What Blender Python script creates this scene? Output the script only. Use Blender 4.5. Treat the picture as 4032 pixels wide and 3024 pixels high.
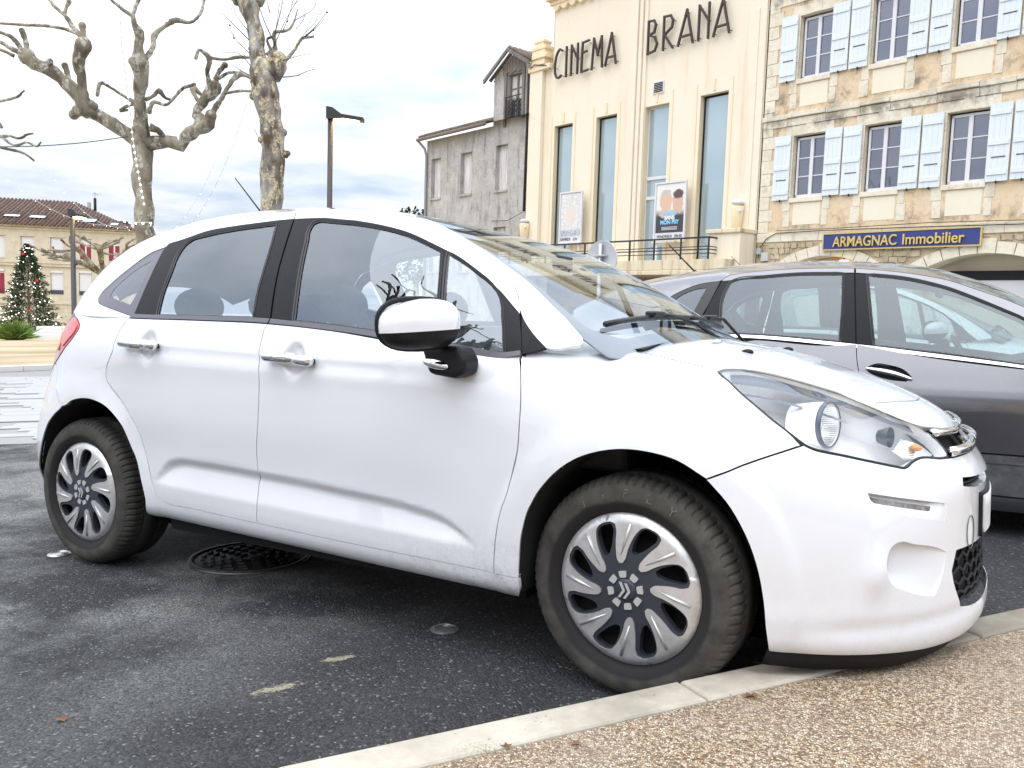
import bpy, bmesh, math, random
import numpy as np
from mathutils import Matrix, Vector
from mathutils.geometry import delaunay_2d_cdt

for o in list(bpy.data.objects): bpy.data.objects.remove(o)
SC = bpy.context.scene
COL = SC.collection
R = math.radians

# ------------------------------------------------------------ camera
CAM_H = 1.0847
cd = bpy.data.cameras.new('camera'); cam = bpy.data.objects.new('camera', cd); COL.objects.link(cam)
cd.sensor_width = 36.0; cd.lens = 36.0 * 3278.3 / 4032.0; cd.clip_end = 900; cd.clip_start = .05
PITCH, ROLL = .09546, -.03080
_A = Matrix.Rotation(-PITCH, 3, 'X') @ Matrix.Rotation(ROLL, 3, 'Y')          # columns: right, forward, up
_M = Matrix((( _A[0][0], _A[0][2], -_A[0][1]), (_A[1][0], _A[1][2], -_A[1][1]), (_A[2][0], _A[2][2], -_A[2][1])))
cam.matrix_world = Matrix.Translation((0, 0, CAM_H)) @ _M.to_4x4()
SC.camera = cam
SC.render.resolution_x = 1024; SC.render.resolution_y = 768

# ------------------------------------------------------------ sky, sun, exposure
SUN_EL, SUN_AZ = R(58), R(215)        # azimuth clockwise from +Y: the bright part of the cloud is behind the camera
w = bpy.data.worlds.new('World'); SC.world = w; w.use_nodes = True
nt = w.node_tree; N = nt.nodes; LK = nt.links
for n in list(N): N.remove(n)
out = N.new('ShaderNodeOutputWorld'); bg = N.new('ShaderNodeBackground'); LK.new(bg.outputs[0], out.inputs[0])
sky = N.new('ShaderNodeTexSky'); sky.sky_type = 'NISHITA'; sky.sun_disc = False
sky.sun_elevation = SUN_EL; sky.sun_rotation = SUN_AZ; sky.altitude = 100; sky.air_density = 1.0; sky.dust_density = 2.0
tc = N.new('ShaderNodeTexCoord'); sx = N.new('ShaderNodeSeparateXYZ'); LK.new(tc.outputs['Generated'], sx.inputs[0])
def wmath(op, a, b=None, clamp=False):
    m = N.new('ShaderNodeMath'); m.operation = op; m.use_clamp = clamp
    for i, s in ((0, a), (1, b)):
        if s is None: continue
        if isinstance(s, (int, float)): m.inputs[i].default_value = s
        else: LK.new(s, m.inputs[i])
    return m.outputs[0]
zc = wmath('ADD', wmath('MAXIMUM', sx.outputs[2], 0.0), .12)
cmb = N.new('ShaderNodeCombineXYZ')
LK.new(wmath('DIVIDE', sx.outputs[0], zc), cmb.inputs[0]); LK.new(wmath('DIVIDE', sx.outputs[1], zc), cmb.inputs[1])
no = N.new('ShaderNodeTexNoise'); no.inputs['Scale'].default_value = 1.15; no.inputs['Detail'].default_value = 7; no.inputs['Roughness'].default_value = .55
LK.new(cmb.outputs[0], no.inputs['Vector'])
ramp = N.new('ShaderNodeValToRGB'); ramp.color_ramp.elements[0].position = .30; ramp.color_ramp.elements[1].position = .56
LK.new(no.outputs[0], ramp.inputs[0])
# overcast sky is brighter overhead than near the horizon (CIE overcast law)
grad = wmath('ADD', wmath('MULTIPLY', wmath('MAXIMUM', sx.outputs[2], 0.0), 1.75), .80)
cl = N.new('ShaderNodeMix'); cl.data_type = 'RGBA'
LK.new(ramp.outputs[0], cl.inputs[0])
skm = N.new('ShaderNodeMix'); skm.data_type = 'RGBA'; skm.blend_type = 'MULTIPLY'; skm.inputs[0].default_value = 1.0
LK.new(sky.outputs[0], skm.inputs[6]); skm.inputs[7].default_value = (.72, .80, .92, 1)
blu = N.new('ShaderNodeMix'); blu.data_type = 'RGBA'; blu.inputs[0].default_value = .72
LK.new(skm.outputs[2], blu.inputs[6]); blu.inputs[7].default_value = (6.3, 7.7, 9.7, 1)
LK.new(blu.outputs[2], cl.inputs[6]); cl.inputs[7].default_value = (9.9, 10.25, 11.1, 1)
vm = N.new('ShaderNodeVectorMath'); vm.operation = 'SCALE'; LK.new(cl.outputs[2], vm.inputs[0]); LK.new(grad, vm.inputs['Scale'])
LK.new(vm.outputs[0], bg.inputs[0]); bg.inputs[1].default_value = .075
sl = bpy.data.lights.new('sun', 'SUN'); sl.energy = 1.0; sl.angle = R(70); sl.color = (1.0, .975, .94)
so = bpy.data.objects.new('sun', sl); COL.objects.link(so)
sd = Vector((math.sin(SUN_AZ) * math.cos(SUN_EL), math.cos(SUN_AZ) * math.cos(SUN_EL), math.sin(SUN_EL)))
so.rotation_euler = sd.to_track_quat('Z', 'Y').to_euler(); so.location = (0, -20, 30)
SC.view_settings.view_transform = 'Standard'; SC.view_settings.look = 'None'; SC.view_settings.exposure = .50; SC.view_settings.gamma = 1
SC.view_settings.use_curve_mapping = False
SC.render.engine = 'CYCLES'
SC.cycles.max_bounces = 8; SC.cycles.transparent_max_bounces = 24; SC.cycles.glossy_bounces = 5; SC.cycles.transmission_bounces = 8
SC.cycles.caustics_reflective = False; SC.cycles.caustics_refractive = False; SC.cycles.sample_clamp_indirect = 6

# ------------------------------------------------------------ object helpers
def tag(o, label=None, cat=None, group=None, kind=None):
    if label: o['label'] = label
    if cat: o['category'] = cat
    if group: o['group'] = group
    if kind: o['kind'] = kind
    return o
def empty(name, mat=None, parent=None):
    o = bpy.data.objects.new(name, None); COL.objects.link(o); o.empty_display_size = .2
    if mat is not None: o.matrix_world = mat
    if parent: o.parent = parent
    return o
def mkmesh(name, v, f, mat, smooth=False):
    me = bpy.data.meshes.new(name); me.from_pydata([tuple(map(float, p)) for p in v], [], [tuple(int(i) for i in q) for q in f])
    me.update()
    if smooth: me.polygons.foreach_set('use_smooth', [True] * len(me.polygons))
    if mat is not None: me.materials.append(mat)
    return me
def link(name, me, parent=None, mat=None):
    o = bpy.data.objects.new(name, me); COL.objects.link(o)
    if parent: o.parent = parent
    if mat is not None: o.matrix_local = mat
    return o
def obj(name, v, f, m, parent=None, smooth=False, mat=None):
    return link(name, mkmesh(name, v, f, m, smooth), parent, mat)
class MB:
    """collects simple shapes into one mesh"""
    def __init__(s): s.v = []; s.f = []; s.sm = []
    def add(s, v, f, smooth=False):
        b = len(s.v); s.v += [tuple(p) for p in v]; s.f += [tuple(i + b for i in q) for q in f]; s.sm += [smooth] * len(f); return s
    def box(s, a, b, M=None, bev=0.0):
        x0, y0, z0 = a; x1, y1, z1 = b
        if bev <= 0:
            v = [(x0,y0,z0),(x1,y0,z0),(x1,y1,z0),(x0,y1,z0),(x0,y0,z1),(x1,y0,z1),(x1,y1,z1),(x0,y1,z1)]
            f = [(0,3,2,1),(4,5,6,7),(0,1,5,4),(1,2,6,5),(2,3,7,6),(3,0,4,7)]
        else:
            bm = bmesh.new(); bmesh.ops.create_cube(bm, size=1)
            for q in bm.verts: q.co = Vector(((x0+x1)/2 + q.co.x*(x1-x0), (y0+y1)/2 + q.co.y*(y1-y0), (z0+z1)/2 + q.co.z*(z1-z0)))
            bmesh.ops.bevel(bm, geom=bm.edges[:], offset=bev, segments=2, affect='EDGES', profile=.5)
            bm.verts.index_update(); v = [tuple(q.co) for q in bm.verts]; f = [[q.index for q in g.verts] for g in bm.faces]; bm.free()
        if M is not None: v = [tuple(M @ Vector(p)) for p in v]
        return s.add(v, f)
    def tube(s, pts, rad, n=8, cap=True, smooth=True):
        P = [Vector(p) for p in pts]; rr = rad if hasattr(rad, '__len__') else [rad] * len(P)
        v = []; f = []; up = None
        for i, p in enumerate(P):
            t = (P[min(i+1, len(P)-1)] - P[max(i-1, 0)]).normalized()
            if up is None: up = t.orthogonal().normalized()
            else:
                up = (up - t * up.dot(t))
                up = up.normalized() if up.length > 1e-6 else t.orthogonal().normalized()
            b = t.cross(up)
            for k in range(n):
                a = 2 * math.pi * k / n; v.append(p + (up * math.cos(a) + b * math.sin(a)) * rr[i])
        for i in range(len(P) - 1):
            for k in range(n):
                f.append((i*n+k, i*n+(k+1) % n, (i+1)*n+(k+1) % n, (i+1)*n+k))
        if cap: f.append(tuple(range(n))[::-1]); f.append(tuple(range((len(P)-1)*n, len(P)*n)))
        return s.add(v, f, smooth)
    def prism(s, poly, d0, d1, M=None):
        """poly in (x,z) extruded along y from d0 to d1"""
        n = len(poly); v = [(p[0], d0, p[1]) for p in poly] + [(p[0], d1, p[1]) for p in poly]
        f = [tuple(range(n)), tuple(range(2*n-1, n-1, -1))] + [(i, n+i, n+(i+1) % n, (i+1) % n) for i in range(n)]
        if M is not None: v = [tuple(M @ Vector(p)) for p in v]
        return s.add(v, f)
    def lathe(s, prof, n=32, axis='z', c=(0,0,0), smooth=True, ang=2*math.pi):
        v = []; f = []; m = len(prof); full = abs(ang - 2*math.pi) < 1e-6; nn = n if full else n + 1
        for k in range(nn):
            a = ang * k / n; ca, sa = math.cos(a), math.sin(a)
            for r, h in prof:
                p = (r*ca, r*sa, h) if axis == 'z' else ((r*ca, h, r*sa) if axis == 'y' else (h, r*ca, r*sa))
                v.append((p[0]+c[0], p[1]+c[1], p[2]+c[2]))
        for k in range(n):
            k2 = (k+1) % nn
            for i in range(m-1): f.append((k*m+i, k2*m+i, k2*m+i+1, k*m+i+1))
        return s.add(v, f, smooth)
    def ball(s, c, r, seg=12, rings=8, sc=(1,1,1)):
        prof = [(r*math.sin(math.pi*i/rings), -r*math.cos(math.pi*i/rings)) for i in range(rings+1)]
        b = len(s.v); s.lathe(prof, seg, 'z')
        for i in range(b, len(s.v)):
            p = s.v[i]; s.v[i] = (c[0]+p[0]*sc[0], c[1]+p[1]*sc[1], c[2]+p[2]*sc[2])
        return s
    def xf(s, M):
        s.v = [tuple(M @ Vector(p)) for p in s.v]; return s
    def build(s, name, m, parent=None, mat=None):
        me = bpy.data.meshes.new(name); me.from_pydata([tuple(map(float, p)) for p in s.v], [], s.f); me.update()
        me.polygons.foreach_set('use_smooth', s.sm)
        if m is not None: me.materials.append(m)
        return link(name, me, parent, mat)
def copy_tree(o, parent=None):
    c = o.copy(); COL.objects.link(c); c.parent = parent
    for ch in o.children: copy_tree(ch, c)
    return c
_FN = {}
def text_mesh(s, size, extrude=.0, shear=0, xs=1.0, bold=0.0, align='LEFT'):
    cu = bpy.data.curves.new('t', 'FONT'); cu.body = s; cu.size = size; cu.extrude = extrude; cu.shear = shear; cu.offset = bold; cu.resolution_u = 4; cu.align_x = align
    o = bpy.data.objects.new('t', cu); COL.objects.link(o)
    dg = bpy.context.evaluated_depsgraph_get(); dg.update()
    me = bpy.data.meshes.new_from_object(o.evaluated_get(dg)); bpy.data.objects.remove(o); bpy.data.curves.remove(cu)
    for v in me.vertices: v.co.x *= xs
    me.materials.clear(); return me

# ------------------------------------------------------------ material helpers
MATS = {}
class NT:
    def __init__(s, name):
        s.m = bpy.data.materials.new(name); s.m.use_nodes = True; s.t = s.m.node_tree; s.n = s.t.nodes
        s.b = s.n['Principled BSDF']; s.out = s.n['Material Output']; s.tc = s.n.new('ShaderNodeTexCoord'); MATS[name] = s.m
    def L(s, a, b): s.t.links.new(a, b)
    def set(s, **k):
        for q, v in k.items():
            i = s.b.inputs[q.replace('_', ' ')]
            if hasattr(v, 'type'): s.L(v, i)
            else: i.default_value = v
        return s
    def vec(s, scale=(1,1,1), rot=(0,0,0), src='Object'):
        m = s.n.new('ShaderNodeMapping'); m.inputs['Scale'].default_value = scale; m.inputs['Rotation'].default_value = rot; s.L(s.tc.outputs[src], m.inputs[0]); return m.outputs[0]
    def noise(s, scale, detail=4, rough=.55, vec=None, dist=0):
        t = s.n.new('ShaderNodeTexNoise'); t.inputs['Scale'].default_value = scale; t.inputs['Detail'].default_value = detail; t.inputs['Roughness'].default_value = rough; t.inputs['Distortion'].default_value = dist
        s.L(vec if vec is not None else s.tc.outputs['Object'], t.inputs['Vector']); return t.outputs[0]
    def voro(s, scale, feature='F1', vec=None, out='Distance', rnd=1.0):
        t = s.n.new('ShaderNodeTexVoronoi'); t.feature = feature; t.inputs['Scale'].default_value = scale; t.inputs['Randomness'].default_value = rnd
        s.L(vec if vec is not None else s.tc.outputs['Object'], t.inputs['Vector']); return t.outputs[out]
    def ramp(s, src, *stops):
        r = s.n.new('ShaderNodeValToRGB'); e = r.color_ramp.elements
        while len(e) < len(stops): e.new(.5)
        for i, (p, c) in enumerate(stops):
            e[i].position = p; e[i].color = (c, c, c, 1) if isinstance(c, (int, float)) else (*c, 1)
        s.L(src, r.inputs[0]); return r.outputs[0]
    def mix(s, fac, a, b, mode='MIX'):
        m = s.n.new('ShaderNodeMix'); m.data_type = 'RGBA'; m.blend_type = mode
        for i, q in ((0, fac), (6, a), (7, b)):
            if isinstance(q, (int, float)): m.inputs[i].default_value = q if i == 0 else (q, q, q, 1)
            elif isinstance(q, tuple): m.inputs[i].default_value = (*q, 1)
            else: s.L(q, m.inputs[i])
        return m.outputs[2]
    def math(s, op, a, b=0.0, clamp=False):
        m = s.n.new('ShaderNodeMath'); m.operation = op; m.use_clamp = clamp
        for i, q in ((0, a), (1, b)):
            if isinstance(q, (int, float)): m.inputs[i].default_value = q
            else: s.L(q, m.inputs[i])
        return m.outputs[0]
    def sep(s, src='Object'):
        x = s.n.new('ShaderNodeSeparateXYZ'); s.L(s.tc.outputs[src], x.inputs[0]); return x.outputs
    def bump(s, h, strength=.5, dist=.01):
        b = s.n.new('ShaderNodeBump'); b.inputs['Strength'].default_value = strength; b.inputs['Distance'].default_value = dist; s.L(h, b.inputs['Height']); s.L(b.outputs[0], s.b.inputs['Normal']); return s
    def rnd(s):
        return s.n.new('ShaderNodeObjectInfo').outputs['Random']
def flat(name, col, rough=.6, metal=0, **k):
    t = NT(name); t.set(Base_Color=(*col, 1), Roughness=rough, Metallic=metal, **k); return t.m
def grain(name, col, rough=.7, scale=8, amt=.25, bump=.2, bdist=.004, metal=0, src_scale=(1,1,1)):
    t = NT(name); n1 = t.noise(scale, 6, .6, t.vec(src_scale)); c = t.mix(t.ramp(n1, (.3, 0.0), (.7, 1.0)), tuple(x*(1-amt) for x in col), tuple(min(1, x*(1+amt)) for x in col))
    t.set(Base_Color=c, Roughness=rough, Metallic=metal)
    if bump: t.bump(t.noise(scale*9, 3, .6, t.vec(src_scale)), bump, bdist)
    return t.m
def glass(name, tint, refl=1.0, rough=0.0, f0=.05):
    """window pane: looks through with a tint, mirrors by Fresnel"""
    t = NT(name); t.n.remove(t.b)
    tr = t.n.new('ShaderNodeBsdfTransparent'); tr.inputs[0].default_value = (*tint, 1)
    gl = t.n.new('ShaderNodeBsdfGlossy'); gl.inputs['Roughness'].default_value = rough; gl.inputs['Color'].default_value = (refl*.88, refl*.95, refl, 1)
    ge = t.n.new('ShaderNodeNewGeometry'); dp = t.n.new('ShaderNodeVectorMath'); dp.operation = 'DOT_PRODUCT'; t.L(ge.outputs['Normal'], dp.inputs[0]); t.L(ge.outputs['Incoming'], dp.inputs[1])
    k = t.math('POWER', t.math('SUBTRACT', 1.0, t.math('ABSOLUTE', dp.outputs['Value']), True), 5.0)      # Schlick, the same from both sides of the pane
    fr = t.math('ADD', t.math('MULTIPLY', k, 1.0-f0), f0, True)
    mx = t.n.new('ShaderNodeMixShader'); t.L(fr, mx.inputs[0]); t.L(tr.outputs[0], mx.inputs[1]); t.L(gl.outputs[0], mx.inputs[2]); t.L(mx.outputs[0], t.out.inputs[0])
    return t.m
# ground frame: the square slopes gently down to the left; the white car stands on it
CAR = Matrix(((.8620, .5064, -.0215, .7501), (-.5058, .8622, .0281, 2.9011), (.0328, -.0134, .9994, 0.0), (0, 0, 0, 1)))
_q = CAR.to_3x3(); _x = Vector(_q.col[0]).normalized(); _z = Vector(_q.col[2]).normalized(); _y = _z.cross(_x).normalized(); _x = _y.cross(_z)
CAR = Matrix(((_x[0], _y[0], _z[0], .7501), (_x[1], _y[1], _z[1], 2.9011), (_x[2], _y[2], _z[2], 0), (0, 0, 0, 1)))
def gz(x, y):
    """height of the sloping square at world x, y"""
    return -(_z[0] * (x - .7501) + _z[1] * (y - 2.9011)) / _z[2]
# ============================================================ white car: body surface
def cr(xs,ys,x):
    """monotone-ish Catmull-Rom on nonuniform knots; ys (n,...)"""
    xs=np.asarray(xs,float);ys=np.asarray(ys,float);x=np.asarray(x,float)
    d=np.diff(ys,axis=0)/np.diff(xs).reshape((-1,)+(1,)*(ys.ndim-1))
    m=np.empty_like(ys);h=np.diff(xs)
    w=(h[:-1]/(h[:-1]+h[1:])).reshape((-1,)+(1,)*(ys.ndim-1))
    m[1:-1]=d[:-1]*(1-w)+d[1:]*w
    m[0]=d[0];m[-1]=d[-1]
    i=np.clip(np.searchsorted(xs,x)-1,0,len(xs)-2)
    hh=h[i];t=np.clip((x-xs[i])/hh,0,1)
    sh=t.shape+(1,)*(ys.ndim-1);t=t.reshape(sh);hh=hh.reshape(sh)
    return (ys[i]*(2*t**3-3*t**2+1)+m[i]*hh*(t**3-2*t**2+t)+ys[i+1]*(-2*t**3+3*t**2)+m[i+1]*hh*(t**3-t**2))
X0=0.0;X1=-2.465;KU=.86
def door_sec(x,zb,w=0.):
    zs=.2285-.0232*(x+.337);zd=.301-.0271*(x+.398);zc=.925-.034*(x+1.5)
    return [(.76+w,zs-.004),(.808+w,zs),(.836+w,zs+.032),(.846+w,zd),(.851+w,zd+.052),(.8535+w,zd+.11),(.857+w,zd+.19),(.868+w,.66),(.869+w,.80),(.866+w,zc-.01),(.853+w,zc+.035),(.828+w,zb),(.6,zb),(.3,zb),(0,zb)]
def sec_table():
    S=[]
    q=np.pi/2*KU
    # rear centre .. rear corner
    S.append((X1-q,[(.52,.285),(.60,.29),(.64,.31),(.655,.36),(.66,.42),(.66,.50),(.65,.58),(.605,.66),(.575,.78),(.54,.88),(.505,.97),(.45,1.08),(.3,1.1),(.15,1.1),(0,1.1)]))
    S.append((X1-.5*q,[(.70,.28),(.775,.285),(.808,.305),(.824,.35),(.832,.42),(.834,.50),(.824,.58),(.80,.68),(.752,.80),(.715,.90),(.68,.99),(.622,1.08),(.4,1.1),(.2,1.1),(0,1.1)]))
    S.append((X1-.25*q,[(.73,.28),(.81,.285),(.842,.305),(.858,.35),(.868,.42),(.871,.50),(.865,.58),(.851,.68),(.818,.80),(.788,.91),(.757,.99),(.71,1.075),(.4,1.1),(.2,1.1),(0,1.1)]))
    S.append((X1,[(.72,.275),(.80,.28),(.83,.305),(.848,.34),(.855,.40),(.858,.48),(.861,.56),(.863,.66),(.86,.80),(.851,.92),(.836,.985),(.807,1.055),(.6,1.1),(.3,1.1),(0,1.1)]))
    for x,zb in((-2.1,1.043),(-1.7,1.036),(-1.35,1.026),(-1.06,1.003),(-.7,.957)):S.append((x,door_sec(x,zb)))
    S.append((-.42,[(.76,.228),(.808,.232),(.838,.262),(.848,.302),(.855,.37),(.859,.44),(.862,.52),(.866,.66),(.864,.79),(.855,.862),(.840,.902),(.814,.930),(.62,.985),(.3,1.022),(0,1.035)]))
    S.append((-.2,[(.74,.224),(.806,.228),(.838,.26),(.85,.30),(.856,.37),(.859,.45),(.862,.53),(.865,.65),(.86,.77),(.845,.838),(.816,.888),(.768,.925),(.60,.975),(.3,1.007),(0,1.018)]))
    S.append((X0,[(.72,.215),(.80,.22),(.835,.255),(.85,.30),(.856,.37),(.859,.45),(.862,.53),(.863,.63),(.856,.735),(.833,.818),(.79,.875),(.72,.912),(.52,.952),(.26,.978),(0,.985)]))
    S.append((.25*q,[(.75,.18),(.82,.185),(.853,.215),(.865,.275),(.868,.35),(.872,.43),(.872,.52),(.866,.61),(.848,.70),(.812,.778),(.755,.835),(.67,.88),(.48,.927),(.25,.965),(0,.985)]))
    S.append((.5*q,[(.76,.155),(.83,.16),(.864,.19),(.878,.245),(.881,.33),(.88,.42),(.875,.52),(.86,.60),(.832,.67),(.79,.735),(.73,.79),(.64,.84),(.46,.90),(.24,.955),(0,.985)]))
    S.append((.75*q,[(.74,.15),(.82,.155),(.855,.185),(.866,.235),(.862,.31),(.853,.42),(.849,.52),(.842,.605),(.82,.66),(.775,.72),(.715,.77),(.628,.818),(.46,.882),(.24,.948),(0,.985)]))
    S.append((q,[(.72,.15),(.79,.158),(.83,.185),(.847,.235),(.847,.31),(.838,.42),(.836,.52),(.830,.60),(.797,.655),(.757,.705),(.712,.757),(.63,.808),(.465,.873),(.24,.942),(0,.985)]))
    return S
_S=sec_table();_SU=np.array([s[0] for s in _S]);_ST=np.array([s[1] for s in _S])
# mirror ends for symmetry
_SU2=np.concatenate([[2*_SU[0]-_SU[1]],_SU,[2*_SU[-1]-_SU[-2]]]);_ST2=np.concatenate([_ST[1:2],_ST,_ST[-2:-1]])
def sstep(a,b,x):
    t=np.clip((x-a)/(b-a),0,1);return t*t*(3-2*t)
def Lrz(u,v):
    u=np.asarray(u,float);v=np.asarray(v,float)
    sec=cr(_SU2,_ST2,u)           # (...,15,2)
    k=np.arange(15.)
    i=np.clip(np.floor(v).astype(int),0,13);t=v-i
    def g(j):
        j=np.clip(j,0,14);return np.take_along_axis(sec,j[...,None,None]+np.zeros(sec.shape[:-2]+(1,2),int),axis=-2)[...,0,:]
    p0,p1,p2,p3=g(i-1),g(i),g(i+1),g(i+2)
    l=lambda a,b:np.linalg.norm(a-b,axis=-1)+1e-9
    h0,h1,h2=l(p0,p1),l(p1,p2),l(p2,p3)
    e=lambda a:a[...,None]
    d0=np.where(e(i==0),0,(p1-p0)/e(h0));d1=(p2-p1)/e(h1);d2=np.where(e(i>=13),0,(p3-p2)/e(h2))
    m1=np.where(e(i==0),d1,(d0*e(h1)+d1*e(h0))/e(h0+h1));m2=np.where(e(i>=13),d1,(d1*e(h2)+d2*e(h1))/e(h1+h2))
    t=e(t);hh=e(h1)
    q=p1*(2*t**3-3*t**2+1)+m1*hh*(t**3-2*t**2+t)+p2*(-2*t**3+3*t**2)+m2*hh*(t**3-t**2)
    return q[...,0],q[...,1]
# door sculpt polygon top edge (x,z) & amounts
REC=[(-1.93,.43),(-1.86,.495),(-1.80,.513),(-1.70,.515),(-1.375,.506),(-1.035,.489),(-.70,.463),(-.60,.445),(-.52,.41),(-.46,.365)]
def L(u,v):
    u=np.asarray(u,float);v=np.asarray(v,float)
    u,v=np.broadcast_arrays(u,v)
    r,z=Lrz(u,v)
    # sculpted recess low on the doors
    zt=cr([a for a,b in REC],[b for a,b in REC],np.clip(u,-1.93,-.46))
    inx=sstep(-1.96,-1.84,u)*(1-sstep(-.60,-.44,u))
    zl=.301-.0271*(u+.398)+.062   # lower end of the scoop
    d=np.clip((zt-z)/np.maximum(zt-zl,.02),0,1)      # 0 top ->1 bottom
    prof=np.where(d<.22,sstep(0,.22,d)**.8,1-(d-.22)/.78)
    prof=np.where((z<zt)&(z>zl),prof,0)
    r=r-.020*prof*inx
    # handle crease: small step
    zc=.925-.034*(u+1.5)
    r=r-.0055*np.clip(1-abs(z-(zc-.022))/.026,0,1)*sstep(-2.12,-2.0,u)*(1-sstep(-.9,-.45,u))
    # arch flares
    for cx,cz,R in((.02,.325,.372),(-2.44,.325,.40)):
        dd=np.sqrt((u-cx)**2+(z-cz)**2)
        r=r+.010*(1-sstep(R+.045,R+.085,dd))*sstep(.12,.3,z)*(z<.95)
    for cu,cz2 in((-1.957,.936),(-1.191,.905)):
        r=r-.018*np.exp(-(((u-cu)/.042)**2+((z-cz2)/.050)**2)**3)
    # fog-lamp scoop in the bumper corner
    r=r+.015*np.exp(-((u-.648)/.038)**2-((z-.405)/.055)**2)
    # recess round the running light
    # crease above the bumper's lower lip
    r=r-.006*np.exp(-((z-.262)/.022)**2)*sstep(.42,.62,u)
    ph=np.where(u>X0,(u-X0)/KU,np.where(u<X1,(X1-u)/KU,0))
    bx=np.where(u>X0,X0,np.where(u<X1,X1,u));sg=np.where(u>X0,1,-1)
    return np.stack([bx+sg*r*np.sin(ph),-r*np.cos(ph),z],-1)
# ---------------- greenhouse
BX=[-3.02,-2.905,-2.737,-2.465,-2.1,-1.7,-1.35,-1.06,-.7,-.42,-.2,0.05];BZ=[1.08,1.08,1.075,1.055,1.043,1.036,1.025,1.001,.954,.925,.908,.88]
BY=[.2,.44,.656,.807,.828,.828,.828,.828,.828,.812,.79,.76]
RX=[-3.02,-2.9,-2.75,-2.5,-2.2,-1.8,-1.43,-1.1,-.84,-.6,-.4,-.2,0.05]
RY=[.17,.38,.53,.575,.592,.602,.605,.615,.635,.662,.690,.722,.76]
RZ=[1.08,1.135,1.225,1.34,1.412,1.45,1.444,1.425,1.362,1.255,1.143,1.008,.84]
CX=[-3.1,-2.95,-2.7,-2.4,-2.0,-1.6,-1.3,-1.069,-.8,-.499,-.204,0.05]
CZ=[1.08,1.205,1.352,1.462,1.513,1.52,1.49,1.442,1.36,1.236,1.088,.955]
def G(x,w):
    x=np.asarray(x,float);w=np.asarray(w,float);x,w=np.broadcast_arrays(x,w)
    by=cr(BX,BY,x);bz=cr(BX,BZ,x);ry=cr(RX,RY,x);rz=cr(RX,RZ,x);cz=cr(CX,CZ,x)
    t=np.clip(w,0,1);ys=by+(ry-by)*t+.014*4*t*(1-t);zs=bz+(rz-bz)*t
    s=np.clip(w-1,0,1);yt=ry*(1-s);q=1-s
    zt=rz+(cz-rz)*(1-q**2.3)
    y=np.where(w<=1,ys,yt);z=np.where(w<=1,zs,zt)
    return np.stack([x,-y,z],-1)
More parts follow.
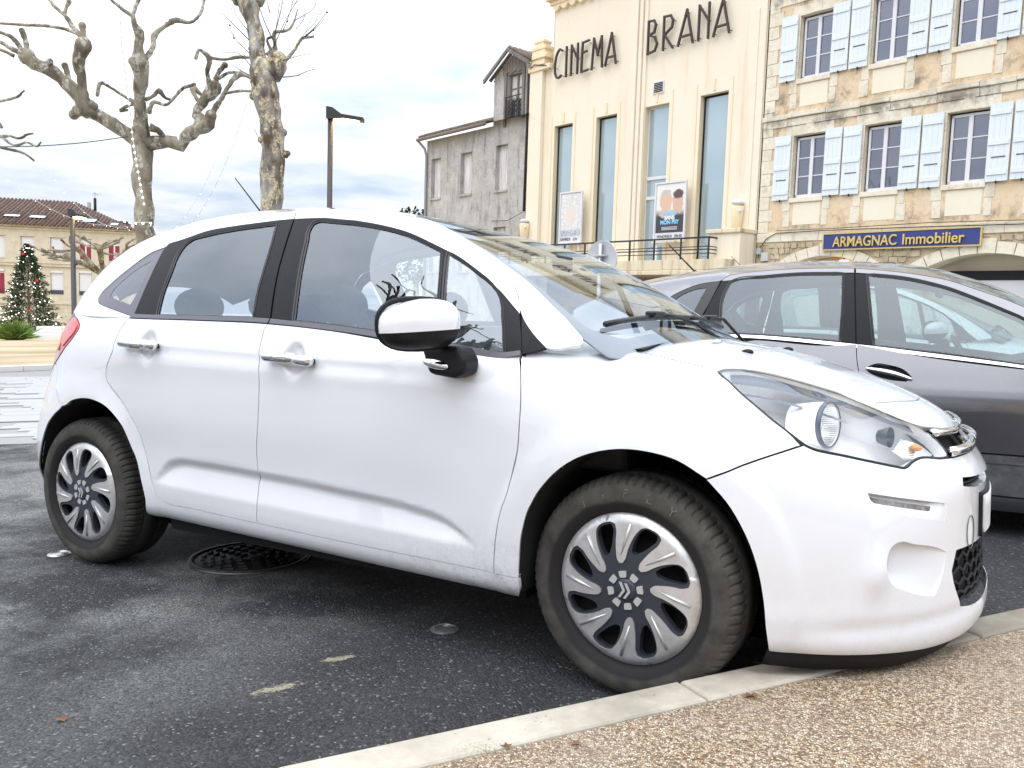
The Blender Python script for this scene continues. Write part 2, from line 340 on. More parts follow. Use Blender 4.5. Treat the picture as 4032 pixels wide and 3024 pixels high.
# outlines of the panels in the body surface's own coordinates (metres along the car, section position)
UP = {
  'quarter_glass': [(-2.112,0.7626),(-2.211,0.7194),(-2.289,0.5845),(-2.359,0.4101),(-2.389,0.2971),(-2.389,0.2242),(-2.365,0.1741),(-2.322,0.1379),(-2.216,0.075),(-2.109,0.0214),(-2.097,0.0457),(-2.098,0.174),(-2.103,0.3974),(-2.11,0.588)],
  'quarter_inner': [(-2.163,0.6252),(-2.239,0.533),(-2.29,0.4032),(-2.305,0.3501),(-2.308,0.2492),(-2.223,0.1887),(-2.15,0.146),(-2.141,0.3236)],
  'rear_trim': [(-2.097,0.0457),(-2.098,0.174),(-2.103,0.3974),(-2.11,0.588),(-2.112,0.7626),(-2.106,0.7965),(-2.025,0.8105),(-1.984,0.824),(-1.903,0.8577),(-1.743,0.8783),(-1.583,0.9015),(-1.508,0.9148),(-1.425,0.9254),(-1.407,0.6912),(-1.389,0.4599),(-1.364,0.2061),(-1.346,0.0452),(-1.436,0.0444),(-1.668,0.0394),(-1.951,0.0402)],
  'rear_glass': [(-1.951,0.0402),(-1.971,0.2462),(-1.982,0.4683),(-1.993,0.6696),(-1.983,0.7444),(-1.959,0.791),(-1.889,0.8162),(-1.733,0.8449),(-1.574,0.8716),(-1.508,0.8856),(-1.489,0.7353),(-1.469,0.4826),(-1.457,0.279),(-1.436,0.0444),(-1.668,0.0394)],
  'front_trim': [(-1.341,0.0445),(-1.359,0.2066),(-1.385,0.46),(-1.402,0.6911),(-1.421,0.9252),(-1.327,0.9241),(-1.243,0.9168),(-1.194,0.9085),(-1.105,0.9049),(-0.9743,0.8979),(-0.8699,0.8967),(-0.7876,0.8899),(-0.7219,0.8868),(-0.6885,0.8849),(-0.6299,0.8764),(-0.5707,0.8536),(-0.4916,0.7996),(-0.4723,0.7844),(-0.4317,0.7278),(-0.3862,0.6516),(-0.3658,0.4398),(-0.3483,0.1784),(-0.3528,0.1728),(-0.404,0.1038),(-0.4505,0.0839),(-0.5182,0.0852),(-0.5683,0.0863),(-0.6948,0.1007),(-0.8736,0.0686),(-0.9592,0.0597),(-1.233,0.0433)],
  'front_glass': [(-1.233,0.0455),(-1.251,0.2195),(-1.282,0.4879),(-1.306,0.7133),(-1.321,0.8304),(-1.315,0.8806),(-1.297,0.8961),(-1.237,0.8916),(-1.188,0.8841),(-1.099,0.8818),(-0.9703,0.8794),(-0.8663,0.8786),(-0.7836,0.8684),(-0.7214,0.8613),(-0.6994,0.6894),(-0.675,0.4459),(-0.6467,0.1118),(-0.695,0.1023),(-0.8738,0.07),(-0.9593,0.0611)],
  'front_quarter': [(-0.6922,0.8718),(-0.6471,0.8651),(-0.5682,0.8355),(-0.5095,0.8012),(-0.4839,0.7637),(-0.4631,0.6996),(-0.4388,0.5111),(-0.4298,0.4255),(-0.4073,0.1098),(-0.4508,0.0893),(-0.5185,0.0899),(-0.5685,0.089),(-0.6223,0.1115),(-0.6464,0.4259),(-0.6634,0.5941)],
  'sail': [(-0.3801,0.6534),(-0.2759,0.3229),(-0.3114,0.2022),(-0.3469,0.1204)],
  'rail': [(-2.107,.764),(-2.083,.832),(-2.033,.889),(-1.909,.927),(-1.703,.9685),(-1.559,.9896),(-1.434,1.004),(-1.281,1.004),(-1.217,1.002),(-1.088,1.007),(-.973,1.01),(-.833,1.01),(-.725,1.012),(-.604,1.01),(-.4966,.982),(-.4578,.958),(-.431,.916),(-.408,.833),(-.389,.697)],
  'screen_edge': [(-1.18,1.60),(-.905,1.29),(-.73,1.16),(-.63,1.13),(-.52,1.095),(-.418,1.07),(-.314,1.031),(-.2185,.995),(-.183,.928)],
}
LO = {
  'rear_door_l': [(-2.104,10.98),(-2.123,10.73),(-2.142,10.41),(-2.155,9.801),(-2.167,8.849),(-2.19,8.578),(-2.21,8.331),(-2.215,8.138),(-2.207,7.924),(-2.178,7.751),(-2.131,7.507),(-2.076,7.115),(-2.032,6.69),(-2.021,6.546),(-1.994,5.9),(-1.977,5.112),(-1.96,4.037),(-1.948,3.507),(-1.919,3.015),(-1.894,2.864)],
  'door_bot': [(-1.894,2.864),(-1.746,2.85),(-1.594,2.811),(-1.394,2.802),(-1.051,2.792),(-0.7064,2.864),(-0.3997,2.97),(-0.3152,2.971)],
  'door_mid': [(-1.347,10.97),(-1.354,10.76),(-1.359,10.24),(-1.359,9.495),(-1.351,8.325),(-1.36,7.19),(-1.376,6.354),(-1.376,5.853),(-1.389,5.384),(-1.388,4.765),(-1.388,4.109),(-1.394,3.272),(-1.394,2.802)],
  'door_f': [(-0.3546,11.1),(-0.3352,10.2),(-0.3241,9.419),(-0.3152,7.806),(-0.3224,7.035),(-0.3342,6.677),(-0.35,6.213),(-0.3677,5.778),(-0.38,5.23),(-0.39,4.524),(-0.3965,3.73),(-0.3997,2.97)],
  'arch_f': [(-0.3308,1.41),(-0.3169,3.083),(-0.3118,3.697),(-0.301,4.91),(-0.2699,5.957),(-0.2176,6.549),(-0.1463,7.085),(-0.071,7.45),(0.0018,7.667),(0.0711,7.725),(0.1439,7.632),(0.2205,7.25),(0.2725,6.65),(0.3129,5.913),(0.3426,5.08),(0.3621,4.06),(0.374,2.844),(0.3884,1.672)],
  'arch_r': [(-2.04,0.8442),(-2.004,2.644),(-2.018,4.32),(-2.039,5.485),(-2.085,6.33),(-2.105,6.62),(-2.135,6.87),(-2.202,7.202),(-2.286,7.369),(-2.368,7.391),(-2.442,7.291),(-2.513,7.096),(-2.592,6.616),(-2.655,6.084),(-2.696,5.431),(-2.742,4.538),(-2.795,3.796),(-2.841,3.095),(-2.726,2.162)],
  'sill_bot': [(-2.04,.87),(-1.74,.9),(-1.09,.9),(-.84,.98),(-.425,.98),(-.3388,.98)],
  'bump_low': [(.386,1.652),(.472,1.76),(.6,1.9),(.72,1.95),(.87,1.85),(.99,1.95),(1.07,2.2),(1.16,2.39)],
  'bump_gap': [(0.2194,7.245),(0.3096,7.714),(0.4621,8.503)],
  'lamp': [(0.2387,11.18),(0.2571,11.31),(0.2936,11.41),(0.381,11.51),(0.5002,11.47),(0.6113,11.33),(0.7121,11.14),(0.7225,11.12),(0.7878,10.69),(0.8558,10.21),(0.9468,9.669),(0.9717,9.29),(0.992,8.672),(0.9922,8.354),(0.9795,8.212),(0.9404,8.202),(0.8333,8.25),(0.8083,8.151),(0.7824,7.989),(0.768,7.929),(0.7427,7.983),(0.6633,8.152),(0.5643,8.321),(0.5291,8.358),(0.4915,8.428),(0.47,8.53),(0.4449,8.745),(0.388,9.294),(0.3414,9.846),(0.3041,10.31),(0.2628,10.95),(0.2439,11.12)],
  'hood_line': [(-0.2607,12.13),(0.086,11.44),(0.185,11.31),(0.2387,11.18)],
  'fender_top': [(-0.3558,11.13),(-0.3293,11.24),(-0.3077,11.43),(-0.284,11.82),(-0.2607,12.13)],
  'hood_front': [(0.8919,10.8),(1.041,10.92),(1.35,10.97)],
  'nose_edge': [(1.019,7.947),(1.018,7.54),(1.016,7.264),(1.009,6.919),(1.006,6.524),(1,6.103),(0.9838,5.651),(0.9593,5.069),(0.933,4.617),(0.9403,4.353),(0.9618,3.95),(0.9829,3.519)],
  'drl': [(0.6464,6.957),(0.8337,6.51),(0.8385,6.47),(0.8324,6.344),(0.823,6.342),(0.6574,6.734),(0.648,6.776),(0.6448,6.896)],
  'tail_lamp': [(-2.522,10.85),(-2.468,10.65),(-2.441,10.43),(-2.437,10.2),(-2.458,9.798),(-2.496,9.329),(-2.538,8.999),(-2.589,8.729),(-2.665,8.446),(-2.78,8.161),(-2.767,8.513),(-2.743,8.935),(-2.72,9.498),(-2.69,10.06),(-2.6,10.48)],
  'rear_bumper_gap': [(-2.578,7.628),(-2.559,7.412),(-2.513,7.11)],
}

# ============================================================ car building tools
def crspline(P, closed, step, corner=36):
    """smooth curve through the points, sharp where the outline turns hard"""
    P = [np.array(p, float) for p in P]; n = len(P)
    def ang(i):
        a = P[i] - P[(i-1) % n]; b = P[(i+1) % n] - P[i]
        c = np.dot(a, b) / (np.linalg.norm(a) * np.linalg.norm(b) + 1e-12); return math.degrees(math.acos(max(-1, min(1, c))))
    sharp = [((not closed) and i in (0, n-1)) or ang(i) > corner for i in range(n)]
    out = []
    for i in range(n if closed else n-1):
        j = (i+1) % n; p1, p2 = P[i], P[j]; d = np.linalg.norm(p2-p1)
        if d < 1e-9: continue
        m1 = (p2-p1) if sharp[i] else None; m2 = (p2-p1) if sharp[j] else None
        if m1 is None:
            p0 = P[(i-1) % n]; d0 = np.linalg.norm(p1-p0); m1 = ((p1-p0)/max(d0,1e-9)*d + (p2-p1)/d*d0)/(d0+d)*d
        if m2 is None:
            p3 = P[(j+1) % n]; d3 = np.linalg.norm(p3-p2); m2 = ((p2-p1)/d*d3 + (p3-p2)/max(d3,1e-9)*d)/(d3+d)*d
        k = max(1, int(round(d/step)))
        for q in range(k):
            t = q/k; out.append(p1*(2*t**3-3*t*t+1)+m1*(t**3-2*t*t+t)+p2*(-2*t**3+3*t*t)+m2*(t**3-t*t))
    if not closed: out.append(P[-1])
    return np.array(out)
def inside(poly, pts):
    x, y = pts[:, 0], pts[:, 1]; r = np.zeros(len(pts), bool); n = len(poly); j = n-1
    for i in range(n):
        xi, yi = poly[i]; xj, yj = poly[j]
        c = ((yi > y) != (yj > y)) & (x < (xj-xi)*(y-yi)/((yj-yi) if yj != yi else 1e-12)+xi); r ^= c; j = i
    return r
def inset(P, d):
    a = np.roll(P, 1, 0); b = np.roll(P, -1, 0); t = b-a; t /= np.linalg.norm(t, axis=1)[:, None]+1e-12
    nrm = np.stack([-t[:, 1], t[:, 0]], 1)
    area = np.sum(P[:, 0]*np.roll(P[:, 1], -1)-np.roll(P[:, 0], -1)*P[:, 1])
    return P + nrm*d*(1 if area > 0 else -1)
def tri2d(out, holes, h):
    pts = [tuple(p) for p in out]; edges = [(i, (i+1) % len(out)) for i in range(len(out))]
    for q in holes:
        b = len(pts); pts += [tuple(p) for p in q]; edges += [(b+i, b+(i+1) % len(q)) for i in range(len(q))]
    lo, hi = out.min(0), out.max(0)
    gx = np.arange(lo[0]+h*.37, hi[0], h); gy = np.arange(lo[1]+h*.37, hi[1], h*.866)
    g = np.array([(x+(.5*h if k % 2 else 0), y) for k, y in enumerate(gy) for x in gx])
    if len(g):
        ok = inside(out, g)
        for q in holes: ok &= ~inside(q, g)
        g = g[ok]
        bnd = np.array(pts)
        if len(g):
            keep = []
            for c in range(0, len(g), 400):
                dd = ((g[c:c+400, None]-bnd[None])**2).sum(2).min(1); keep.append(dd > (.45*h)**2)
            g = g[np.concatenate(keep)]; pts += [tuple(p) for p in g]
    r = delaunay_2d_cdt([Vector(p) for p in pts], edges, [], 0, 1e-7)
    V = np.array([tuple(p) for p in r[0]]); F = np.array([f for f in r[2] if len(f) == 3])
    c = V[F].mean(1); ok = inside(out, c)
    for q in holes: ok &= ~inside(q, c)
    return V, F[ok]
def surf_nrm(S, a, b, da=.004, db=.004):
    e = 1e-9
    n = np.cross(S(a+da, b)-S(a-da, b), S(a, b+db)-S(a, b-db))
    return n/(np.linalg.norm(n, axis=-1)[..., None]+e)
class Surf:
    def __init__(s, fn, k, sgn=1, da=.004, db=.02, vmax=None): s.fn = fn; s.k = k; s.sgn = sgn; s.da = da; s.db = db; s.vmax = vmax
    def at(s, P, off=0.0):
        P = np.asarray(P, float); a = P[:, 0]; b = P[:, 1]/s.k
        bb = b if s.vmax is None else np.minimum(b, s.vmax-.03)
        X = s.fn(a, b); n = surf_nrm(s.fn, a, bb, s.da, s.db)*s.sgn
        return X+n*off, n
def panel(name, S, outline, m, parent, holes=(), h=.03, step=.012, gap=.002, off=0.0, flange=.014, side=1, mirror=False, corner=36, spl=True):
    """one sheet-metal panel cut out of the body surface: real edges turned inwards, a shut-line gap all round"""
    sc = lambda P: np.array([(p[0], p[1]*S.k) for p in P], float)
    O = crspline(sc(outline), True, step, corner) if spl else sc(outline)
    if gap: O = inset(O, gap)
    Hs = []
    for q in holes:
        hq = crspline(sc(q), True, step, corner)
        Hs.append(inset(hq, -gap) if gap else hq)
    V2, F = tri2d(O, Hs, h); X, n = S.at(V2, off(V2)[:, None] if callable(off) else off)
    if mirror: X[:, 1] = np.where(abs(X[:, 1]) < 2.5e-3, 0, X[:, 1])
    # orient outwards
    T = X[F]; fn = np.cross(T[:, 1]-T[:, 0], T[:, 2]-T[:, 0]); flip = (fn*n[F[:, 0]]).sum(1) < 0
    F[flip] = F[flip][:, ::-1]
    area = np.linalg.norm(fn, axis=1) > 1e-12; F = F[area]
    v = [tuple(p) for p in X]; f = [tuple(q) for q in F]
    if flange:
        from collections import Counter
        ec = Counter(tuple(sorted((q[i], q[(i+1) % 3]))) for q in f for i in range(3)); dirs = {}
        mp = {}
        for q in list(f):
            for i in range(3):
                a, b = q[i], q[(i+1) % 3]
                if ec[tuple(sorted((a, b)))] == 1:
                    if mirror and abs(X[a][1]) < 2e-3 and abs(X[b][1]) < 2e-3: continue
                    for p in (a, b):
                        if p not in mp:
                            mp[p] = len(v); v.append(tuple(X[p])); v.append(tuple(X[p]-n[p]*flange))
                    f.append((mp[b], mp[a], mp[a]+1, mp[b]+1))
    v = np.array(v)
    if mirror:
        nv = len(v); v = np.concatenate([v, v*np.array([1, -1, 1])]); f = f+[tuple(i+nv for i in q[::-1]) for q in f]
    elif side < 0:
        v = v*np.array([1, -1, 1]); f = [q[::-1] for q in f]
    o = obj(name, v, f, m, parent, True)
    if mirror:
        bm = bmesh.new(); bm.from_mesh(o.data); bmesh.ops.remove_doubles(bm, verts=[q for q in bm.verts if abs(q.co.y) < 2e-3], dist=1e-4); bm.to_mesh(o.data); bm.free()
    return o
def ribbon(S, line, wid, off, step=.03, closed=False):
    P = crspline([(p[0], p[1]*S.k) for p in line], closed, step); t = np.gradient(P, axis=0); t /= np.linalg.norm(t, axis=1)[:, None]+1e-12
    nr = np.stack([-t[:, 1], t[:, 0]], 1)
    A, _ = S.at(P+nr*wid/2, off); B, _ = S.at(P-nr*wid/2, off); n = len(P)
    return np.concatenate([A, B]), [(i, i+1, n+i+1, n+i) for i in range(n-1)]
def seam(name, S, lines, m, parent, wid=.016, off=-.011, side=1):
    b = MB()
    for l in lines:
        v, f = ribbon(S, l, wid, off); b.add(v*np.array([1, side, 1]), f, True)
    return b.build(name, m, parent)
def bar(S, pts, rad, off, n=8, side=1, flat=1.0):
    """rod that follows the body surface at a distance off"""
    P = crspline([(p[0], p[1]*S.k) for p in pts], False, .02); X, nn = S.at(P, off); X = X*np.array([1, side, 1])
    b = MB(); b.tube([tuple(x) for x in X], rad, n); return b
SL = Surf(L, .07, 1, .004, .05); SG = Surf(G, .42, 1, .004, .012, 2.0)
# outward sense of the two parametrisations
_n = SL.at(np.array([[-1.2, 7*.07]]))[1][0]; SL.sgn = -1 if _n[1] > 0 else 1
_n = SG.at(np.array([[-1.2, .5*.42]]))[1][0]; SG.sgn = -1 if _n[1] > 0 else 1

# ------------------------------------------------------------ car materials
def paint(name, col, metal=0.0, rough=.32, dirt=True, flake=0):
    t = NT(name); x, y, z = t.sep()
    c = (*col, 1)
    base = t.n.new('ShaderNodeRGB'); base.outputs[0].default_value = c; base = base.outputs[0]
    if dirt:
        # road film and spatter, thickest low down and behind the wheels
        low = t.ramp(z, (.15, 1.0), (.46, 0.0))
        sp = t.ramp(t.noise(150, 2, .5, t.vec((1, 1, 1.2), (0, .6, 0))), (.66, 0.0), (.72, 1.0))
        fine = t.ramp(t.noise(26, 8, .7), (.48, 0.0), (.75, 1.0))
        wh = t.math('ADD', t.ramp(t.math('ABSOLUTE', t.math('ADD', x, .40)), (.0, 1.0), (.55, 0.0)), .22)
        d1 = t.math('MULTIPLY', t.math('MULTIPLY', low, wh), t.math('ADD', t.math('MULTIPLY', sp, 1.0), t.math('MULTIPLY', fine, .6)), True)
        base = t.mix(d1, base, (.16, .13, .09))
        far = t.ramp(t.noise(330, 1, .5), (.80, 0.0), (.83, 1.0))
        base = t.mix(t.math('MULTIPLY', far, .5), base, (.25, .22, .2))
    t.set(Base_Color=base, Roughness=rough, Metallic=metal, Specular_IOR_Level=.3, Coat_Weight=1.0, Coat_Roughness=.012, Coat_IOR=1.75)
    return t.m
M_WHITE = paint('white_paint', (.78, .795, .825))
M_TRIM = grain('black_plastic', (.013, .013, .015), .5, 60, .2, .12, .001); M_TRIM.node_tree.nodes['Principled BSDF'].inputs['Specular IOR Level'].default_value = .22
M_BLACK = flat('gloss_black', (.008, .008, .009), .25)
M_GAP = flat('shut_line', (.006, .006, .007), .9)
M_GREY = flat('seal_grey', (.13, .13, .15), .35)
M_CHROME = flat('chrome', (.86, .86, .87), .06, 1.0)
M_GLASS = glass('car_glass', (.88, .93, .96), 1.0, 0, .19)
M_SCREEN = glass('windscreen_glass', (.84, .90, .91), 1.0, 0, .17)
M_LENS = glass('lamp_lens', (.97, .98, .98), 1.0, .02, .035)
M_SEAT = grain('seat_cloth', (.075, .08, .09), .9, 40, .25, .2)
M_LINER = flat('head_lining', (.60, .61, .63), .9)
M_DASH = flat('dashboard', (.03, .03, .033), .7)
M_WELL = flat('wheel_well', (.008, .008, .008), .95)
def tyre_mat():
    t = NT('tyre_rubber'); x, y, z = t.sep()
    rr = t.math('SQRT', t.math('ADD', t.math('MULTIPLY', x, x), t.math('MULTIPLY', z, z)))
    dust = t.ramp(t.math('ADD', rr, t.math('MULTIPLY', t.math('SUBTRACT', t.noise(9, 4), .5), .02)), (.238, 0.0), (.248, .85), (.296, 1.0), (.306, .5))
    patch = t.ramp(t.noise(14, 6, .65), (.32, .25), (.68, 1.0))
    c = t.mix(t.math('MULTIPLY', dust, patch), (.013, .011, .011), (.085, .080, .066))
    t.set(Base_Color=c, Roughness=.82); t.bump(t.noise(220, 3), .15, .001); return t.m
M_TYRE = tyre_mat()
def alloy():
    t = NT('hubcap_silver'); g = t.noise(30, 7, .7); c = t.mix(t.ramp(g, (.45, 0.0), (.8, 1.0)), (.66, .65, .65), (.50, .47, .44))
    t.set(Base_Color=c, Metallic=.6, Roughness=.33); return t.m
M_ALLOY = alloy()
M_BRIGHT = flat('bright_plastic', (.52, .52, .51), .25, .2)
M_CAPDARK = flat('hubcap_grey', (.045, .05, .062), .42, .3)
M_BRAKE = flat('brake_drum', (.02, .016, .016), .8)
M_RED = NT('tail_lamp_red').set(Base_Color=(.55, .015, .012, 1), Roughness=.12, Coat_Weight=1.0).m
M_ORANGE = flat('amber_lens', (.75, .30, .06), .2)
M_PINK = flat('tail_lamp_clear_red', (.72, .20, .20), .15)

# ------------------------------------------------------------ wheel (hubcap with eight swept spokes)
def polar(r, a): return (r*math.cos(a), r*math.sin(a))
def rounded(P, rad, n=4):
    out = []; m = len(P)
    for i in range(m):
        p0, p1, p2 = (np.array(P[(i+k) % m], float) for k in (-1, 0, 1))
        a = p0-p1; b = p2-p1; la, lb = np.linalg.norm(a), np.linalg.norm(b); d = min(rad, .45*la, .45*lb)
        s, e = p1+a/la*d, p1+b/lb*d
        for k in range(n+1):
            t = k/n; out.append((1-t)**2*s+2*t*(1-t)*p1+t*t*e)
    return np.array(out)
def plate2d(name, outl, holes, yfun, thick, m, parent, h=.03, bevel=.0):
    """plate in the wheel plane (x,z), outer side towards -y"""
    V, F = tri2d(np.array(outl), [np.array(q) for q in holes], h)
    from collections import Counter
    v = [(p[0], yfun(math.hypot(*p)), p[1]) for p in V]; f = []
    for q in F:
        a, b, c = (np.array(v[i]) for i in q); n = np.cross(b-a, c-a); f.append(tuple(q) if n[1] < 0 else tuple(q[::-1]))
    ec = Counter(tuple(sorted((q[i], q[(i+1) % 3]))) for q in f for i in range(3)); mp = {}
    for q in list(f):
        for i in range(3):
            a, b = q[i], q[(i+1) % 3]
            if ec[tuple(sorted((a, b)))] == 1:
                for p in (a, b):
                    if p not in mp:
                        mp[p] = len(v); v.append(v[p]); v.append((v[p][0], v[p][1]+thick, v[p][2]))
                f.append((mp[b], mp[a], mp[a]+1, mp[b]+1))
    return obj(name, v, f, m, parent, True)
CAPR = .2095
def build_wheel(parent_car, loc, spin, side=1):
    wroot = empty('wheel', parent=parent_car); wroot.matrix_local = Matrix.Translation(loc) @ (Matrix.Identity(4) if side > 0 else Matrix.Rotation(math.pi, 4, 'Z')) @ Matrix.Rotation(spin, 4, 'Y')
    # tyre: carcass with shoulder blocks
    prof = [(.205, .02), (.208, -.004), (.222, -.022), (.25, -.031), (.272, -.030), (.288, -.022), (.297, -.012), (.304, .000), (.308, .010), (.3095, .040), (.3105, .045), (.3035, .047), (.3035, .053), (.3105, .055), (.311, .0925)]
    prof = prof+[(r, .185-h) for r, h in prof[::-1][1:]]
    n = 288; v = []; f = []; m = len(prof)
    for k in range(n):
        a = 2*math.pi*k/n; groove = (k % 4 == 0)
        for i, (r, hh) in enumerate(prof):
            rr = r-(.006 if groove and 6 <= i <= 9 or groove and m-10 <= i <= m-7 else 0)
            v.append((rr*math.cos(a), hh, rr*math.sin(a)))
    for k in range(n):
        k2 = (k+1) % n
        for i in range(m-1): f.append((k*m+i, k*m+i+1, k2*m+i+1, k2*m+i))
    ty = obj('tyre', v, f, M_TYRE, wroot, True)
    ty.data.polygons.foreach_set('use_smooth', [not (5 <= i <= 9 or m-11 <= i <= m-7) for k in range(n) for i in range(m-1)])
    b = MB(); b.lathe([(.0, .075), (.12, .07), (.195, .055), (.206, .03), (.2085, .0)], 48, 'y'); b.build('rim', M_BRAKE, wroot)
    b = MB(); b.lathe([(.0, .03), (.05, .03), (.055, .05), (.085, .05), (.09, .06), (.125, .062), (.13, .09)], 32, 'y'); b.build('brake', M_BRAKE, wroot)
    dish = lambda r: -.016-.010*max(0, 1-(r/CAPR)**2)+.012*max(0, (r/CAPR-.93)/.07)
    H = []
    for k in range(8):
        a0 = math.pi/2+k*math.pi/4+math.pi/8
        q = [(.50, -.02), (.60, -.135), (.80, -.165), (.875, -.10), (.875, .10), (.80, .165), (.62, .165), (.50, .12)]
        H.append(rounded([polar(r*CAPR, a0+t+.40*(1-r)) for r, t in q], .012))
    rim = [polar(CAPR*.985, 2*math.pi*i/96) for i in range(96)]
    plate2d('hubcap', rim, H, dish, .022, M_CAPDARK, wroot, .012)
    for k in range(8):
        a0 = math.pi/2+k*math.pi/4-.02
        L1 = [(.355, -.05), (.36, .07), (.40, .135), (.52, .165), (.66, .175), (.78, .185), (.865, .23), (.90, .31), (.905, .3927)]
        R1 = [(.905, -.3927), (.90, -.30), (.86, -.22), (.77, -.185), (.66, -.165), (.52, -.15), (.40, -.13)]
        tw = lambda r: .40*(1-r)
        pts = [polar(r*CAPR, a0+t*(1 if True else 1)+tw(r)) for r, t in L1]
        arc = [polar(CAPR, a0+.3927-i*.7854/8) for i in range(9)]
        R_ = [polar(r*CAPR, a0+t+tw(r)) for r, t in R1]
        P = crspline(pts+arc+R_, True, .007, 50)
        sp = plate2d('spoke', P, [], lambda r: dish(r)-.0045, .006, M_ALLOY, wroot, .012)
        rb = MB(); q0 = polar(.46*CAPR, a0+.23); q1 = polar(.88*CAPR, a0+.02)
        rb.tube([(q0[0], dish(.1)-.0035, q0[1]), ((q0[0]+q1[0])/2, dish(.14)-.0058, (q0[1]+q1[1])/2), (q1[0], dish(.17)-.0045, q1[1])], [.0016, .0042, .0048], 8); rb.build('rib', M_ALLOY, sp)
    b = MB(); b.lathe([(0, -.0315), (.024, -.031), (.030, -.029), (.0325, -.025), (.034, -.015)], 32, 'y'); cap = b.build('centre_cap', M_CAPDARK, wroot)
    for k in range(8):
        a = k*math.pi/4+.25; q = [polar(.036, a-.26), polar(.054, a-.22), polar(.054, a+.22), polar(.036, a+.26)]
        plate2d('bright_insert', rounded(q, .004, 3), [], lambda r: -.0292, .006, M_BRIGHT, wroot, .03)
    for dx in (-.012, .004):
        q = [(dx-.006, .021), (dx+.001, .021), (dx+.013, .002), (dx+.013, -.002), (dx+.001, -.021), (dx-.006, -.021), (dx+.006, 0)]
        c, s_ = math.cos(-spin*0), 0
        plate2d('chevron_badge', np.array(q), [], lambda r: -.034, .004, M_BRIGHT, cap, .05)
    return wroot

def body_copyside(fn, *a, **k):
    for s in (1, -1): fn(*a, side=s, **k)

# ============================================================ white hatchback
WC = empty('white_hatchback', CAR)
tag(WC, 'white five-door hatchback with black window pillars, nose over the pavement kerb', 'car')
lamp = LO['lamp']; tipi = 0
lamp_top = lamp[:14]; lamp_bot = lamp[14:]
BELT = 11.0
rear_door = LO['rear_door_l']+LO['door_bot'][1:4]+LO['door_mid'][::-1][1:]
front_door = LO['door_mid']+LO['door_bot'][4:7]+LO['door_f'][::-1][1:]
ar = LO['arch_r']
quarter = LO['sill_bot']+[(-.318, 2.0), (-.3152, 2.971)]+LO['door_bot'][::-1][1:]+LO['rear_door_l'][::-1][1:]+[(-2.2, 11.05), (-2.42, 11.1), (-2.60, 11.05)]+LO['tail_lamp'][:9]+[(-2.62, 8.25), (-2.60, 7.9)]+LO['rear_bumper_gap'][:]+ar[:11][::-1][:-1]
fender = LO['door_f']+[(-.3152, 2.971)]+LO['arch_f'][2:12]+LO['bump_gap'][1:]+[p for p in lamp[26:]]+[lamp[0]]+LO['hood_line'][::-1][1:]+LO['fender_top'][::-1][1:]
CEN = X0+math.pi/2*KU
bumper = LO['arch_f'][11:]+LO['bump_low'][1:]+[(1.25, 2.45), (CEN, 2.5), (CEN, 3.35), (1.15, 3.32), (1.04, 3.4)]+LO['nose_edge'][::-1][:-2]+[(1.07, 7.2), (1.2, 7.15), (CEN, 7.1), (CEN, 8.2), (1.15, 8.25)]+[(.998, 8.2)]+lamp[15:26]+LO['bump_gap'][::-1][1:-1]
FOGH = [(.715, 5.60), (.77, 5.50), (.86, 5.30), (.905, 5.12), (.885, 4.6), (.848, 4.10), (.80, 4.15), (.74, 4.32), (.70, 4.50), (.679, 4.75), (.673, 5.0), (.677, 5.25), (.690, 5.48)]
DRLH = [(.632, 7.10), (.916, 6.47), (.895, 5.99), (.645, 6.60)]
beam = LO['nose_edge'][3:8]+[(1.1, 5.05), (CEN, 5.05), (CEN, 6.72), (1.12, 6.75)]
hood = LO['hood_line']+lamp[1:9]+LO['hood_front'][:-1]+[(CEN, 10.97), (CEN, 13.4), (CEN, 14), (.9, 14), (.45, 14), (0, 14), (-.13, 14), (-.17, 13.3), (-.215, 12.6)]
nose = lamp[8:11]+[(1.06, 9.52), (1.2, 9.50), (CEN, 9.55), (CEN, 10.97)]+LO['hood_front'][::-1][1:]
for s in (1, -1):
    d = panel('rear_door', SL, rear_door, M_WHITE, WC, side=s, h=.012, step=.01)
    d2 = panel('front_door', SL, front_door, M_WHITE, WC, side=s, h=.012, step=.01)
    panel('rear_quarter', SL, quarter, M_WHITE, WC, side=s, h=.028)
    panel('front_wing', SL, fender, M_WHITE, WC, side=s, h=.026)
    seam('shut_lines', SL, [LO['rear_door_l'], LO['door_bot'], LO['door_mid'], LO['door_f'], LO['bump_gap'], LO['fender_top'], LO['hood_line']], M_GAP, WC, side=s)
    for dd, pts in ((d, [(-2.085, 9.2), (-2.02, 9.2), (-1.95, 9.2), (-1.875, 9.22)]), (d2, [(-1.305, 9.15), (-1.24, 9.15), (-1.16, 9.1), (-1.085, 9.05)])):
        P = crspline([(p[0], p[1]*.07) for p in pts], False, .01); X, nn = SL.at(P, .030); b = MB()
        n_ = len(P)
        b.tube([tuple(x*np.array([1, s, 1])) for x in X], [.019 if 0 < i < n_-1 else .013 for i in range(n_)], 12)
        # squash the rod into a flat grip
        b.build('handle', M_CHROME, dd)
        c = MB()
        for e in (2, n_-3):
            x = X[e]-nn[e]*.016; c = MB(); c.box((x[0]-.012, -.015, x[2]-.012), (x[0]+.012, .012, x[2]+.006), Matrix.Translation((0, s*x[1], 0)), .004); c.build('handle_base', M_TRIM, dd)
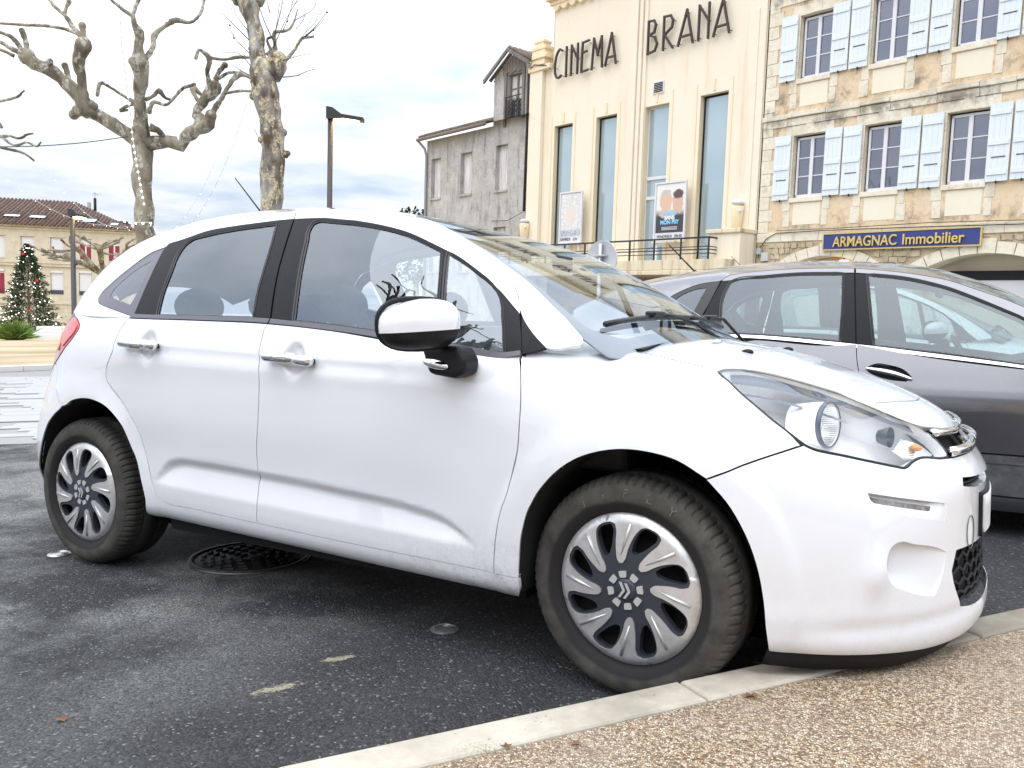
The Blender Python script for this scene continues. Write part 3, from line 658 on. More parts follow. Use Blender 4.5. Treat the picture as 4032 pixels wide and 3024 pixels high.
# the bumper is one moulding across the car
fb = panel('front_bumper', SL, bumper, M_WHITE, WC, holes=[FOGH, DRLH], mirror=True, h=.012, step=.008, gap=.0015, flange=.002)
def scoop(name, poly, depth, s):
    """moulded hollow: floor sunk by depth(u, v), walls up to the bumper skin"""
    O = inset(crspline([(p[0], p[1]*.07) for p in poly], True, .008), -.0015); dpt = depth(O[:, 0], O[:, 1]/.07)
    panel(name, SL, poly, M_WHITE, fb, side=s, h=.010, step=.008, gap=-.0015, off=lambda P: -depth(P[:, 0], P[:, 1]/.07), flange=0)
    A, _ = SL.at(O, 0.0); B_, _ = SL.at(O, -dpt[:, None]); n_ = len(O)
    obj(name+'_wall', np.concatenate([A, B_])*np.array([1, s, 1]), [(i, (i+1) % n_, n_+(i+1) % n_, n_+i) for i in range(n_)], M_WHITE, fb, True)
def _fogd(u, v): return .040*np.clip(1-(u-.69)/.215, 0, 1)**.9*(1-.35*np.clip((4.75-v)/.6, 0, 1))
def _drld(u, v):
    vb = 6.60-(u-.645)*2.44; vt = 7.10-(u-.632)*2.22; return .0005+.017*np.clip((v-vb)/(vt-vb), 0, 1)**1.3*(1-sstep(.82, .91, u))
for s in (1, -1): scoop('fog_lamp_scoop', FOGH, _fogd, s); scoop('running_light_recess', DRLH, _drld, s)
panel('number_plate_beam', SL, beam, M_WHITE, WC, mirror=True, h=.03, gap=0, off=-.008, flange=.03)
panel('bonnet', SL, hood, M_WHITE, WC, mirror=True, h=.035)
panel('nose_panel', SL, nose, M_WHITE, WC, mirror=True, h=.03)
# recessed dark backing behind the openings of the nose
b = MB()
for v0, v1, off in ((3.0, 5.4, -.060), (6.4, 7.4, -.055), (8.0, 9.9, -.035)):
    U_, V_ = np.meshgrid(np.linspace(.93, CEN, 14), np.linspace(v0, v1, 8)*.07); P = np.stack([U_.ravel(), V_.ravel()], 1); X, _ = SL.at(P, off)
    f = [(j*14+i, j*14+i+1, (j+1)*14+i+1, (j+1)*14+i) for j in range(7) for i in range(13)]
    b.add(X, f, True); b.add(X*np.array([1, -1, 1]), [q[::-1] for q in f], True)
b.build('grille_backing', M_WELL, WC)
# honeycomb of the lower grille
b = MB()
for j in range(6):
    v = 3.5+j*.31
    for s in (1, -1):
        pts = []
        for i in range(13):
            u = .95+i*(CEN-.95)/12; pts.append((u, v+(.15 if (i+j) % 2 else 0)))
        X, _ = SL.at(np.array([(p[0], p[1]*.07) for p in pts]), -.022); b.tube([tuple(x*np.array([1, s, 1])) for x in X], .0055, 6)
    for i in range(12):
        if (i+j) % 2 == 0 or j == 5: continue
        u = .95+i*(CEN-.95)/12
        X, _ = SL.at(np.array([(u, (v+.15)*.07), (u, (v+.31)*.07)]), -.022)
        for s in (1, -1): b.tube([tuple(x*np.array([1, s, 1])) for x in X], .005, 6)
b.build('lower_grille', M_TRIM, WC)
b = MB()
for v in (6.95, 6.8):
    for s in (1, -1):
        X, _ = SL.at(np.array([(1.0+i*(CEN-1.0)/8, v*.07) for i in range(9)]), -.03); b.tube([tuple(x*np.array([1, s, 1])) for x in X], .004, 6)
b.build('upper_slot_bars', M_TRIM, WC)
# black rubber lip below the bumper
b = MB(); lipP = [(.388, 1.60), (.472, 1.72), (.6, 1.86), (.72, 1.90), (.87, 1.80), (.97, 1.86), (1.05, 2.0), (1.12, 2.1)]
X, _ = SL.at(crspline([(p[0], p[1]*.07) for p in lipP], False, .03), -.012); n_ = len(X)
dz = np.interp(np.linspace(0, 1, n_), [0, .2, .5, .8, 1], [.042, .046, .046, .030, .006])
Y = X-np.stack([X[:, 0]*0+.012, -X[:, 1]*.02, dz], 1); Z = Y-np.array([.05, 0, 0])
v = np.concatenate([X, Y, Z]); f = [(i, i+1, n_+i+1, n_+i) for i in range(n_-1)]+[(n_+i, n_+i+1, 2*n_+i+1, 2*n_+i) for i in range(n_-1)]
b.add(v, f, True); b.build('bumper_lip', M_TRIM, WC)
b = MB(); b.add(v*np.array([1, -1, 1]), [q[::-1] for q in f], True); b.build('bumper_lip', M_TRIM, WC)
# chrome double-chevron bars of the grille
for (v0, o_, rad) in ((9.28, .004, .0125), (8.42, .012, .0135)):
    b = MB()
    for s in (1, -1):
        P = [(.985+.01*(9-v0), v0-.05), (1.08, v0), (1.22, v0+.06), (CEN, v0+.22)]
        X, _ = SL.at(crspline([(p[0], p[1]*.07) for p in P], False, .02), o_); b.tube([tuple(x*np.array([1, s, 1])) for x in X], rad, 10)
    b.build('chrome_grille_bar', M_CHROME, WC)
X, _ = SL.at(np.array([(CEN, 8.9*.07)]), .004)
panel('nose_badge', SL, [(1.29, 8.65), (1.29, 9.15), (CEN, 9.3), (CEN, 8.5)], M_CHROME, WC, mirror=True, h=.03, gap=0, off=.003, flange=.01)
npl = panel('number_plate', SL, [(1.175, 5.25), (CEN, 5.2), (CEN, 6.3), (1.175, 6.38)], flat('plate_white', (.75, .76, .76), .35), WC, mirror=True, h=.04, gap=0, off=.006, flange=.006, corner=10)
panel('plate_holder', SL, [(1.165, 5.14), (CEN, 5.08), (CEN, 6.42), (1.165, 6.48)], M_TRIM, WC, mirror=True, h=.04, gap=0, off=.002, flange=.012, corner=10)
# towing-eye cover
U0 = np.array([(1.0767+.030*math.cos(a), (5.42+.46*math.sin(a))*.07) for a in np.linspace(0, 2*math.pi, 24)])
X, _ = SL.at(U0, -.006); b = MB(); b.tube([tuple(x) for x in X], .0014, 5, cap=False); b.build('towing_eye_cover', M_GREY, WC)
# ---- head lamps
M_BUCKET = NT('lamp_chrome').set(Base_Color=(.96, .96, .955, 1), Metallic=.0, Roughness=.18, Specular_IOR_Level=1.0).m
M_FLUTE = None
def flute():
    t = NT('fluted_reflector'); t.set(Base_Color=(.85, .86, .86, 1), Metallic=.9, Roughness=.22)
    wv = t.n.new('ShaderNodeTexWave'); wv.inputs['Scale'].default_value = 60; wv.bands_direction = 'Z'; t.L(t.tc.outputs['Object'], wv.inputs[0]); t.bump(wv.outputs[0], .35, .002); return t.m
M_FLUTE = flute()
M_LAMPGREY = flat('lamp_hood_grey', (.09, .10, .13), .25, .5)
for s in (1, -1):
    ln = panel('head_lamp', SL, lamp, M_LENS, WC, side=s, h=.02, gap=.003, off=lambda P: .001+.020*np.exp(-((P[:, 0]-.56)/.13)**2-((P[:, 1]/.07-9.85)/.85)**2), flange=.006)
    panel('reflector_housing', SL, [(p[0], p[1]) for p in lamp], M_BUCKET, ln, side=s, h=.03, gap=.006, off=-.105, flange=0)
    # housing wall joins lens rim and bucket
    O = inset(crspline([(p[0], p[1]*.07) for p in lamp], True, .02), .006)
    A, _ = SL.at(O, -.002); B_, _ = SL.at(O, -.105); n_ = len(O)
    v = np.concatenate([A, B_])*np.array([1, s, 1]); f = [(i, (i+1) % n_, n_+(i+1) % n_, n_+i) for i in range(n_)]
    obj('housing_wall', v, f, M_BUCKET, ln, True)
    O1 = inset(crspline([(p[0], p[1]*.07) for p in lamp], True, .015), -.002); O2 = inset(O1, .008)
    A, _ = SL.at(O1, -.003); B_, _ = SL.at(O2, -.0005); n_ = len(O1)
    obj('lamp_seal', np.concatenate([A, B_])*np.array([1, s, 1]), f=[(i, (i+1) % n_, n_+(i+1) % n_, n_+i) for i in range(n_)], m=M_BLACK, parent=ln)
    # main beam bowl: a short drum with a dished reflector looking forward
    c0 = np.array([.412, -.522*s, .765])
    ax = Vector((.93, -.26*s, .02)).normalized(); rot = ax.to_track_quat('X', 'Z').to_matrix().to_4x4(); Mx = Matrix.Translation(c0) @ rot
    b = MB(); b.lathe([(.052, -.05), (.059, .01), (.062, .045), (.059, .052), (.057, .048)], 40, 'x'); b.xf(Mx); b.build('main_beam_drum', M_BUCKET, ln)
    b = MB(); b.lathe([(.057, .048), (.053, .03), (.043, .008), (.022, -.008), (.0, -.012)], 40, 'x'); b.xf(Mx); b.build('main_beam_reflector', M_FLUTE, ln)
    b = MB(); b.lathe([(.0625, .040), (.0655, .046), (.0625, .054), (.0585, .054)], 40, 'x'); b.xf(Mx); b.build('drum_ring', M_LAMPGREY, ln)
    b = MB(); b.lathe([(.0, .03), (.012, .028), (.014, .0)], 20, 'x'); b.xf(Mx); b.build('bulb_cap', M_BUCKET, ln)
    # upper hood, inner side light and the indicator block
    v, f = ribbon(SL, [(.29, 11.15), (.40, 11.22), (.55, 11.12), (.70, 10.82), (.82, 10.2), (.92, 9.6)], .030, -.012); obj('lamp_brow', v*np.array([1, s, 1]), f, M_LAMPGREY, ln, True)
    v, f = ribbon(SL, [(.30, 10.72), (.42, 10.72), (.56, 10.50), (.68, 10.1)], .010, -.03); obj('side_light_strip', v*np.array([1, s, 1]), f, flat('strip_grey%d' % s, (.25, .25, .28), .3, .4), ln, True)
    c1 = SL.at(np.array([(.80, 9.55*.07)]), -.035)[0][0]*np.array([1, s, 1])
    b = MB(); b.lathe([(.0, -.02), (.018, -.012), (.026, .01), (.028, .02)], 24, 'x'); b.xf(Matrix.Translation(c1) @ rot); b.build('dipped_beam_lens', M_LAMPGREY, ln)
    panel('indicator_reflector', SL, [(.80, 8.9), (.86, 9.35), (.93, 9.05), (.965, 8.55), (.90, 8.40), (.83, 8.48)], M_FLUTE, ln, side=s, h=.03, gap=0, off=-.028, flange=.01)
    c2 = SL.at(np.array([(.885, 8.85*.07)]), -.02)[0][0]*np.array([1, s, 1])
    b = MB(); b.ball(tuple(c2), .010, 12, 8, (1.6, 1, 1)); b.build('indicator_bulb', M_ORANGE, ln)
    # running light and fog lamp
    dr = panel('running_light', SL, [(.643, 6.98), (.843, 6.50), (.836, 6.27), (.652, 6.71)], grain('drl_lens%d' % s, (.20, .20, .19), .25, 60, .5, .1), WC, side=s, h=.03, gap=0, off=-.006, flange=.008, corner=10)
    c3 = SL.at(np.array([(.690, 5.1*.07)]), -.022)[0][0]*np.array([1, s, 1])
    b = MB(); b.ball((0, 0, 0), .040, 20, 12, (.22, .65, 1.0)); b.xf(Matrix.Translation(c3) @ rot); b.build('fog_lamp', M_LENS, WC)
# ---- tail
tl = LO['tail_lamp']
for s in (1, -1):
    t_ = panel('tail_lamp', SL, tl, M_RED, WC, side=s, h=.03, off=.002)
    panel('clear_segment', SL, [(-2.50, 10.55), (-2.455, 10.35), (-2.46, 10.1), (-2.51, 9.5), (-2.56, 9.1), (-2.60, 9.3), (-2.62, 10.0), (-2.575, 10.4)], M_PINK, t_, side=s, h=.03, gap=0, off=.005, flange=.004)
    panel('indicator_segment', SL, [(-2.64, 9.9), (-2.61, 9.2), (-2.63, 8.9), (-2.66, 9.2), (-2.67, 9.8)], M_ORANGE, t_, side=s, h=.03, gap=0, off=.005, flange=.004)
TC = X1-math.pi/2*KU
rb = LO['rear_bumper_gap'][::-1]+[(-2.60, 7.9), (-2.62, 8.2), (-2.665, 8.42), (-2.78, 8.14), (-2.95, 7.75), (-3.3, 7.6), (TC, 7.6), (TC, 4), (TC, 1.0), (-3.3, 1.0), (-2.95, 1.0), (-2.86, 2.0)]+ar[11:18][::-1]
panel('rear_bumper', SL, rb, M_WHITE, WC, mirror=True, h=.035)
tg = [(-2.79, 8.2), (-2.74, 9.2), (-2.71, 9.9), (-2.64, 10.5), (-2.62, 11.05), (-3.0, 11), (-3.4, 11), (TC, 11), (TC, 9), (TC, 7.65), (-3.3, 7.65), (-2.95, 7.8)]
panel('tailgate', SL, tg, M_WHITE, WC, mirror=True, h=.045)
seam('rear_shut_lines', SL, [LO['rear_bumper_gap'], [(-2.6, 7.9), (-2.62, 8.25), (-2.665, 8.43)]], M_GAP, WC)
# ---- greenhouse
qg = UP['quarter_glass']
roof = UP['rail'][::-1]+qg[1:10]+[(-2.115, .0), (-2.3, 0), (-2.6, 0), (-2.88, 0), (-2.88, .5), (-2.86, 1.0), (-2.78, 1.2), (-2.72, 1.5), (-2.715, 2), (-2.4, 2), (-1.8, 2), (-1.22, 2), (-1.215, 1.85)]+UP['screen_edge']+[(-.178, .80), (-.215, .52), (-.25, .36)]+UP['sail'][1:2]+UP['sail'][:1]
panel('roof', SG, roof, M_WHITE, WC, mirror=True, h=.035, gap=.0015)
se = UP['screen_edge']
screen = [(-1.22, 2.0), (-1.215, 1.85)]+se+[(-.12, .97), (-.03, 1.2), (.0, 1.6), (.0, 2.0)]
sc_in = [(-1.195, 2.0), (-1.19, 1.85), (-1.155, 1.62), (-.89, 1.34), (-.715, 1.215), (-.615, 1.185), (-.50, 1.15), (-.40, 1.125), (-.29, 1.10), (-.20, 1.10), (-.12, 1.22), (-.09, 1.6), (-.09, 2.0)]
panel('windscreen', SG, screen, M_SCREEN, WC, mirror=True, h=.04, gap=.002, off=-.002, flange=.004)
panel('windscreen_border', SG, se+[(-.12, .97), (-.03, 1.2), (.0, 1.6), (.0, 2.0)]+sc_in[::-1][:-2]+[(-1.16, 1.64)], M_GREY, WC, mirror=True, h=.03, gap=.002, off=-.006, flange=.002)
belt_r = [(-2.105, .0), (-1.97, 0), (-1.66, 0), (-1.349, .002)]
for s in (1, -1):
    panel('quarter_window', SG, qg, M_GREY, WC, holes=[UP['quarter_inner']], side=s, h=.03, gap=.0015, off=-.003)
    panel('quarter_window_pane', SG, UP['quarter_inner'], M_GLASS, WC, side=s, h=.04, gap=0, off=-.004, flange=0)
    tr = panel('rear_door_trim', SG, UP['rear_trim'], M_TRIM, WC, holes=[UP['rear_glass']], side=s, h=.035, gap=.0018, off=.0)
    panel('rear_door_window', SG, UP['rear_glass'], M_GLASS, WC, side=s, h=.05, gap=0, off=-.006, flange=0)
    tr = panel('front_door_trim', SG, UP['front_trim'], M_TRIM, WC, holes=[UP['front_glass'], UP['front_quarter']], side=s, h=.035, gap=.0018, off=.0)
    panel('front_door_window', SG, UP['front_glass'], M_GLASS, WC, side=s, h=.05, gap=0, off=-.006, flange=0)
    panel('front_quarter_light', SG, UP['front_quarter'], M_GLASS, WC, side=s, h=.05, gap=0, off=-.006, flange=0)
    panel('sail_panel', SG, UP['sail'], M_TRIM, WC, side=s, h=.04, gap=.002)
    ra = UP['rail']; rt = UP['rear_trim']; ft = UP['front_trim']
    panel('rear_door_frame', SG, [rt[5], (-2.083, .832), (-2.033, .889), (-1.909, .927), (-1.703, .9685), (-1.559, .9896), (-1.436, 1.004), rt[12]]+rt[6:12][::-1], M_WHITE, WC, side=s, h=.03, gap=.0015)
    panel('front_door_frame', SG, [ft[4], (-1.432, 1.004)]+ra[7:]+ft[5:20][::-1], M_WHITE, WC, side=s, h=.03, gap=.0015)
    panel('belt_strip', SG, [(-2.112, .002), (-1.97, -.0), (-1.66, -.0), (-1.349, .004), (-1.346, .042), (-1.436, .041), (-1.668, .037), (-1.951, .037), (-2.097, .042)], M_GREY, WC, side=s, h=.03, gap=.0, off=.004)
    panel('belt_strip', SG, [(-1.341, .0025), (-1.06, .0085), (-.846, .022), (-.696, .0274), (-.54, .0256), (-.48, .015), (-.436, .012), (-.407, .0277), (-.35, .105), (-.3528, .17), (-.404, .1015), (-.4505, .082), (-.518, .083), (-.568, .084), (-.695, .098), (-.8736, .066), (-.959, .057), (-1.233, .041), (-1.339, .042)], M_GREY, WC, side=s, h=.03, gap=.0, off=.004)
    seam('window_seals', SG, [UP['rail'], [(-1.4235, .93), (-1.404, .69), (-1.387, .46), (-1.361, .206), (-1.3435, .04)], [(-.389, .697), (-.38, .65), (-.362, .44), (-.346, .1)]], M_GAP, WC, side=s)
    # black rubber frame round each pane
    for pn in ('rear_glass', 'front_glass', 'front_quarter'):
        O = crspline([(p[0], p[1]*.42) for p in UP[pn]], True, .02); O2 = inset(O, .004); A, _ = SG.at(inset(O, -.010), .0015); B_, _ = SG.at(O2, -.003); n_ = len(O)
        obj('window_rubber', np.concatenate([A, B_])*np.array([1, s, 1]), [(i, (i+1) % n_, n_+(i+1) % n_, n_+i) for i in range(n_)], M_BLACK, WC, True)
# tailgate window closes the rear
xr = np.linspace(-.545, .545, 15); topz = [G(-2.95, 2-min(1, abs(y)/cr(RX, RY, np.array([-2.95]))[0]))[2] if False else 0 for y in xr]
v = []; f = []
for i in range(15):
    wv_ = 2-i/14
    w2_ = 2-(2-wv_)*.85; p = G(np.array([float(np.interp(w2_, [1.15, 1.2, 1.5, 2], [-2.80, -2.78, -2.72, -2.715]))]), np.array([w2_]))[0]; q = L(np.array([TC+(1-(wv_-1))*.95]), np.array([11.0]))[0]
    v += [p, q]
for i in range(14): f.append((2*i, 2*i+1, 2*i+3, 2*i+2))
v = np.array(v); b = MB(); b.add(v, f, True); b.add(v*np.array([1, -1, 1]), [q[::-1] for q in f], True); b.build('tailgate_window', M_GLASS, WC)
# ---- wheels and wells
STEER = -.045
wf = build_wheel(WC, (0, -.797, .31), .06, 1); wf.matrix_local = Matrix.Translation((0, -.797, .31)) @ Matrix.Rotation(STEER, 4, 'Z') @ Matrix.Rotation(.06, 4, 'Y')
WREAR = copy_tree(wf, WC); WREAR.matrix_local = Matrix.Translation((X1, -.797, .31)) @ Matrix.Rotation(-.12, 4, 'Y')
for x_ in (0, X1):
    c = copy_tree(wf, WC); c.matrix_local = Matrix.Translation((x_, .797, .31)) @ Matrix.Rotation(math.pi, 4, 'Z')
for s in (1, -1):
    for cx, arch in ((0.02, LO['arch_f']), (-2.44, ar)):
        A, _ = SL.at(crspline([(p[0], p[1]*.07) for p in arch], False, .03), -.004); A = A*np.array([1, s, 1]); B_ = A.copy(); B_[:, 1] = -.42*s; n_ = len(A)
        b = MB(); b.add(np.concatenate([A, B_]), [(i, i+1, n_+i+1, n_+i) for i in range(n_-1)], True)
        b.add([(cx-.42, -.42*s, .1), (cx+.40, -.42*s, .1), (cx+.40, -.42*s, .70), (cx-.42, -.42*s, .70)], [(0, 1, 2, 3)])
        b.build('wheel_arch_liner', M_WELL, WC)
b = MB(); b.box((-2.0, -.74, .20), (-.36, .74, .26)); b.box((-2.95, -.42, .24), (.62, .42, .30)); b.box((.30, -.48, .20), (.60, .48, .24)); b.box((-2.9, -.6, .27), (-2.75, .6, .34)); b.build('underbody', M_WELL, WC)
b = MB(); b.tube([(-2.35, -.35, .22), (-2.7, -.38, .23), (-3.05, -.4, .25)], .028, 10); b.tube([(X1, -.78, .30), (X1, .78, .30)], .035, 8); b.tube([(0, -.78, .29), (0, .78, .29)], .03, 8); b.build('exhaust_and_axles', M_WELL, WC)
# ---- mirrors
for s in (1, -1):
    ctr = Vector((-.562, -1.005*s, 1.027)); a_ = Vector((-.118, -.205*s, -.004)).normalized(); bfw = Vector((.205, -.118*s, 0)).normalized()
    def sh(top):
        v = []; f = []; nu, nv = 28, 16
        for j in range(nv+1):
            ph = -math.pi/2+math.pi*j/nv
            for i in range(nu+1):
                th_ = -math.pi/2+math.pi*i/nu
                e = lambda t, p: math.copysign(abs(t)**p, t)
                ca = e(math.cos(ph), .72)*e(math.sin(th_), .72); cb = e(math.cos(ph), .72)*e(math.cos(th_), .8); cc = e(math.sin(ph), .80)
                asym = 1-.22*(ca > 0)*ca*max(0, cc)
                p = ctr+a_*(.121*ca)+bfw*(.085*cb-.01)+Vector((0, 0, 1))*(.071*cc*asym-.006*ca)
                v.append(p)
        for j in range(nv):
            for i in range(nu):
                zz = (j+.5)/nv
                if (zz > .44) == top: f.append((j*(nu+1)+i, j*(nu+1)+i+1, (j+1)*(nu+1)+i+1, (j+1)*(nu+1)+i))
        used = sorted({k for q in f for k in q}); mp = {k: n for n, k in enumerate(used)}
        return [v[k] for k in used], [tuple(mp[k] for k in (q if s > 0 else q[::-1])) for q in f]
    mr = empty('door_mirror', parent=WC)
    v, f = sh(True); o = obj('mirror_cap', v, f, M_WHITE, mr, True)
    v, f = sh(False); obj('mirror_lower_shell', v, f, M_TRIM, mr, True)
    rim = [ctr+a_*(.121*math.copysign(abs(math.sin(t))**.72, math.sin(t)))-bfw*.012+Vector((0, 0, .071*math.copysign(abs(math.cos(t))**.8, math.cos(t)))) for t in np.linspace(0, 2*math.pi, 33)[:-1]]
    obj('mirror_glass', rim+[ctr-bfw*.012], [(i, (i+1) % 32, 32) for i in range(32)], M_CHROME, mr)
    b = MB(); b.tube([r for r in rim]+[rim[0]], .008, 8, cap=False); b.build('mirror_rim', M_TRIM, mr)
    b = MB()
    b.prism([(-.585, .965), (-.45, .965), (-.425, .925), (-.43, .885), (-.47, .872), (-.555, .882)], -.05*s, .035*s, Matrix.Translation((-.03, -.885*s, .0)))
    o = b.build('mirror_foot', M_TRIM, mr); bv = o.modifiers.new('b', 'BEVEL'); bv.width = .016; bv.segments = 3
    b = MB(); b.ball((0, 0, 0), 1, 16, 8, (.048, .012, .0145)); b.xf(Matrix.Translation((-.555, -.938*s, .912)) @ Matrix.Rotation(.16, 4, 'Y')); b.build('side_repeater', M_CHROME, mr)
# ---- aerial, wipers, washer jets
b = MB(); b.tube([(-2.20, 0, 1.49), (-2.24, 0, 1.535), (-2.45, 0, 1.745)], [.012, .0045, .0025], 8); b.build('aerial', M_TRIM, WC)
for pts in ([(-.235, -.60, .985), (-.19, -.28, 1.045), (-.13, .02, 1.065)], [(-.17, .02, 1.07), (-.15, .30, 1.045), (-.20, .58, 1.0)]):
    pass
def onG(x, y, up):
    ry = float(cr(RX, RY, np.array([x]))[0]); rz = float(cr(RX, RZ, np.array([x]))[0]); cz = float(cr(CX, CZ, np.array([x]))[0]); q = min(1, abs(y)/ry)
    return (x, y, rz+(cz-rz)*(1-q**2.3)+up)
for y0, y1, hub in ((-.60, .02, -.27), (.06, .60, .33)):
    b = MB(); b.tube([onG(-.20+.07*math.cos(y*2), y, .012) for y in np.linspace(y0, y1, 8)], .0095, 6); wp = b.build('wiper', M_BLACK, WC)
    b = MB(); p = onG(-.20+.07*math.cos(hub*2), hub, .022); b.box((p[0]-.02, p[1]-.05, p[2]-.010), (p[0]+.018, p[1]+.05, p[2]+.010), bev=.006)
    b.tube([p, (p[0]+.02, p[1]+.12, p[2]-.004), onG(-.09, p[1]+.26, .012), onG(-.03, p[1]+.34, -.01)], [.008, .007, .006, .008], 6); b.build('wiper_arm', M_BLACK, wp)
b = MB()
U_, V_ = np.meshgrid(np.linspace(-.22, -.05, 6), np.linspace(-.60, .60, 13)); P = np.stack([U_.ravel(), V_.ravel(), .940+.055*(1-(V_.ravel()/.75)**2)], 1)
b.add(P, [(j*6+i, j*6+i+1, (j+1)*6+i+1, (j+1)*6+i) for j in range(12) for i in range(5)], True); b.build('scuttle', M_TRIM, WC)
for y in (-.27, .30):
    b = MB(); b.ball((.165, y, 0), 1, 10, 6, (.020, .012, .010)); o = b.build('washer_jet', M_TRIM, WC)
    o.location.z = float(np.interp(abs(y), [0, .26, .52], [.954, .948, .93]))+.002
# ---- cabin
CAB = empty('cabin', parent=WC)
b = MB(); b.box((-2.45, -.72, .24), (-.25, .72, .30)); b.build('floor', M_WELL, CAB)
prof = [(-.75, .62), (-.68, .80), (-.62, .93), (-.45, .985), (-.10, .93), (-.05, .60)]
b = MB(); b.prism(prof, -.70, .70); o = b.build('dashboard', M_DASH, CAB); bv = o.modifiers.new('b', 'BEVEL'); bv.width = .03; bv.segments = 3
b = MB(); b.lathe([(.185, -.012), (.20, 0), (.185, .012), (.17, 0), (.185, -.012)], 32, 'x'); b.box((-.01, -.03, -.17), (.01, .03, .17)); b.box((-.01, -.17, -.02), (.01, .17, .02)); b.xf(Matrix.Translation((-.80, .36, .90)) @ Matrix.Rotation(R(-25), 4, 'Y')); b.build('steering_wheel', M_DASH, CAB)
def seat(name, x, y, w_, tilt=.22, hr=True):
    st = empty(name, parent=CAB)
    q = [(x-.05, .50), (x+.42, .54), (x+.46, .50), (x+.44, .42), (x-.05, .36)]
    b = MB(); b.prism(q, y-w_/2, y+w_/2); o = b.build('seat_cushion', M_SEAT, st); bv = o.modifiers.new('b', 'BEVEL'); bv.width = .035; bv.segments = 3
    bz = 1.0
    P = [(x+.03, .48), (x+.02, .75), (x-.10, bz), (x-.16, bz+.015), (x-.19, .98), (x-.12, .7), (x-.10, .46)]
    b = MB(); b.prism(P, y-w_/2+.02, y+w_/2-.02); o = b.build('seat_back', M_SEAT, st); bv = o.modifiers.new('b', 'BEVEL'); bv.width = .035; bv.segments = 3
    for yy in ((y,) if w_ < .7 else (y-.36, y+.36)):
        b = MB(); b.ball((x-.16, yy, bz+.10), 1, 16, 10, (.055, .13, .085)); b.build('head_restraint', M_SEAT, st)
        b = MB(); b.tube([(x-.15, yy-.05, bz-.02), (x-.155, yy-.05, bz+.07)], .006, 6); b.tube([(x-.15, yy+.05, bz-.02), (x-.155, yy+.05, bz+.07)], .006, 6); b.build('head_restraint_posts', M_CHROME, st)
seat('front_seat', -1.25, -.37, .50); seat('front_seat', -1.25, .37, .50); seat('rear_seat', -2.12, 0, 1.30)
# head lining just below the roof skin
U_, V_ = np.meshgrid(np.linspace(-2.9, -1.25, 16), np.linspace(1.06, 2, 10)*.42); P = np.stack([U_.ravel(), V_.ravel()], 1); X, _ = SG.at(P, -.03)
f = [(j*16+i, j*16+i+1, (j+1)*16+i+1, (j+1)*16+i) for j in range(9) for i in range(15)]
b = MB(); b.add(X, f, True); b.add(X*np.array([1, -1, 1]), f, True); b.build('head_lining', M_LINER, CAB)
b = MB(); b.box((-.66, -.03, 1.245), (-.63, .10, 1.30), bev=.008); b.build('rear_view_mirror', M_DASH, CAB)
b = MB(); b.add([(-.37, -.52, .985), (-.37, -.40, .99), (-.50, -.40, 1.0), (-.50, -.52, .995)], [(0, 1, 2, 3)]); b.build('parking_ticket', flat('paper', (.75, .76, .78), .7), CAB)

# ============================================================ the ground (sloping square)
def asphalt():
    t = NT('asphalt'); o = t.tc.outputs['Object']
    ag = t.voro(140, 'F1'); agc = t.voro(140, 'F1', None, 'Color'); n2 = t.noise(150, 5, .65); big = t.noise(.55, 5, .6); mid = t.noise(2.4, 6, .62)
    bw = t.n.new('ShaderNodeSeparateColor'); t.L(agc, bw.inputs[0])
    stone = t.ramp(bw.outputs[0], (.0, (.012, .012, .013)), (.6, (.031, .031, .033)), (.95, (.055, .055, .057)), (.995, (.20, .20, .20)))
    wear_and_shade = t.ramp(t.math('ADD', t.math('MULTIPLY', big, .6), t.math('MULTIPLY', mid, .4)), (.47, 0.0), (.60, 1.0))
    x, y, z = t.sep()
    wear_and_shade = t.math('MULTIPLY', t.ramp(t.math('ADD', t.math('MULTIPLY', big, .55), t.math('MULTIPLY', mid, .45)), (.44, 0.0), (.545, 1.0)), t.ramp(t.math('DIVIDE', t.math('SUBTRACT', -.75, t.math('ADD', x, t.math('MULTIPLY', t.math('SUBTRACT', t.noise(.9, 4), .5), 1.8))), 1.3), (0.0, .06), (1.0, 1.0)))  # pale wear patches, thinned near the car to paint its shade into the colour
    light = t.mix(t.ramp(n2, (.35, 0.0), (.65, .55)), t.ramp(bw.outputs[1], (.0, (.04, .04, .038)), (.5, (.15, .15, .142)), (1.0, (.36, .36, .34))), (.21, .21, .195))
    c = t.mix(t.math('MULTIPLY', wear_and_shade, .92), stone, light)
    t.set(Base_Color=c, Roughness=.78); t.bump(t.math('ADD', t.math('MULTIPLY', ag, -1.0), t.math('MULTIPLY', n2, .5)), .9, .006); return t.m
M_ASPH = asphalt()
def gobj(name, v, f, m, parent=None, smooth=False, **k):
    o = obj(name, v, f, m, parent, smooth)
    if parent is None: o.matrix_world = CAR
    return o
KD = Vector((1.443, 2.151, 0)).normalized(); KN = Vector((KD.y, -KD.x, 0))       # along the kerb / towards the pavement
KH = .13
KO = Vector((-.374, -1.737, 0))      # road-side top edge of the kerb
road = gobj('road', [(-260, -60, 0), (60, -60, 0), (60, 200, 0), (-260, 200, 0)], [(0, 1, 2, 3)], M_ASPH); tag(road, kind='structure')
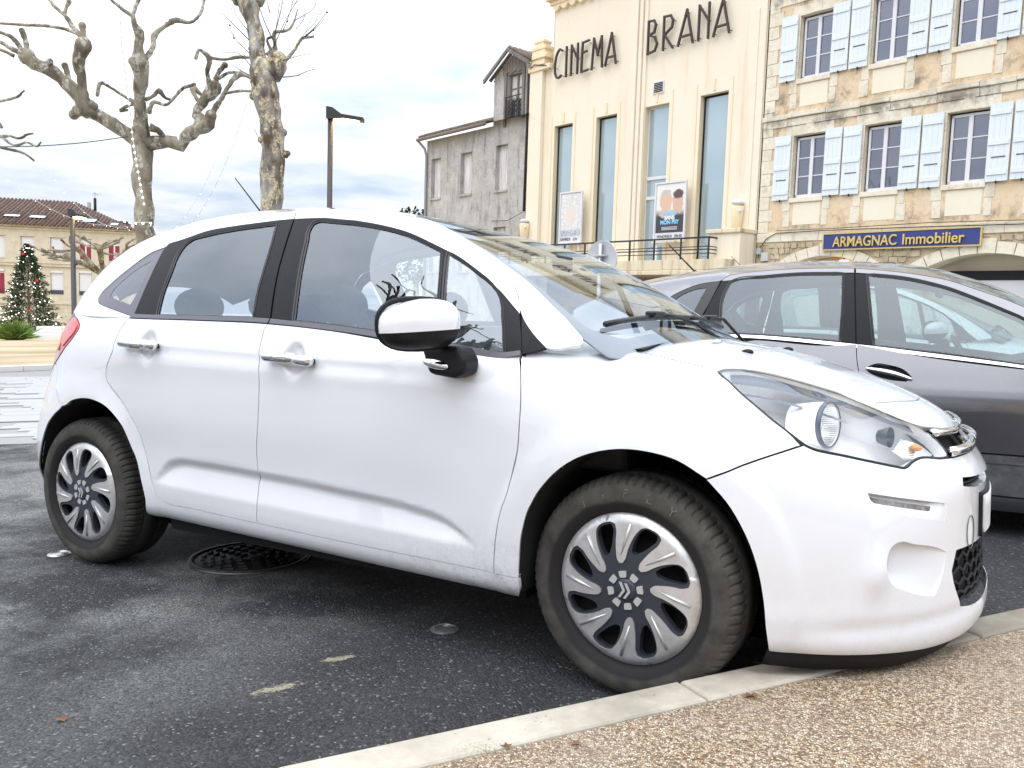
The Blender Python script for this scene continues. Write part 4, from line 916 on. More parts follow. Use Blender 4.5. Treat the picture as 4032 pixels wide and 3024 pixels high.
def pavement_mat():
    t = NT('exposed_aggregate'); v = t.vec((1, 1, 1))
    a = t.voro(185, 'F1', v); col = t.voro(185, 'F1', v, 'Color'); e = t.voro(185, 'DISTANCE_TO_EDGE', v); b2 = t.noise(3.2, 5, .6); n3 = t.noise(60, 4)
    sc_ = t.n.new('ShaderNodeSeparateColor'); t.L(col, sc_.inputs[0])
    st = t.ramp(sc_.outputs[0], (.0, (.10, .055, .03)), (.25, (.24, .145, .075)), (.5, (.43, .30, .175)), (.75, (.58, .45, .30)), (1.0, (.72, .64, .51)))
    gr = t.ramp(e, (.0, 0.0), (.10, 1.0))
    c = t.mix(gr, t.mix(t.ramp(b2, (.35, 0.0), (.65, 1.0)), (.12, .085, .05), (.22, .17, .11)), st)
    c = t.mix(t.math('MULTIPLY', t.ramp(t.noise(1.3, 6, .65), (.45, 0.0), (.65, 1.0)), .30), c, t.mix(n3, (.30, .24, .18), (.60, .54, .46)))
    t.set(Base_Color=c, Roughness=.75); t.bump(t.math('MINIMUM', e, .12), 1.0, .012); return t.m
def kp(s, d, z): p = KO+KD*s+KN*d; return (p.x, p.y, z)
KW = .122
pv = gobj('pavement', [kp(-14, KW, KH-.004), kp(40, KW, KH-.004), kp(40, 14, KH-.004), kp(-14, 14, KH-.004)], [(3, 2, 1, 0)], pavement_mat()); tag(pv, kind='structure')
def kerb_mat():
    t = NT('kerb_concrete'); n1 = t.noise(5, 6, .65); sp = t.noise(190, 3, .6); st = t.noise(1.7, 5, .6)
    c = t.mix(t.ramp(n1, (.35, 0.0), (.7, 1.0)), (.40, .355, .28), (.60, .55, .455))
    c = t.mix(t.math('MULTIPLY', t.ramp(t.voro(38), (.10, 1.0), (.16, 0.0)), t.ramp(t.noise(11, 2), (.55, 0.0), (.62, .7))), c, (.16, .16, .17))
    c = t.mix(t.math('MULTIPLY', t.ramp(st, (.52, 0.0), (.68, 1.0)), .65), c, (.17, .15, .11))
    c = t.mix(t.math('MULTIPLY', t.ramp(t.noise(2.3, 4), (.62, 0.0), (.72, 1.0)), t.ramp(sp, (.5, 0.0), (.6, .8))), c, (.14, .17, .05))
    t.set(Base_Color=c, Roughness=.85); t.bump(t.math('ADD', sp, n1), .35, .004); return t.m
M_KERB = kerb_mat()
kr = empty('kerb', CAR); tag(kr, kind='structure')
ks = -6.0
random.seed(4)
for i in range(16):
    bm = bmesh.new(); ln = 1.0
    p = [kp(ks+.004, 0, 0), kp(ks+ln-.004, 0, 0), kp(ks+ln-.004, KW-.004, 0), kp(ks+.004, KW-.004, 0)]
    h = KH+random.uniform(-.003, .003)
    vs = [bm.verts.new((q[0], q[1], -.12)) for q in p]+[bm.verts.new((q[0], q[1], h)) for q in p]
    for q in ((4, 5, 6, 7), (0, 1, 5, 4), (1, 2, 6, 5), (2, 3, 7, 6), (3, 0, 4, 7)): bm.faces.new([vs[k] for k in q])
    bmesh.ops.bevel(bm, geom=[e for e in bm.edges if abs(e.verts[0].co.z-h) < 1e-5 and abs(e.verts[1].co.z-h) < 1e-5], offset=.012, segments=3, affect='EDGES', profile=.5)
    me = bpy.data.meshes.new('kerbstone'); bm.to_mesh(me); bm.free(); me.materials.append(M_KERB); link('kerbstone', me, kr); ks += ln
# manhole cover and studs in the road
M_IRON = grain('cast_iron', (.035, .034, .034), .45, 30, .4, .3, .002, .6)
mh = empty('manhole_cover', CAR @ Matrix.Translation((-1.95, -.38, .004)) @ Matrix.Scale(.80, 4)); tag(mh, 'round dark iron manhole cover with raised lugs under the white car', 'manhole cover')
b = MB(); b.lathe([(0, .004), (.292, .004), (.292, -.002)], 56, 'z'); b.build('plate', M_IRON, mh)
b = MB(); b.lathe([(.300, -.002), (.300, .010), (.318, .010), (.322, 0), (.322, -.004)], 56, 'z'); b.build('ring', flat('worn_iron', (.09, .088, .085), .4, .7), mh)
lug = MB(); lug.box((-.021, -.0085, .003), (.021, .0085, .012), bev=.003); lme = lug.build('lug', M_IRON, mh)
first = True
for ring_, cnt in ((.25, 22), (.20, 17), (.15, 12), (.10, 7), (.05, 3)):
    for k in range(cnt):
        a = 2*math.pi*(k+.5*(cnt % 2))/cnt
        o = lme if first else link('lug', lme.data, mh); first = False
        o.matrix_local = Matrix.Translation((ring_*math.cos(a), ring_*math.sin(a), 0)) @ Matrix.Rotation(a+math.pi/2, 4, 'Z')
M_STUD = grain('worn_steel', (.55, .55, .54), .35, 60, .3, .2, .001, .8)
for (x, y, lab) in ((-.727, -.643, 'small round metal road stud in the shadow beside the front wheel'), (-2.70, -.79, 'small round metal road stud behind the rear wheel')):
    e_ = empty('road_stud', CAR @ Matrix.Translation((x, y, .003))); tag(e_, lab, 'road stud', 'metal studs set in the asphalt')
    b = MB(); b.lathe([(0, .006), (.03, .0055), (.043, .004), (.048, 0)], 32, 'z'); b.build('disc', M_STUD, e_)
    for k in range(3):
        b = MB(); b.lathe([(.013+.01*k, .005), (.0145+.01*k, .0085), (.0165+.01*k, .005)], 24, 'z', ang=4.2); b.build('raised_arc', M_STUD, e_)
# spilt cement stain and fallen leaves
def blotch(n, rx, ry, seed):
    rd = random.Random(seed); return [(rx*math.cos(a)*(1+rd.uniform(-.35, .25)), ry*math.sin(a)*(1+rd.uniform(-.35, .25)), 0) for a in np.linspace(0, 2*math.pi, n, endpoint=False)]
t = NT('dried_cement'); sp = t.noise(120, 4, .7); x, y, z = t.sep(); dd_ = t.math('SQRT', t.math('ADD', t.math('MULTIPLY', t.math('MULTIPLY', x, x), 70.0), t.math('MULTIPLY', t.math('MULTIPLY', y, y), 900.0)))
al = t.ramp(t.math('SUBTRACT', t.math('ADD', t.noise(38, 6, .7), .22), t.math('MULTIPLY', dd_, .42)), (.44, 0.0), (.58, .8))
t.set(Base_Color=t.mix(t.ramp(sp, (.38, 0.0), (.6, 1.0)), (.16, .145, .11), (.46, .41, .30)), Roughness=.9, Alpha=al); t.bump(sp, .6, .004); M_CEM = t.m
for (x, y, rx, ry, rz, lab) in ((-.862, -1.27, .15, .05, 1.15, 'dried beige cement smear on the asphalt in the foreground'), (-.86, -1.02, .055, .022, 1.0, 'faint pale smear on the asphalt nearer the white car')):
    o = obj('cement_smear', blotch(34, rx, ry, 3+int(x*-100)), [tuple(range(34))], M_CEM); o.matrix_world = CAR @ Matrix.Translation((x, y, .0025)) @ Matrix.Rotation(rz, 4, 'Z'); tag(o, lab, 'stain', 'smears on the asphalt')
M_LEAF = grain('dead_leaf', (.22, .085, .03), .8, 40, .4, .3)
def leaf(x, y, z, s, rz, lab, m=M_LEAF):
    q = [(0, 0), (.25, .3), (.1, .55), (.4, .6), (.5, 1.0), (.6, .6), (.95, .5), (.75, .25), (.9, 0), (.5, -.1)]
    v = [((a-.5)*s, (c_-.4)*s, .10*s*math.sin(a*5+c_*3)+.004) for a, c_ in q]
    o = obj('fallen_leaf', v, [tuple(range(10))], m); o.matrix_world = CAR @ Matrix.Translation((x, y, z)) @ Matrix.Rotation(rz, 4, 'Z'); tag(o, lab, 'leaf', 'dead leaves on the ground')
leaf(-1.188, -1.686, .002, .03, .4, 'brown dead leaf alone on the asphalt at lower left')
leaf(.36, -.90, KH, .036, 2.2, 'curled dark red-brown leaf on the pavement below the bumper')
leaf(.10, -1.33, KH, .025, 1.0, 'small brown leaf on the pavement near the photo\'s bottom edge')
leaf(-.02, -1.42, KH, .025, 2.0, 'small orange-brown leaf on the kerb edge at the bottom')
# far paving strip, bright kerb and sandy square to the left
M_PAVE = grain('pale_paving', (.43, .43, .435), .8, 1.5, .16, .25, .004)
ps = gobj('paving_bed', [(-17, -12, .004), (-6.3, .95, .004), (18, 28, .004), (8, 34, .004), (-16.9, 14, .004)], [(0, 1, 2, 3, 4)], flat('joint_sand', (.30, .30, .29), .9)); tag(ps, kind='structure')
slabs = []
for k in range(4):
    b = MB(); b.box((0, 0, 0), (.50+.16*k, .205, .012), bev=.006); slabs.append(b.build('paving_slab', M_PAVE, ps))
rd = random.Random(8); cnt = 0; usedp = [0]*4
ex = Vector((.60, .80, 0)).normalized(); ey = Vector((-ex.y, ex.x, 0))
for r_ in range(46):
    d = .03+r_*.215; s0 = -9.5+rd.uniform(0, .6)
    while s0 < 6.5:
        k = rd.randrange(4); ln = .50+.16*k
        p = Vector((-6.30, .98, .004))+ey*d+ex*s0
        w_ = CAR @ p; c_ = Vector((w_.x, w_.y, w_.z-CAM_H)); px = .5+c_.x/c_.y*3278.3/4032
        if -.03 < px < .07 and cnt < 300 and p.x > -16.7:
            o = slabs[k] if usedp[k] == 0 else link('paving_slab', slabs[k].data, ps); usedp[k] = 1; cnt += 1
            o.matrix_local = Matrix.Translation(p+Vector((0, 0, rd.uniform(-.003, .003)))) @ Matrix.Rotation(math.atan2(ex.y, ex.x), 4, 'Z')
        s0 += ln+.012
for k in range(4):
    if usedp[k] == 0: bpy.data.objects.remove(slabs[k])
t = NT('sandy_ground'); x, y, z = t.sep(); n1 = t.noise(.35, 6, .65, t.vec((1, .35, 1))); c = t.mix(t.ramp(n1, (.36, 0.0), (.64, 1.0)), (.34, .25, .14), (.52, .42, .27)); c = t.mix(t.ramp(t.noise(.12, 4), (.58, 0.0), (.68, .6)), c, (.16, .19, .05)); t.set(Base_Color=c, Roughness=.9); t.bump(t.noise(6, 6), .4, .03)
sq = gobj('sandy_square', [(-17.2, -40, .10), (-17.2, 60, .10), (-90, 100, .10), (-90, -40, .10)], [(0, 1, 2, 3)], t.m); tag(sq, kind='structure')
b = MB()
kb = empty('square_kerb', CAR); tag(kb, kind='structure')
b.box((-17.25, 0, 0), (-16.95, .99, .125), bev=.01); k0 = b.build('kerbstone', flat('pale_stone', (.70, .69, .66), .8), kb); k0.location.y = -6
for i in range(1, 26): link('kerbstone', k0.data, kb, Matrix.Translation((0, -6+i, 0)))

# ============================================================ silver people carrier: body surface
BX2=[-1.75,-.6,-.3,0,.18,.54,.94,1.35];BZ2=[.985,.976,.967,.944,.928,.888,.843,.79];BY2=.81
RX2=[-1.75,-1.3,-.95,-.6,-.35,-.05,.14,.29,.47,.6,.73,.85,.94,1.35];RZ2=[1.08,1.235,1.30,1.335,1.359,1.366,1.359,1.343,1.315,1.283,1.234,1.186,1.144,.91]
RY2=[.56,.60,.62,.635,.64,.64,.64,.643,.648,.652,.66,.668,.675,.72]
CX2=[-1.75,-1.3,-1.0,-.8,-.56,-.28,0,.25,.39,.53,.67,.8,.94,1.35];CZ2=[1.16,1.335,1.39,1.415,1.44,1.447,1.442,1.422,1.406,1.378,1.33,1.28,1.21,.97]
def G2(x,w):
    x=np.asarray(x,float);w=np.asarray(w,float);x,w=np.broadcast_arrays(x,w)
    bz=cr(BX2,BZ2,x);ry=cr(RX2,RY2,x);rz=cr(RX2,RZ2,x);cz=cr(CX2,CZ2,x)
    t=np.clip(w,-.3,1);by=BY2
    ys=by+(ry-by)*t+.016*4*t*(1-t);zs=bz+(rz-bz)*t
    s=np.clip(w-1,0,1);yt=ry*(1-s);q=1-s;zt=rz+(cz-rz)*(1-q**2.5)
    return np.stack([x,-np.where(w<=1,ys,yt),np.where(w<=1,zs,zt)],-1)
SZ2=[.13,.15,.205,.215,.35,.40,.42,.50,.60,.685,.74,.82,.90,1.0]
SW2=[.78,.815,.830,.834,.842,.846,.848,.860,.876,.886,.872,.852,.828,.795]
def L2(u,v):
    """u along the car, v = height in metres * 10"""
    u=np.asarray(u,float);v=np.asarray(v,float);u,v=np.broadcast_arrays(u,v);z=v/10
    r=cr(SZ2,SW2,z)
    k=np.clip((u-1.3)/1.15,0,1);k2=np.clip((-1.0-u)/.75,0,1)
    r=r*(1-.30*k**2.6-.25*k2**2.6)
    return np.stack([u,-r,z],-1)
S2={
'q': [(-0.944,0.567),(-0.884,0.725),(-0.801,0.837),(-0.726,0.898),(-0.654,0.913),(-0.596,0.916),(-0.631,0.608),(-0.692,0.152),(-0.70,0.03),(-0.80,0.03),(-.90,.28)],
'qi': [(-0.882,0.552),(-0.850,0.664),(-0.794,0.760),(-0.730,0.810),(-0.677,0.818),(-0.696,0.666),(-0.725,0.433),(-0.755,0.237),(-0.811,0.276)],
'rt': [(-0.590,0.919),(-0.546,0.907),(-0.516,0.913),(-0.347,0.919),(-0.145,0.932),(0.052,0.933),(0.139,0.939),(0.161,0.526),(0.181,0.056),(0.098,0.055),(0.004,0.053),(-0.251,0.055),(-0.552,0.06),(-0.695,0.06),(-0.631,0.608)],
'rg': [(-0.551,0.075),(-0.557,0.375),(-0.563,0.567),(-0.553,0.744),(-0.535,0.874),(-0.515,0.894),(-0.346,0.902),(-0.144,0.917),(0.053,0.919),(0.080,0.921),(0.095,0.515),(0.098,0.069),(0.004,0.067),(-0.252,0.07)],
'ft': [(0.144,0.940),(0.202,0.942),(0.384,0.938),(0.560,0.912),(0.730,0.880),(0.852,0.846),(0.937,0.82),(1.04,.72),(1.17,.30),(1.18,.06),(0.945,0.06),(0.582,0.058),(0.272,0.051),(0.185,0.054),(0.164,0.527)],
'fg': [(0.210,0.923),(0.385,0.922),(0.561,0.895),(0.730,0.860),(0.853,0.821),(0.937,0.796),(1.03,.69),(1.15,.28),(1.15,.08),(0.945,0.08),(0.582,0.075),(0.274,0.062),(0.239,0.544)],
'rail': [(-0.593,0.923),(-0.560,0.988),(-0.487,1.005),(-0.353,1.003),(-0.199,1.002),(0.138,1.003),(0.291,1.003),(0.471,1.001),(0.600,1.002),(0.727,0.999),(0.850,0.999),(0.935,0.995),(1.08,.98),(1.22,.93)],
}
SG2=Surf(G2,.40,1,.004,.012,2.0); SL2=Surf(L2,.1,1,.004,.05)
_n=SL2.at(np.array([[0.,.6]]))[1][0]; SL2.sgn=-1 if _n[1]>0 else 1
_n=SG2.at(np.array([[0.,.2]]))[1][0]; SG2.sgn=-1 if _n[1]>0 else 1
SV=empty('silver_people_carrier', CAR @ Matrix.Translation((0,2.635,0)))
tag(SV,'silver-grey people carrier with black pillars parked behind the white hatchback','car')
t=NT('silver_paint'); x_,y_,z_=t.sep(); fl=t.noise(900,2); t.set(Base_Color=t.mix(t.ramp(fl,(.4,0.0),(.7,1.0)),(.16,.16,.175),(.24,.24,.255)),Metallic=.8,Roughness=.30,Coat_Weight=1.0,Coat_Roughness=.05); M_SILV=t.m
M_CLAD=grain('grey_cladding',(.09,.09,.095),.55,14,.45,.15,.002)
M_GLASS2=glass('green_car_glass',(.50,.60,.58),1.0,0,.12)
shut2=[(.188,9.5),(.188,9.28),(.196,8.6),(.212,7.9),(.222,7.0),(.225,5.0),(.225,4.28)]
rd2=[(-.70,9.6),(-.72,8.5),(-.70,7.4),(-.55,6.2),(-.43,5.0),(-.40,4.28)]+[(0,4.25)]+shut2[::-1][0:7]
rd2=[(-.70,9.75),(-.72,8.5),(-.70,7.4),(-.55,6.2),(-.43,5.0),(-.40,4.26),(-.1,4.26)]+shut2[::-1]+[(.05,9.4),(-.3,9.62)]
fd2=shut2+[(.6,4.26),(1.17,4.26),(1.20,5.5),(1.23,7.0),(1.24,8.15),(.94,8.43),(.54,8.88)]
wing2=[(1.24,8.15),(1.23,7.0),(1.20,5.5),(1.17,4.26),(1.39,4.26),(1.44,5.2),(1.58,6.0),(1.75,6.35),(1.95,6.1),(2.08,5.3),(2.12,4.2),(2.15,2.2),(2.40,2.2),(2.42,5.0),(2.36,6.6),(2.0,7.5),(1.5,8.0)]
quart2=[(-.70,9.75),(-.72,8.5),(-.70,7.4),(-.55,6.2),(-.43,5.0),(-.40,4.26),(-.47,5.2),(-.62,6.0),(-.85,6.35),(-1.05,6.1),(-1.2,5.2),(-1.24,4.2),(-1.26,2.5),(-1.7,2.6),(-1.74,6.0),(-1.73,9.85),(-1.2,9.85)]
quart2=[(-.70,9.75),(-.72,8.5),(-.70,7.4),(-.55,6.35),(-.56,6.0),(-.66,6.2),(-.85,6.38),(-1.05,6.1),(-1.2,5.2),(-1.24,4.2),(-1.26,2.5),(-1.7,2.6),(-1.74,6.0),(-1.73,9.85),(-1.2,9.85)]
low2=[(-.38,4.2),(1.37,4.2),(1.36,2.16),(-.36,2.16)]
for s in (1,-1):
    panel('rear_door',SL2,rd2,M_SILV,SV,side=s,h=.05)
    d2=panel('front_door',SL2,fd2,M_SILV,SV,side=s,h=.05,holes=[[(.241,8.264),(.288,8.492),(.350,8.440),(.420,8.228),(.461,7.871),(.436,7.653),(.372,7.697),(.301,7.858),(.251,8.125)]])
    panel('handle_cup',SL2,[(.241,8.264),(.288,8.492),(.350,8.440),(.420,8.228),(.461,7.871),(.436,7.653),(.372,7.697),(.301,7.858),(.251,8.125)],M_TRIM,d2,side=s,h=.04,off=-.03,flange=0,gap=0)
    P=crspline([(.243,.823),(.30,.815),(.38,.80),(.463,.775)],False,.012); X,_=SL2.at(P,.006); n_=len(X); b=MB(); b.tube([tuple(q*np.array([1,s,1])) for q in X],[.008+.007*math.sin(math.pi*i/(n_-1)) for i in range(n_)],10); b.build('handle',M_CHROME,d2)
    panel('front_wing',SL2,wing2,M_SILV,SV,side=s,h=.06); panel('rear_quarter',SL2,quart2,M_SILV,SV,side=s,h=.06)
    panel('lower_cladding',SL2,low2,M_CLAD,SV,side=s,h=.06,off=-.004); 
    v,f=ribbon(SL2,[(-.36,3.85),(.5,3.85),(1.37,3.85)],.012,.004); obj('chrome_rub_strip',v*np.array([1,s,1]),f,M_CHROME,SV,True)
    panel('sill',SL2,[(-.38,2.1),(1.37,2.1),(1.37,1.5),(1.37,1.35),(-.38,1.35)],M_SILV,SV,side=s,h=.04)
    seam('shut_lines',SL2,[shut2,[(.225,4.26),(-.40,4.26)],[(.225,4.26),(1.17,4.26)],[(1.24,8.15),(1.23,7.0),(1.20,5.5),(1.17,4.26)],[(-.70,9.75),(-.72,8.5),(-.70,7.4),(-.55,6.2)],[(-.38,2.13),(1.37,2.13)]],M_GAP,SV,wid=.03,off=-.008,side=s)
    panel('quarter_window',SG2,S2['q'],M_BLACK,SV,holes=[S2['qi']],side=s,h=.05); panel('quarter_window_pane',SG2,S2['qi'],M_GLASS2,SV,side=s,h=.05,gap=0,off=-.003,flange=0)
    panel('rear_door_trim',SG2,S2['rt'],M_TRIM,SV,holes=[S2['rg']],side=s,h=.05); panel('rear_door_window',SG2,S2['rg'],M_GLASS2,SV,side=s,h=.06,gap=0,off=-.006,flange=0)
    panel('front_door_trim',SG2,S2['ft'],M_TRIM,SV,holes=[S2['fg']],side=s,h=.05); panel('front_door_window',SG2,S2['fg'],M_GLASS2,SV,side=s,h=.06,gap=0,off=-.006,flange=0)
    rl=S2['rail']; ft=S2['ft']; rt=S2['rt']
    panel('rear_door_frame',SG2,[rt[0],rl[0],rl[1],rl[2],rl[3],rl[4],(.137,1.003),(.139,.942)]+rt[1:6][::-1],M_SILV,SV,side=s,h=.04)
    panel('front_door_frame',SG2,[(.146,.942),(.143,1.003)]+rl[6:]+[(1.20,.30),(1.17,.30)]+ft[1:8][::-1],M_SILV,SV,side=s,h=.04)
    seam('roof_gutter',SG2,[rl,[(.1415,1.0),(.162,.526),(.186,.02)]],M_GAP,SV,wid=.02,off=-.006,side=s)
    v,f=ribbon(SG2,[(-.72,.028),(-.3,.028),(.18,.026),(.54,.028),(.94,.032),(1.2,.03)],.016,.006); obj('chrome_belt_strip',v*np.array([1,s,1]),f,M_CHROME,SV,True)
    v,f=ribbon(SG2,[(-.72,-.015),(-.3,-.015),(.18,-.015),(.54,-.012),(.94,-.01),(1.2,-.01)],.026,-.004); obj('belt_gap',v*np.array([1,s,1]),f,M_GAP,SV,True)
    for pn in ('rg','fg'):
        O=crspline([(p[0],p[1]*.40) for p in S2[pn]],True,.03); A,_=SG2.at(inset(O,-.012),.002); B_,_=SG2.at(inset(O,.004),-.004); n_=len(O)
        obj('window_rubber',np.concatenate([A,B_])*np.array([1,s,1]),[(i,(i+1)%n_,n_+(i+1)%n_,n_+i) for i in range(n_)],M_BLACK,SV,True)
roof2=S2['rail'][::-1]+[(-.654,.913),(-.726,.898),(-.801,.837),(-.884,.725),(-.944,.567),(-.90,.28),(-.80,.03),(-1.1,.0),(-1.6,.0),(-1.62,.5),(-1.62,1.0),(-1.6,1.5),(-1.6,2.0),(-1.0,2),(-.4,2),(.10,2),(.12,1.7),(.28,1.3),(.55,1.12),(.8,1.06),(1.0,1.04),(1.2,1.0)]
panel('roof',SG2,roof2,M_SILV,SV,mirror=True,h=.05)
panel('windscreen',SG2,[(.10,2),(.12,1.7),(.28,1.3),(.55,1.12),(.8,1.06),(1.0,1.04),(1.2,1.0),(1.3,1.2),(1.33,1.6),(1.33,2)],M_GLASS2,SV,mirror=True,h=.06,off=-.003,flange=0)
# bonnet, nose and tail close the body
def loft2(name,rows,m):
    n=len(rows[0]); v=np.array([p for r_ in rows for p in r_]); f=[(j*n+i,j*n+i+1,(j+1)*n+i+1,(j+1)*n+i) for j in range(len(rows)-1) for i in range(n-1)]
    b=MB(); b.add(v,f,True); b.add(v*np.array([1,-1,1]),[q[::-1] for q in f],True); return b.build(name,m,SV)
ys=np.linspace(1,0,9)
loft2('bonnet',[[(x,-w_*y,z0+(z1-z0)*(1-y**3)) for y in ys] for x,w_,z0,z1 in ((1.15,.80,.80,.97),(1.5,.82,.79,.93),(1.9,.80,.76,.87),(2.2,.74,.70,.79),(2.38,.66,.62,.68))],M_SILV)
loft2('nose',[[(x-(.0 if y>.2 else 0)+.12*(1-y**2),-w_*y,z) for y in ys] for x,w_,z in ((2.38,.66,.66),(2.42,.68,.5),(2.42,.69,.3),(2.38,.66,.2))],M_SILV)
loft2('tail',[[(x-.06*(1-y**2),-w_*y,z) for y in ys] for x,w_,z in ((-1.62,.60,1.16),(-1.70,.64,1.0),(-1.74,.66,.7),(-1.76,.67,.4),(-1.72,.66,.25))],M_SILV)
for x_ in (-.85,1.75):
    for s in (1,-1):
        c=copy_tree(wf,SV); c.matrix_local=Matrix.Translation((x_,-.82*s,.31)) @ (Matrix.Identity(4) if s>0 else Matrix.Rotation(math.pi,4,'Z'))
b=MB(); b.box((-1.6,-.70,.18),(2.3,.70,.24)); b.box((-1.3,-.45,.2),(-.4,.45,.5)); b.box((1.3,-.45,.2),(2.2,.45,.5)); b.build('underbody',M_WELL,SV)
C2=empty('cabin',parent=SV)
b=MB(); b.prism([(.75,.6),(.82,.86),(1.0,.90),(1.28,.83),(1.3,.6)],-.68,.68); b.build('dashboard',M_DASH,C2)
b=MB(); b.lathe([(.175,-.012),(.19,0),(.175,.012),(.16,0),(.175,-.012)],28,'x'); b.xf(Matrix.Translation((.66,.36,.84)) @ Matrix.Rotation(R(-28),4,'Y')); b.build('steering_wheel',M_DASH,C2)
for nm,x,y,w_ in (('front_seat',.22,-.36,.5),('front_seat',.22,.36,.5),('rear_seat',-.62,0,1.3)):
    st=empty(nm,parent=C2); bz=.93
    b=MB(); b.prism([(x-.05,.46),(x+.42,.50),(x+.44,.40),(x-.05,.34)],y-w_/2,y+w_/2); b.build('seat_cushion',M_SEAT,st)
    b=MB(); b.prism([(x+.03,.44),(x+.02,.72),(x-.10,bz),(x-.17,bz),(x-.12,.66),(x-.10,.42)],y-w_/2+.02,y+w_/2-.02); o=b.build('seat_back',M_SEAT,st); bv=o.modifiers.new('b','BEVEL'); bv.width=.03; bv.segments=3
    for yy in ((y,) if w_<.7 else (y-.36,y+.36)):
        b=MB(); b.ball((x-.15,yy,bz+.09),1,14,8,(.05,.12,.08)); b.build('head_restraint',M_SEAT,st)
b=MB(); b.box((.50,-.12,1.22),(.53,.12,1.30),bev=.01); b.build('rear_view_mirror',M_DASH,C2)
b=MB(); b.tube([(-.95,0,1.40),(-.98,0,1.42),(-1.16,0,1.60)],[.014,.006,.004],8); b.build('aerial',M_TRIM,SV)
U_,V_=np.meshgrid(np.linspace(-1.5,.1,12),np.linspace(1.08,2,8)*.40); P=np.stack([U_.ravel(),V_.ravel()],1); X,_=SG2.at(P,-.03); f=[(j*12+i,j*12+i+1,(j+1)*12+i+1,(j+1)*12+i) for j in range(7) for i in range(11)]
b=MB(); b.add(X,f,True); b.add(X*np.array([1,-1,1]),f,True); b.build('head_lining',M_LINER,C2)
b=MB(); b.ball((1.03,-.98,.90),1,16,10,(.06,.11,.075)); m2=b.build('door_mirror',M_SILV,SV); b=MB(); b.tube([(1.04,-.80,.83),(1.04,-.92,.87)],.025,8); b.build('mirror_foot',M_TRIM,m2)

# ============================================================ buildings along the far side
BF = Matrix(((.6456, .7637, 0, 8.1), (-.7637, .6456, 0, 22.8), (0, 0, 1, 0), (0, 0, 0, 1)))     # x along the fronts to the right, y into the buildings
def wall_mat(name, c0, c1, stain, sscale=(1, 1, .25), amt=.6, dark=(.55, .7), bs=.3, fine=0.0, soot=()):
    t = NT(name); n1 = t.noise(1.4, 7, .65); n2 = t.noise(2.2, 7, .7, t.vec(sscale)); c = t.mix(t.ramp(n1, (.32, 0.0), (.68, 1.0)), c0, c1)
    c = t.mix(t.math('MULTIPLY', t.ramp(n2, (dark[0], 0.0), (dark[1], 1.0)), amt), c, stain)
    if soot:      # rain-washed soot that gathers under the ledges
        x, y, z = t.sep(); band = None
        for zc3, hw3 in soot:
            q_ = t.ramp(t.math('ABSOLUTE', t.math('SUBTRACT', z, zc3)), (0.0, 1.0), (hw3, 0.0)); band = q_ if band is None else t.math('MAXIMUM', band, q_)
        c = t.mix(t.math('MULTIPLY', t.math('MULTIPLY', band, t.ramp(t.noise(1.7, 7, .7, t.vec((1, 1, .8))), (.47, 0.0), (.62, 1.0))), .85), c, (.10, .085, .065))
    if fine: c = t.mix(t.math('MULTIPLY', t.ramp(t.noise(9, 8, .75), (.5, 0.0), (.68, 1.0)), fine), c, stain)
    t.set(Base_Color=c, Roughness=.9); t.bump(t.noise(24, 6, .7), bs, .01); return t.m
M_STONE = wall_mat('limestone', (.70, .62, .47), (.84, .78, .64), (.30, .24, .16), (1, 1, .6), .55, (.56, .72), .5, .35, ((6.25, .32), (9.55, .35), (6.62, .22)))
M_ORANGE_PL = wall_mat('ochre_plaster', (.70, .52, .32), (.78, .65, .47), (.24, .17, .11), (1, 1, .7), .75, (.56, .68), .4, .3, ((6.15, .45), (6.85, .5), (9.4, .4), (3.45, .25)))
M_CREAMPL = wall_mat('cream_plaster', (.80, .72, .55), (.82, .76, .61), (.5, .40, .26), (1, 1, .5), .3, (.6, .8), .2)
M_RUBBLE = wall_mat('rubble_stone', (.42, .33, .20), (.66, .56, .40), (.22, .17, .11), (1, 1, 1), .6, (.5, .68), .8, .5)
M_CINEMA = wall_mat('cinema_render', (.83, .735, .575), (.84, .76, .615), (.62, .45, .24), (1, 1, .10), .40, (.54, .74), .08, .08)
M_CINEMA2 = wall_mat('cinema_trim', (.81, .67, .44), (.83, .71, .50), (.52, .38, .22), (1, 1, .2), .35, (.55, .75), .1)
M_BALC = wall_mat('weathered_cream', (.70, .60, .42), (.76, .66, .48), (.26, .19, .12), (2.2, 1, .12), .75, (.52, .66), .2)
M_GREYR = wall_mat('grey_render', (.38, .36, .33), (.55, .53, .50), (.16, .155, .15), (1.6, 1, .35), .75, (.52, .68), .4, .5)
M_SHUT = NT('pale_blue_shutter'); sn = M_SHUT.noise(4, 6, .6, M_SHUT.vec((1, 1, .3))); M_SHUT.set(Base_Color=M_SHUT.mix(M_SHUT.ramp(sn, (.3, 0.0), (.75, 1.0)), (.68, .74, .77), (.75, .80, .82)), Roughness=.55); M_SHUT = M_SHUT.m
M_FRAME = flat('white_joinery', (.72, .72, .74), .5)
M_PANE = NT('old_window_pane').set(Base_Color=(.20, .21, .25, 1), Roughness=.03, Metallic=.7, Coat_Weight=.5, Coat_Roughness=.0).m
M_PANE2 = NT('frosted_blue_pane').set(Base_Color=(.42, .52, .56, 1), Roughness=.06, Metallic=.45, Coat_Weight=1.0, Coat_Roughness=.02).m
M_IRONB = flat('black_iron', (.02, .018, .018), .5)
M_WIRE = flat('black_cable', (.02, .02, .02), .6)
M_TILE = grain('roof_tile_grey', (.16, .12, .09), .9, 5, .5, .6, .02)
M_WOODG = grain('weathered_wood', (.20, .175, .15), .9, 6, .5, .6, .01, 0, (6, 6, .6))
M_BROWN = flat('passage_ceiling', (.22, .13, .06), .8)
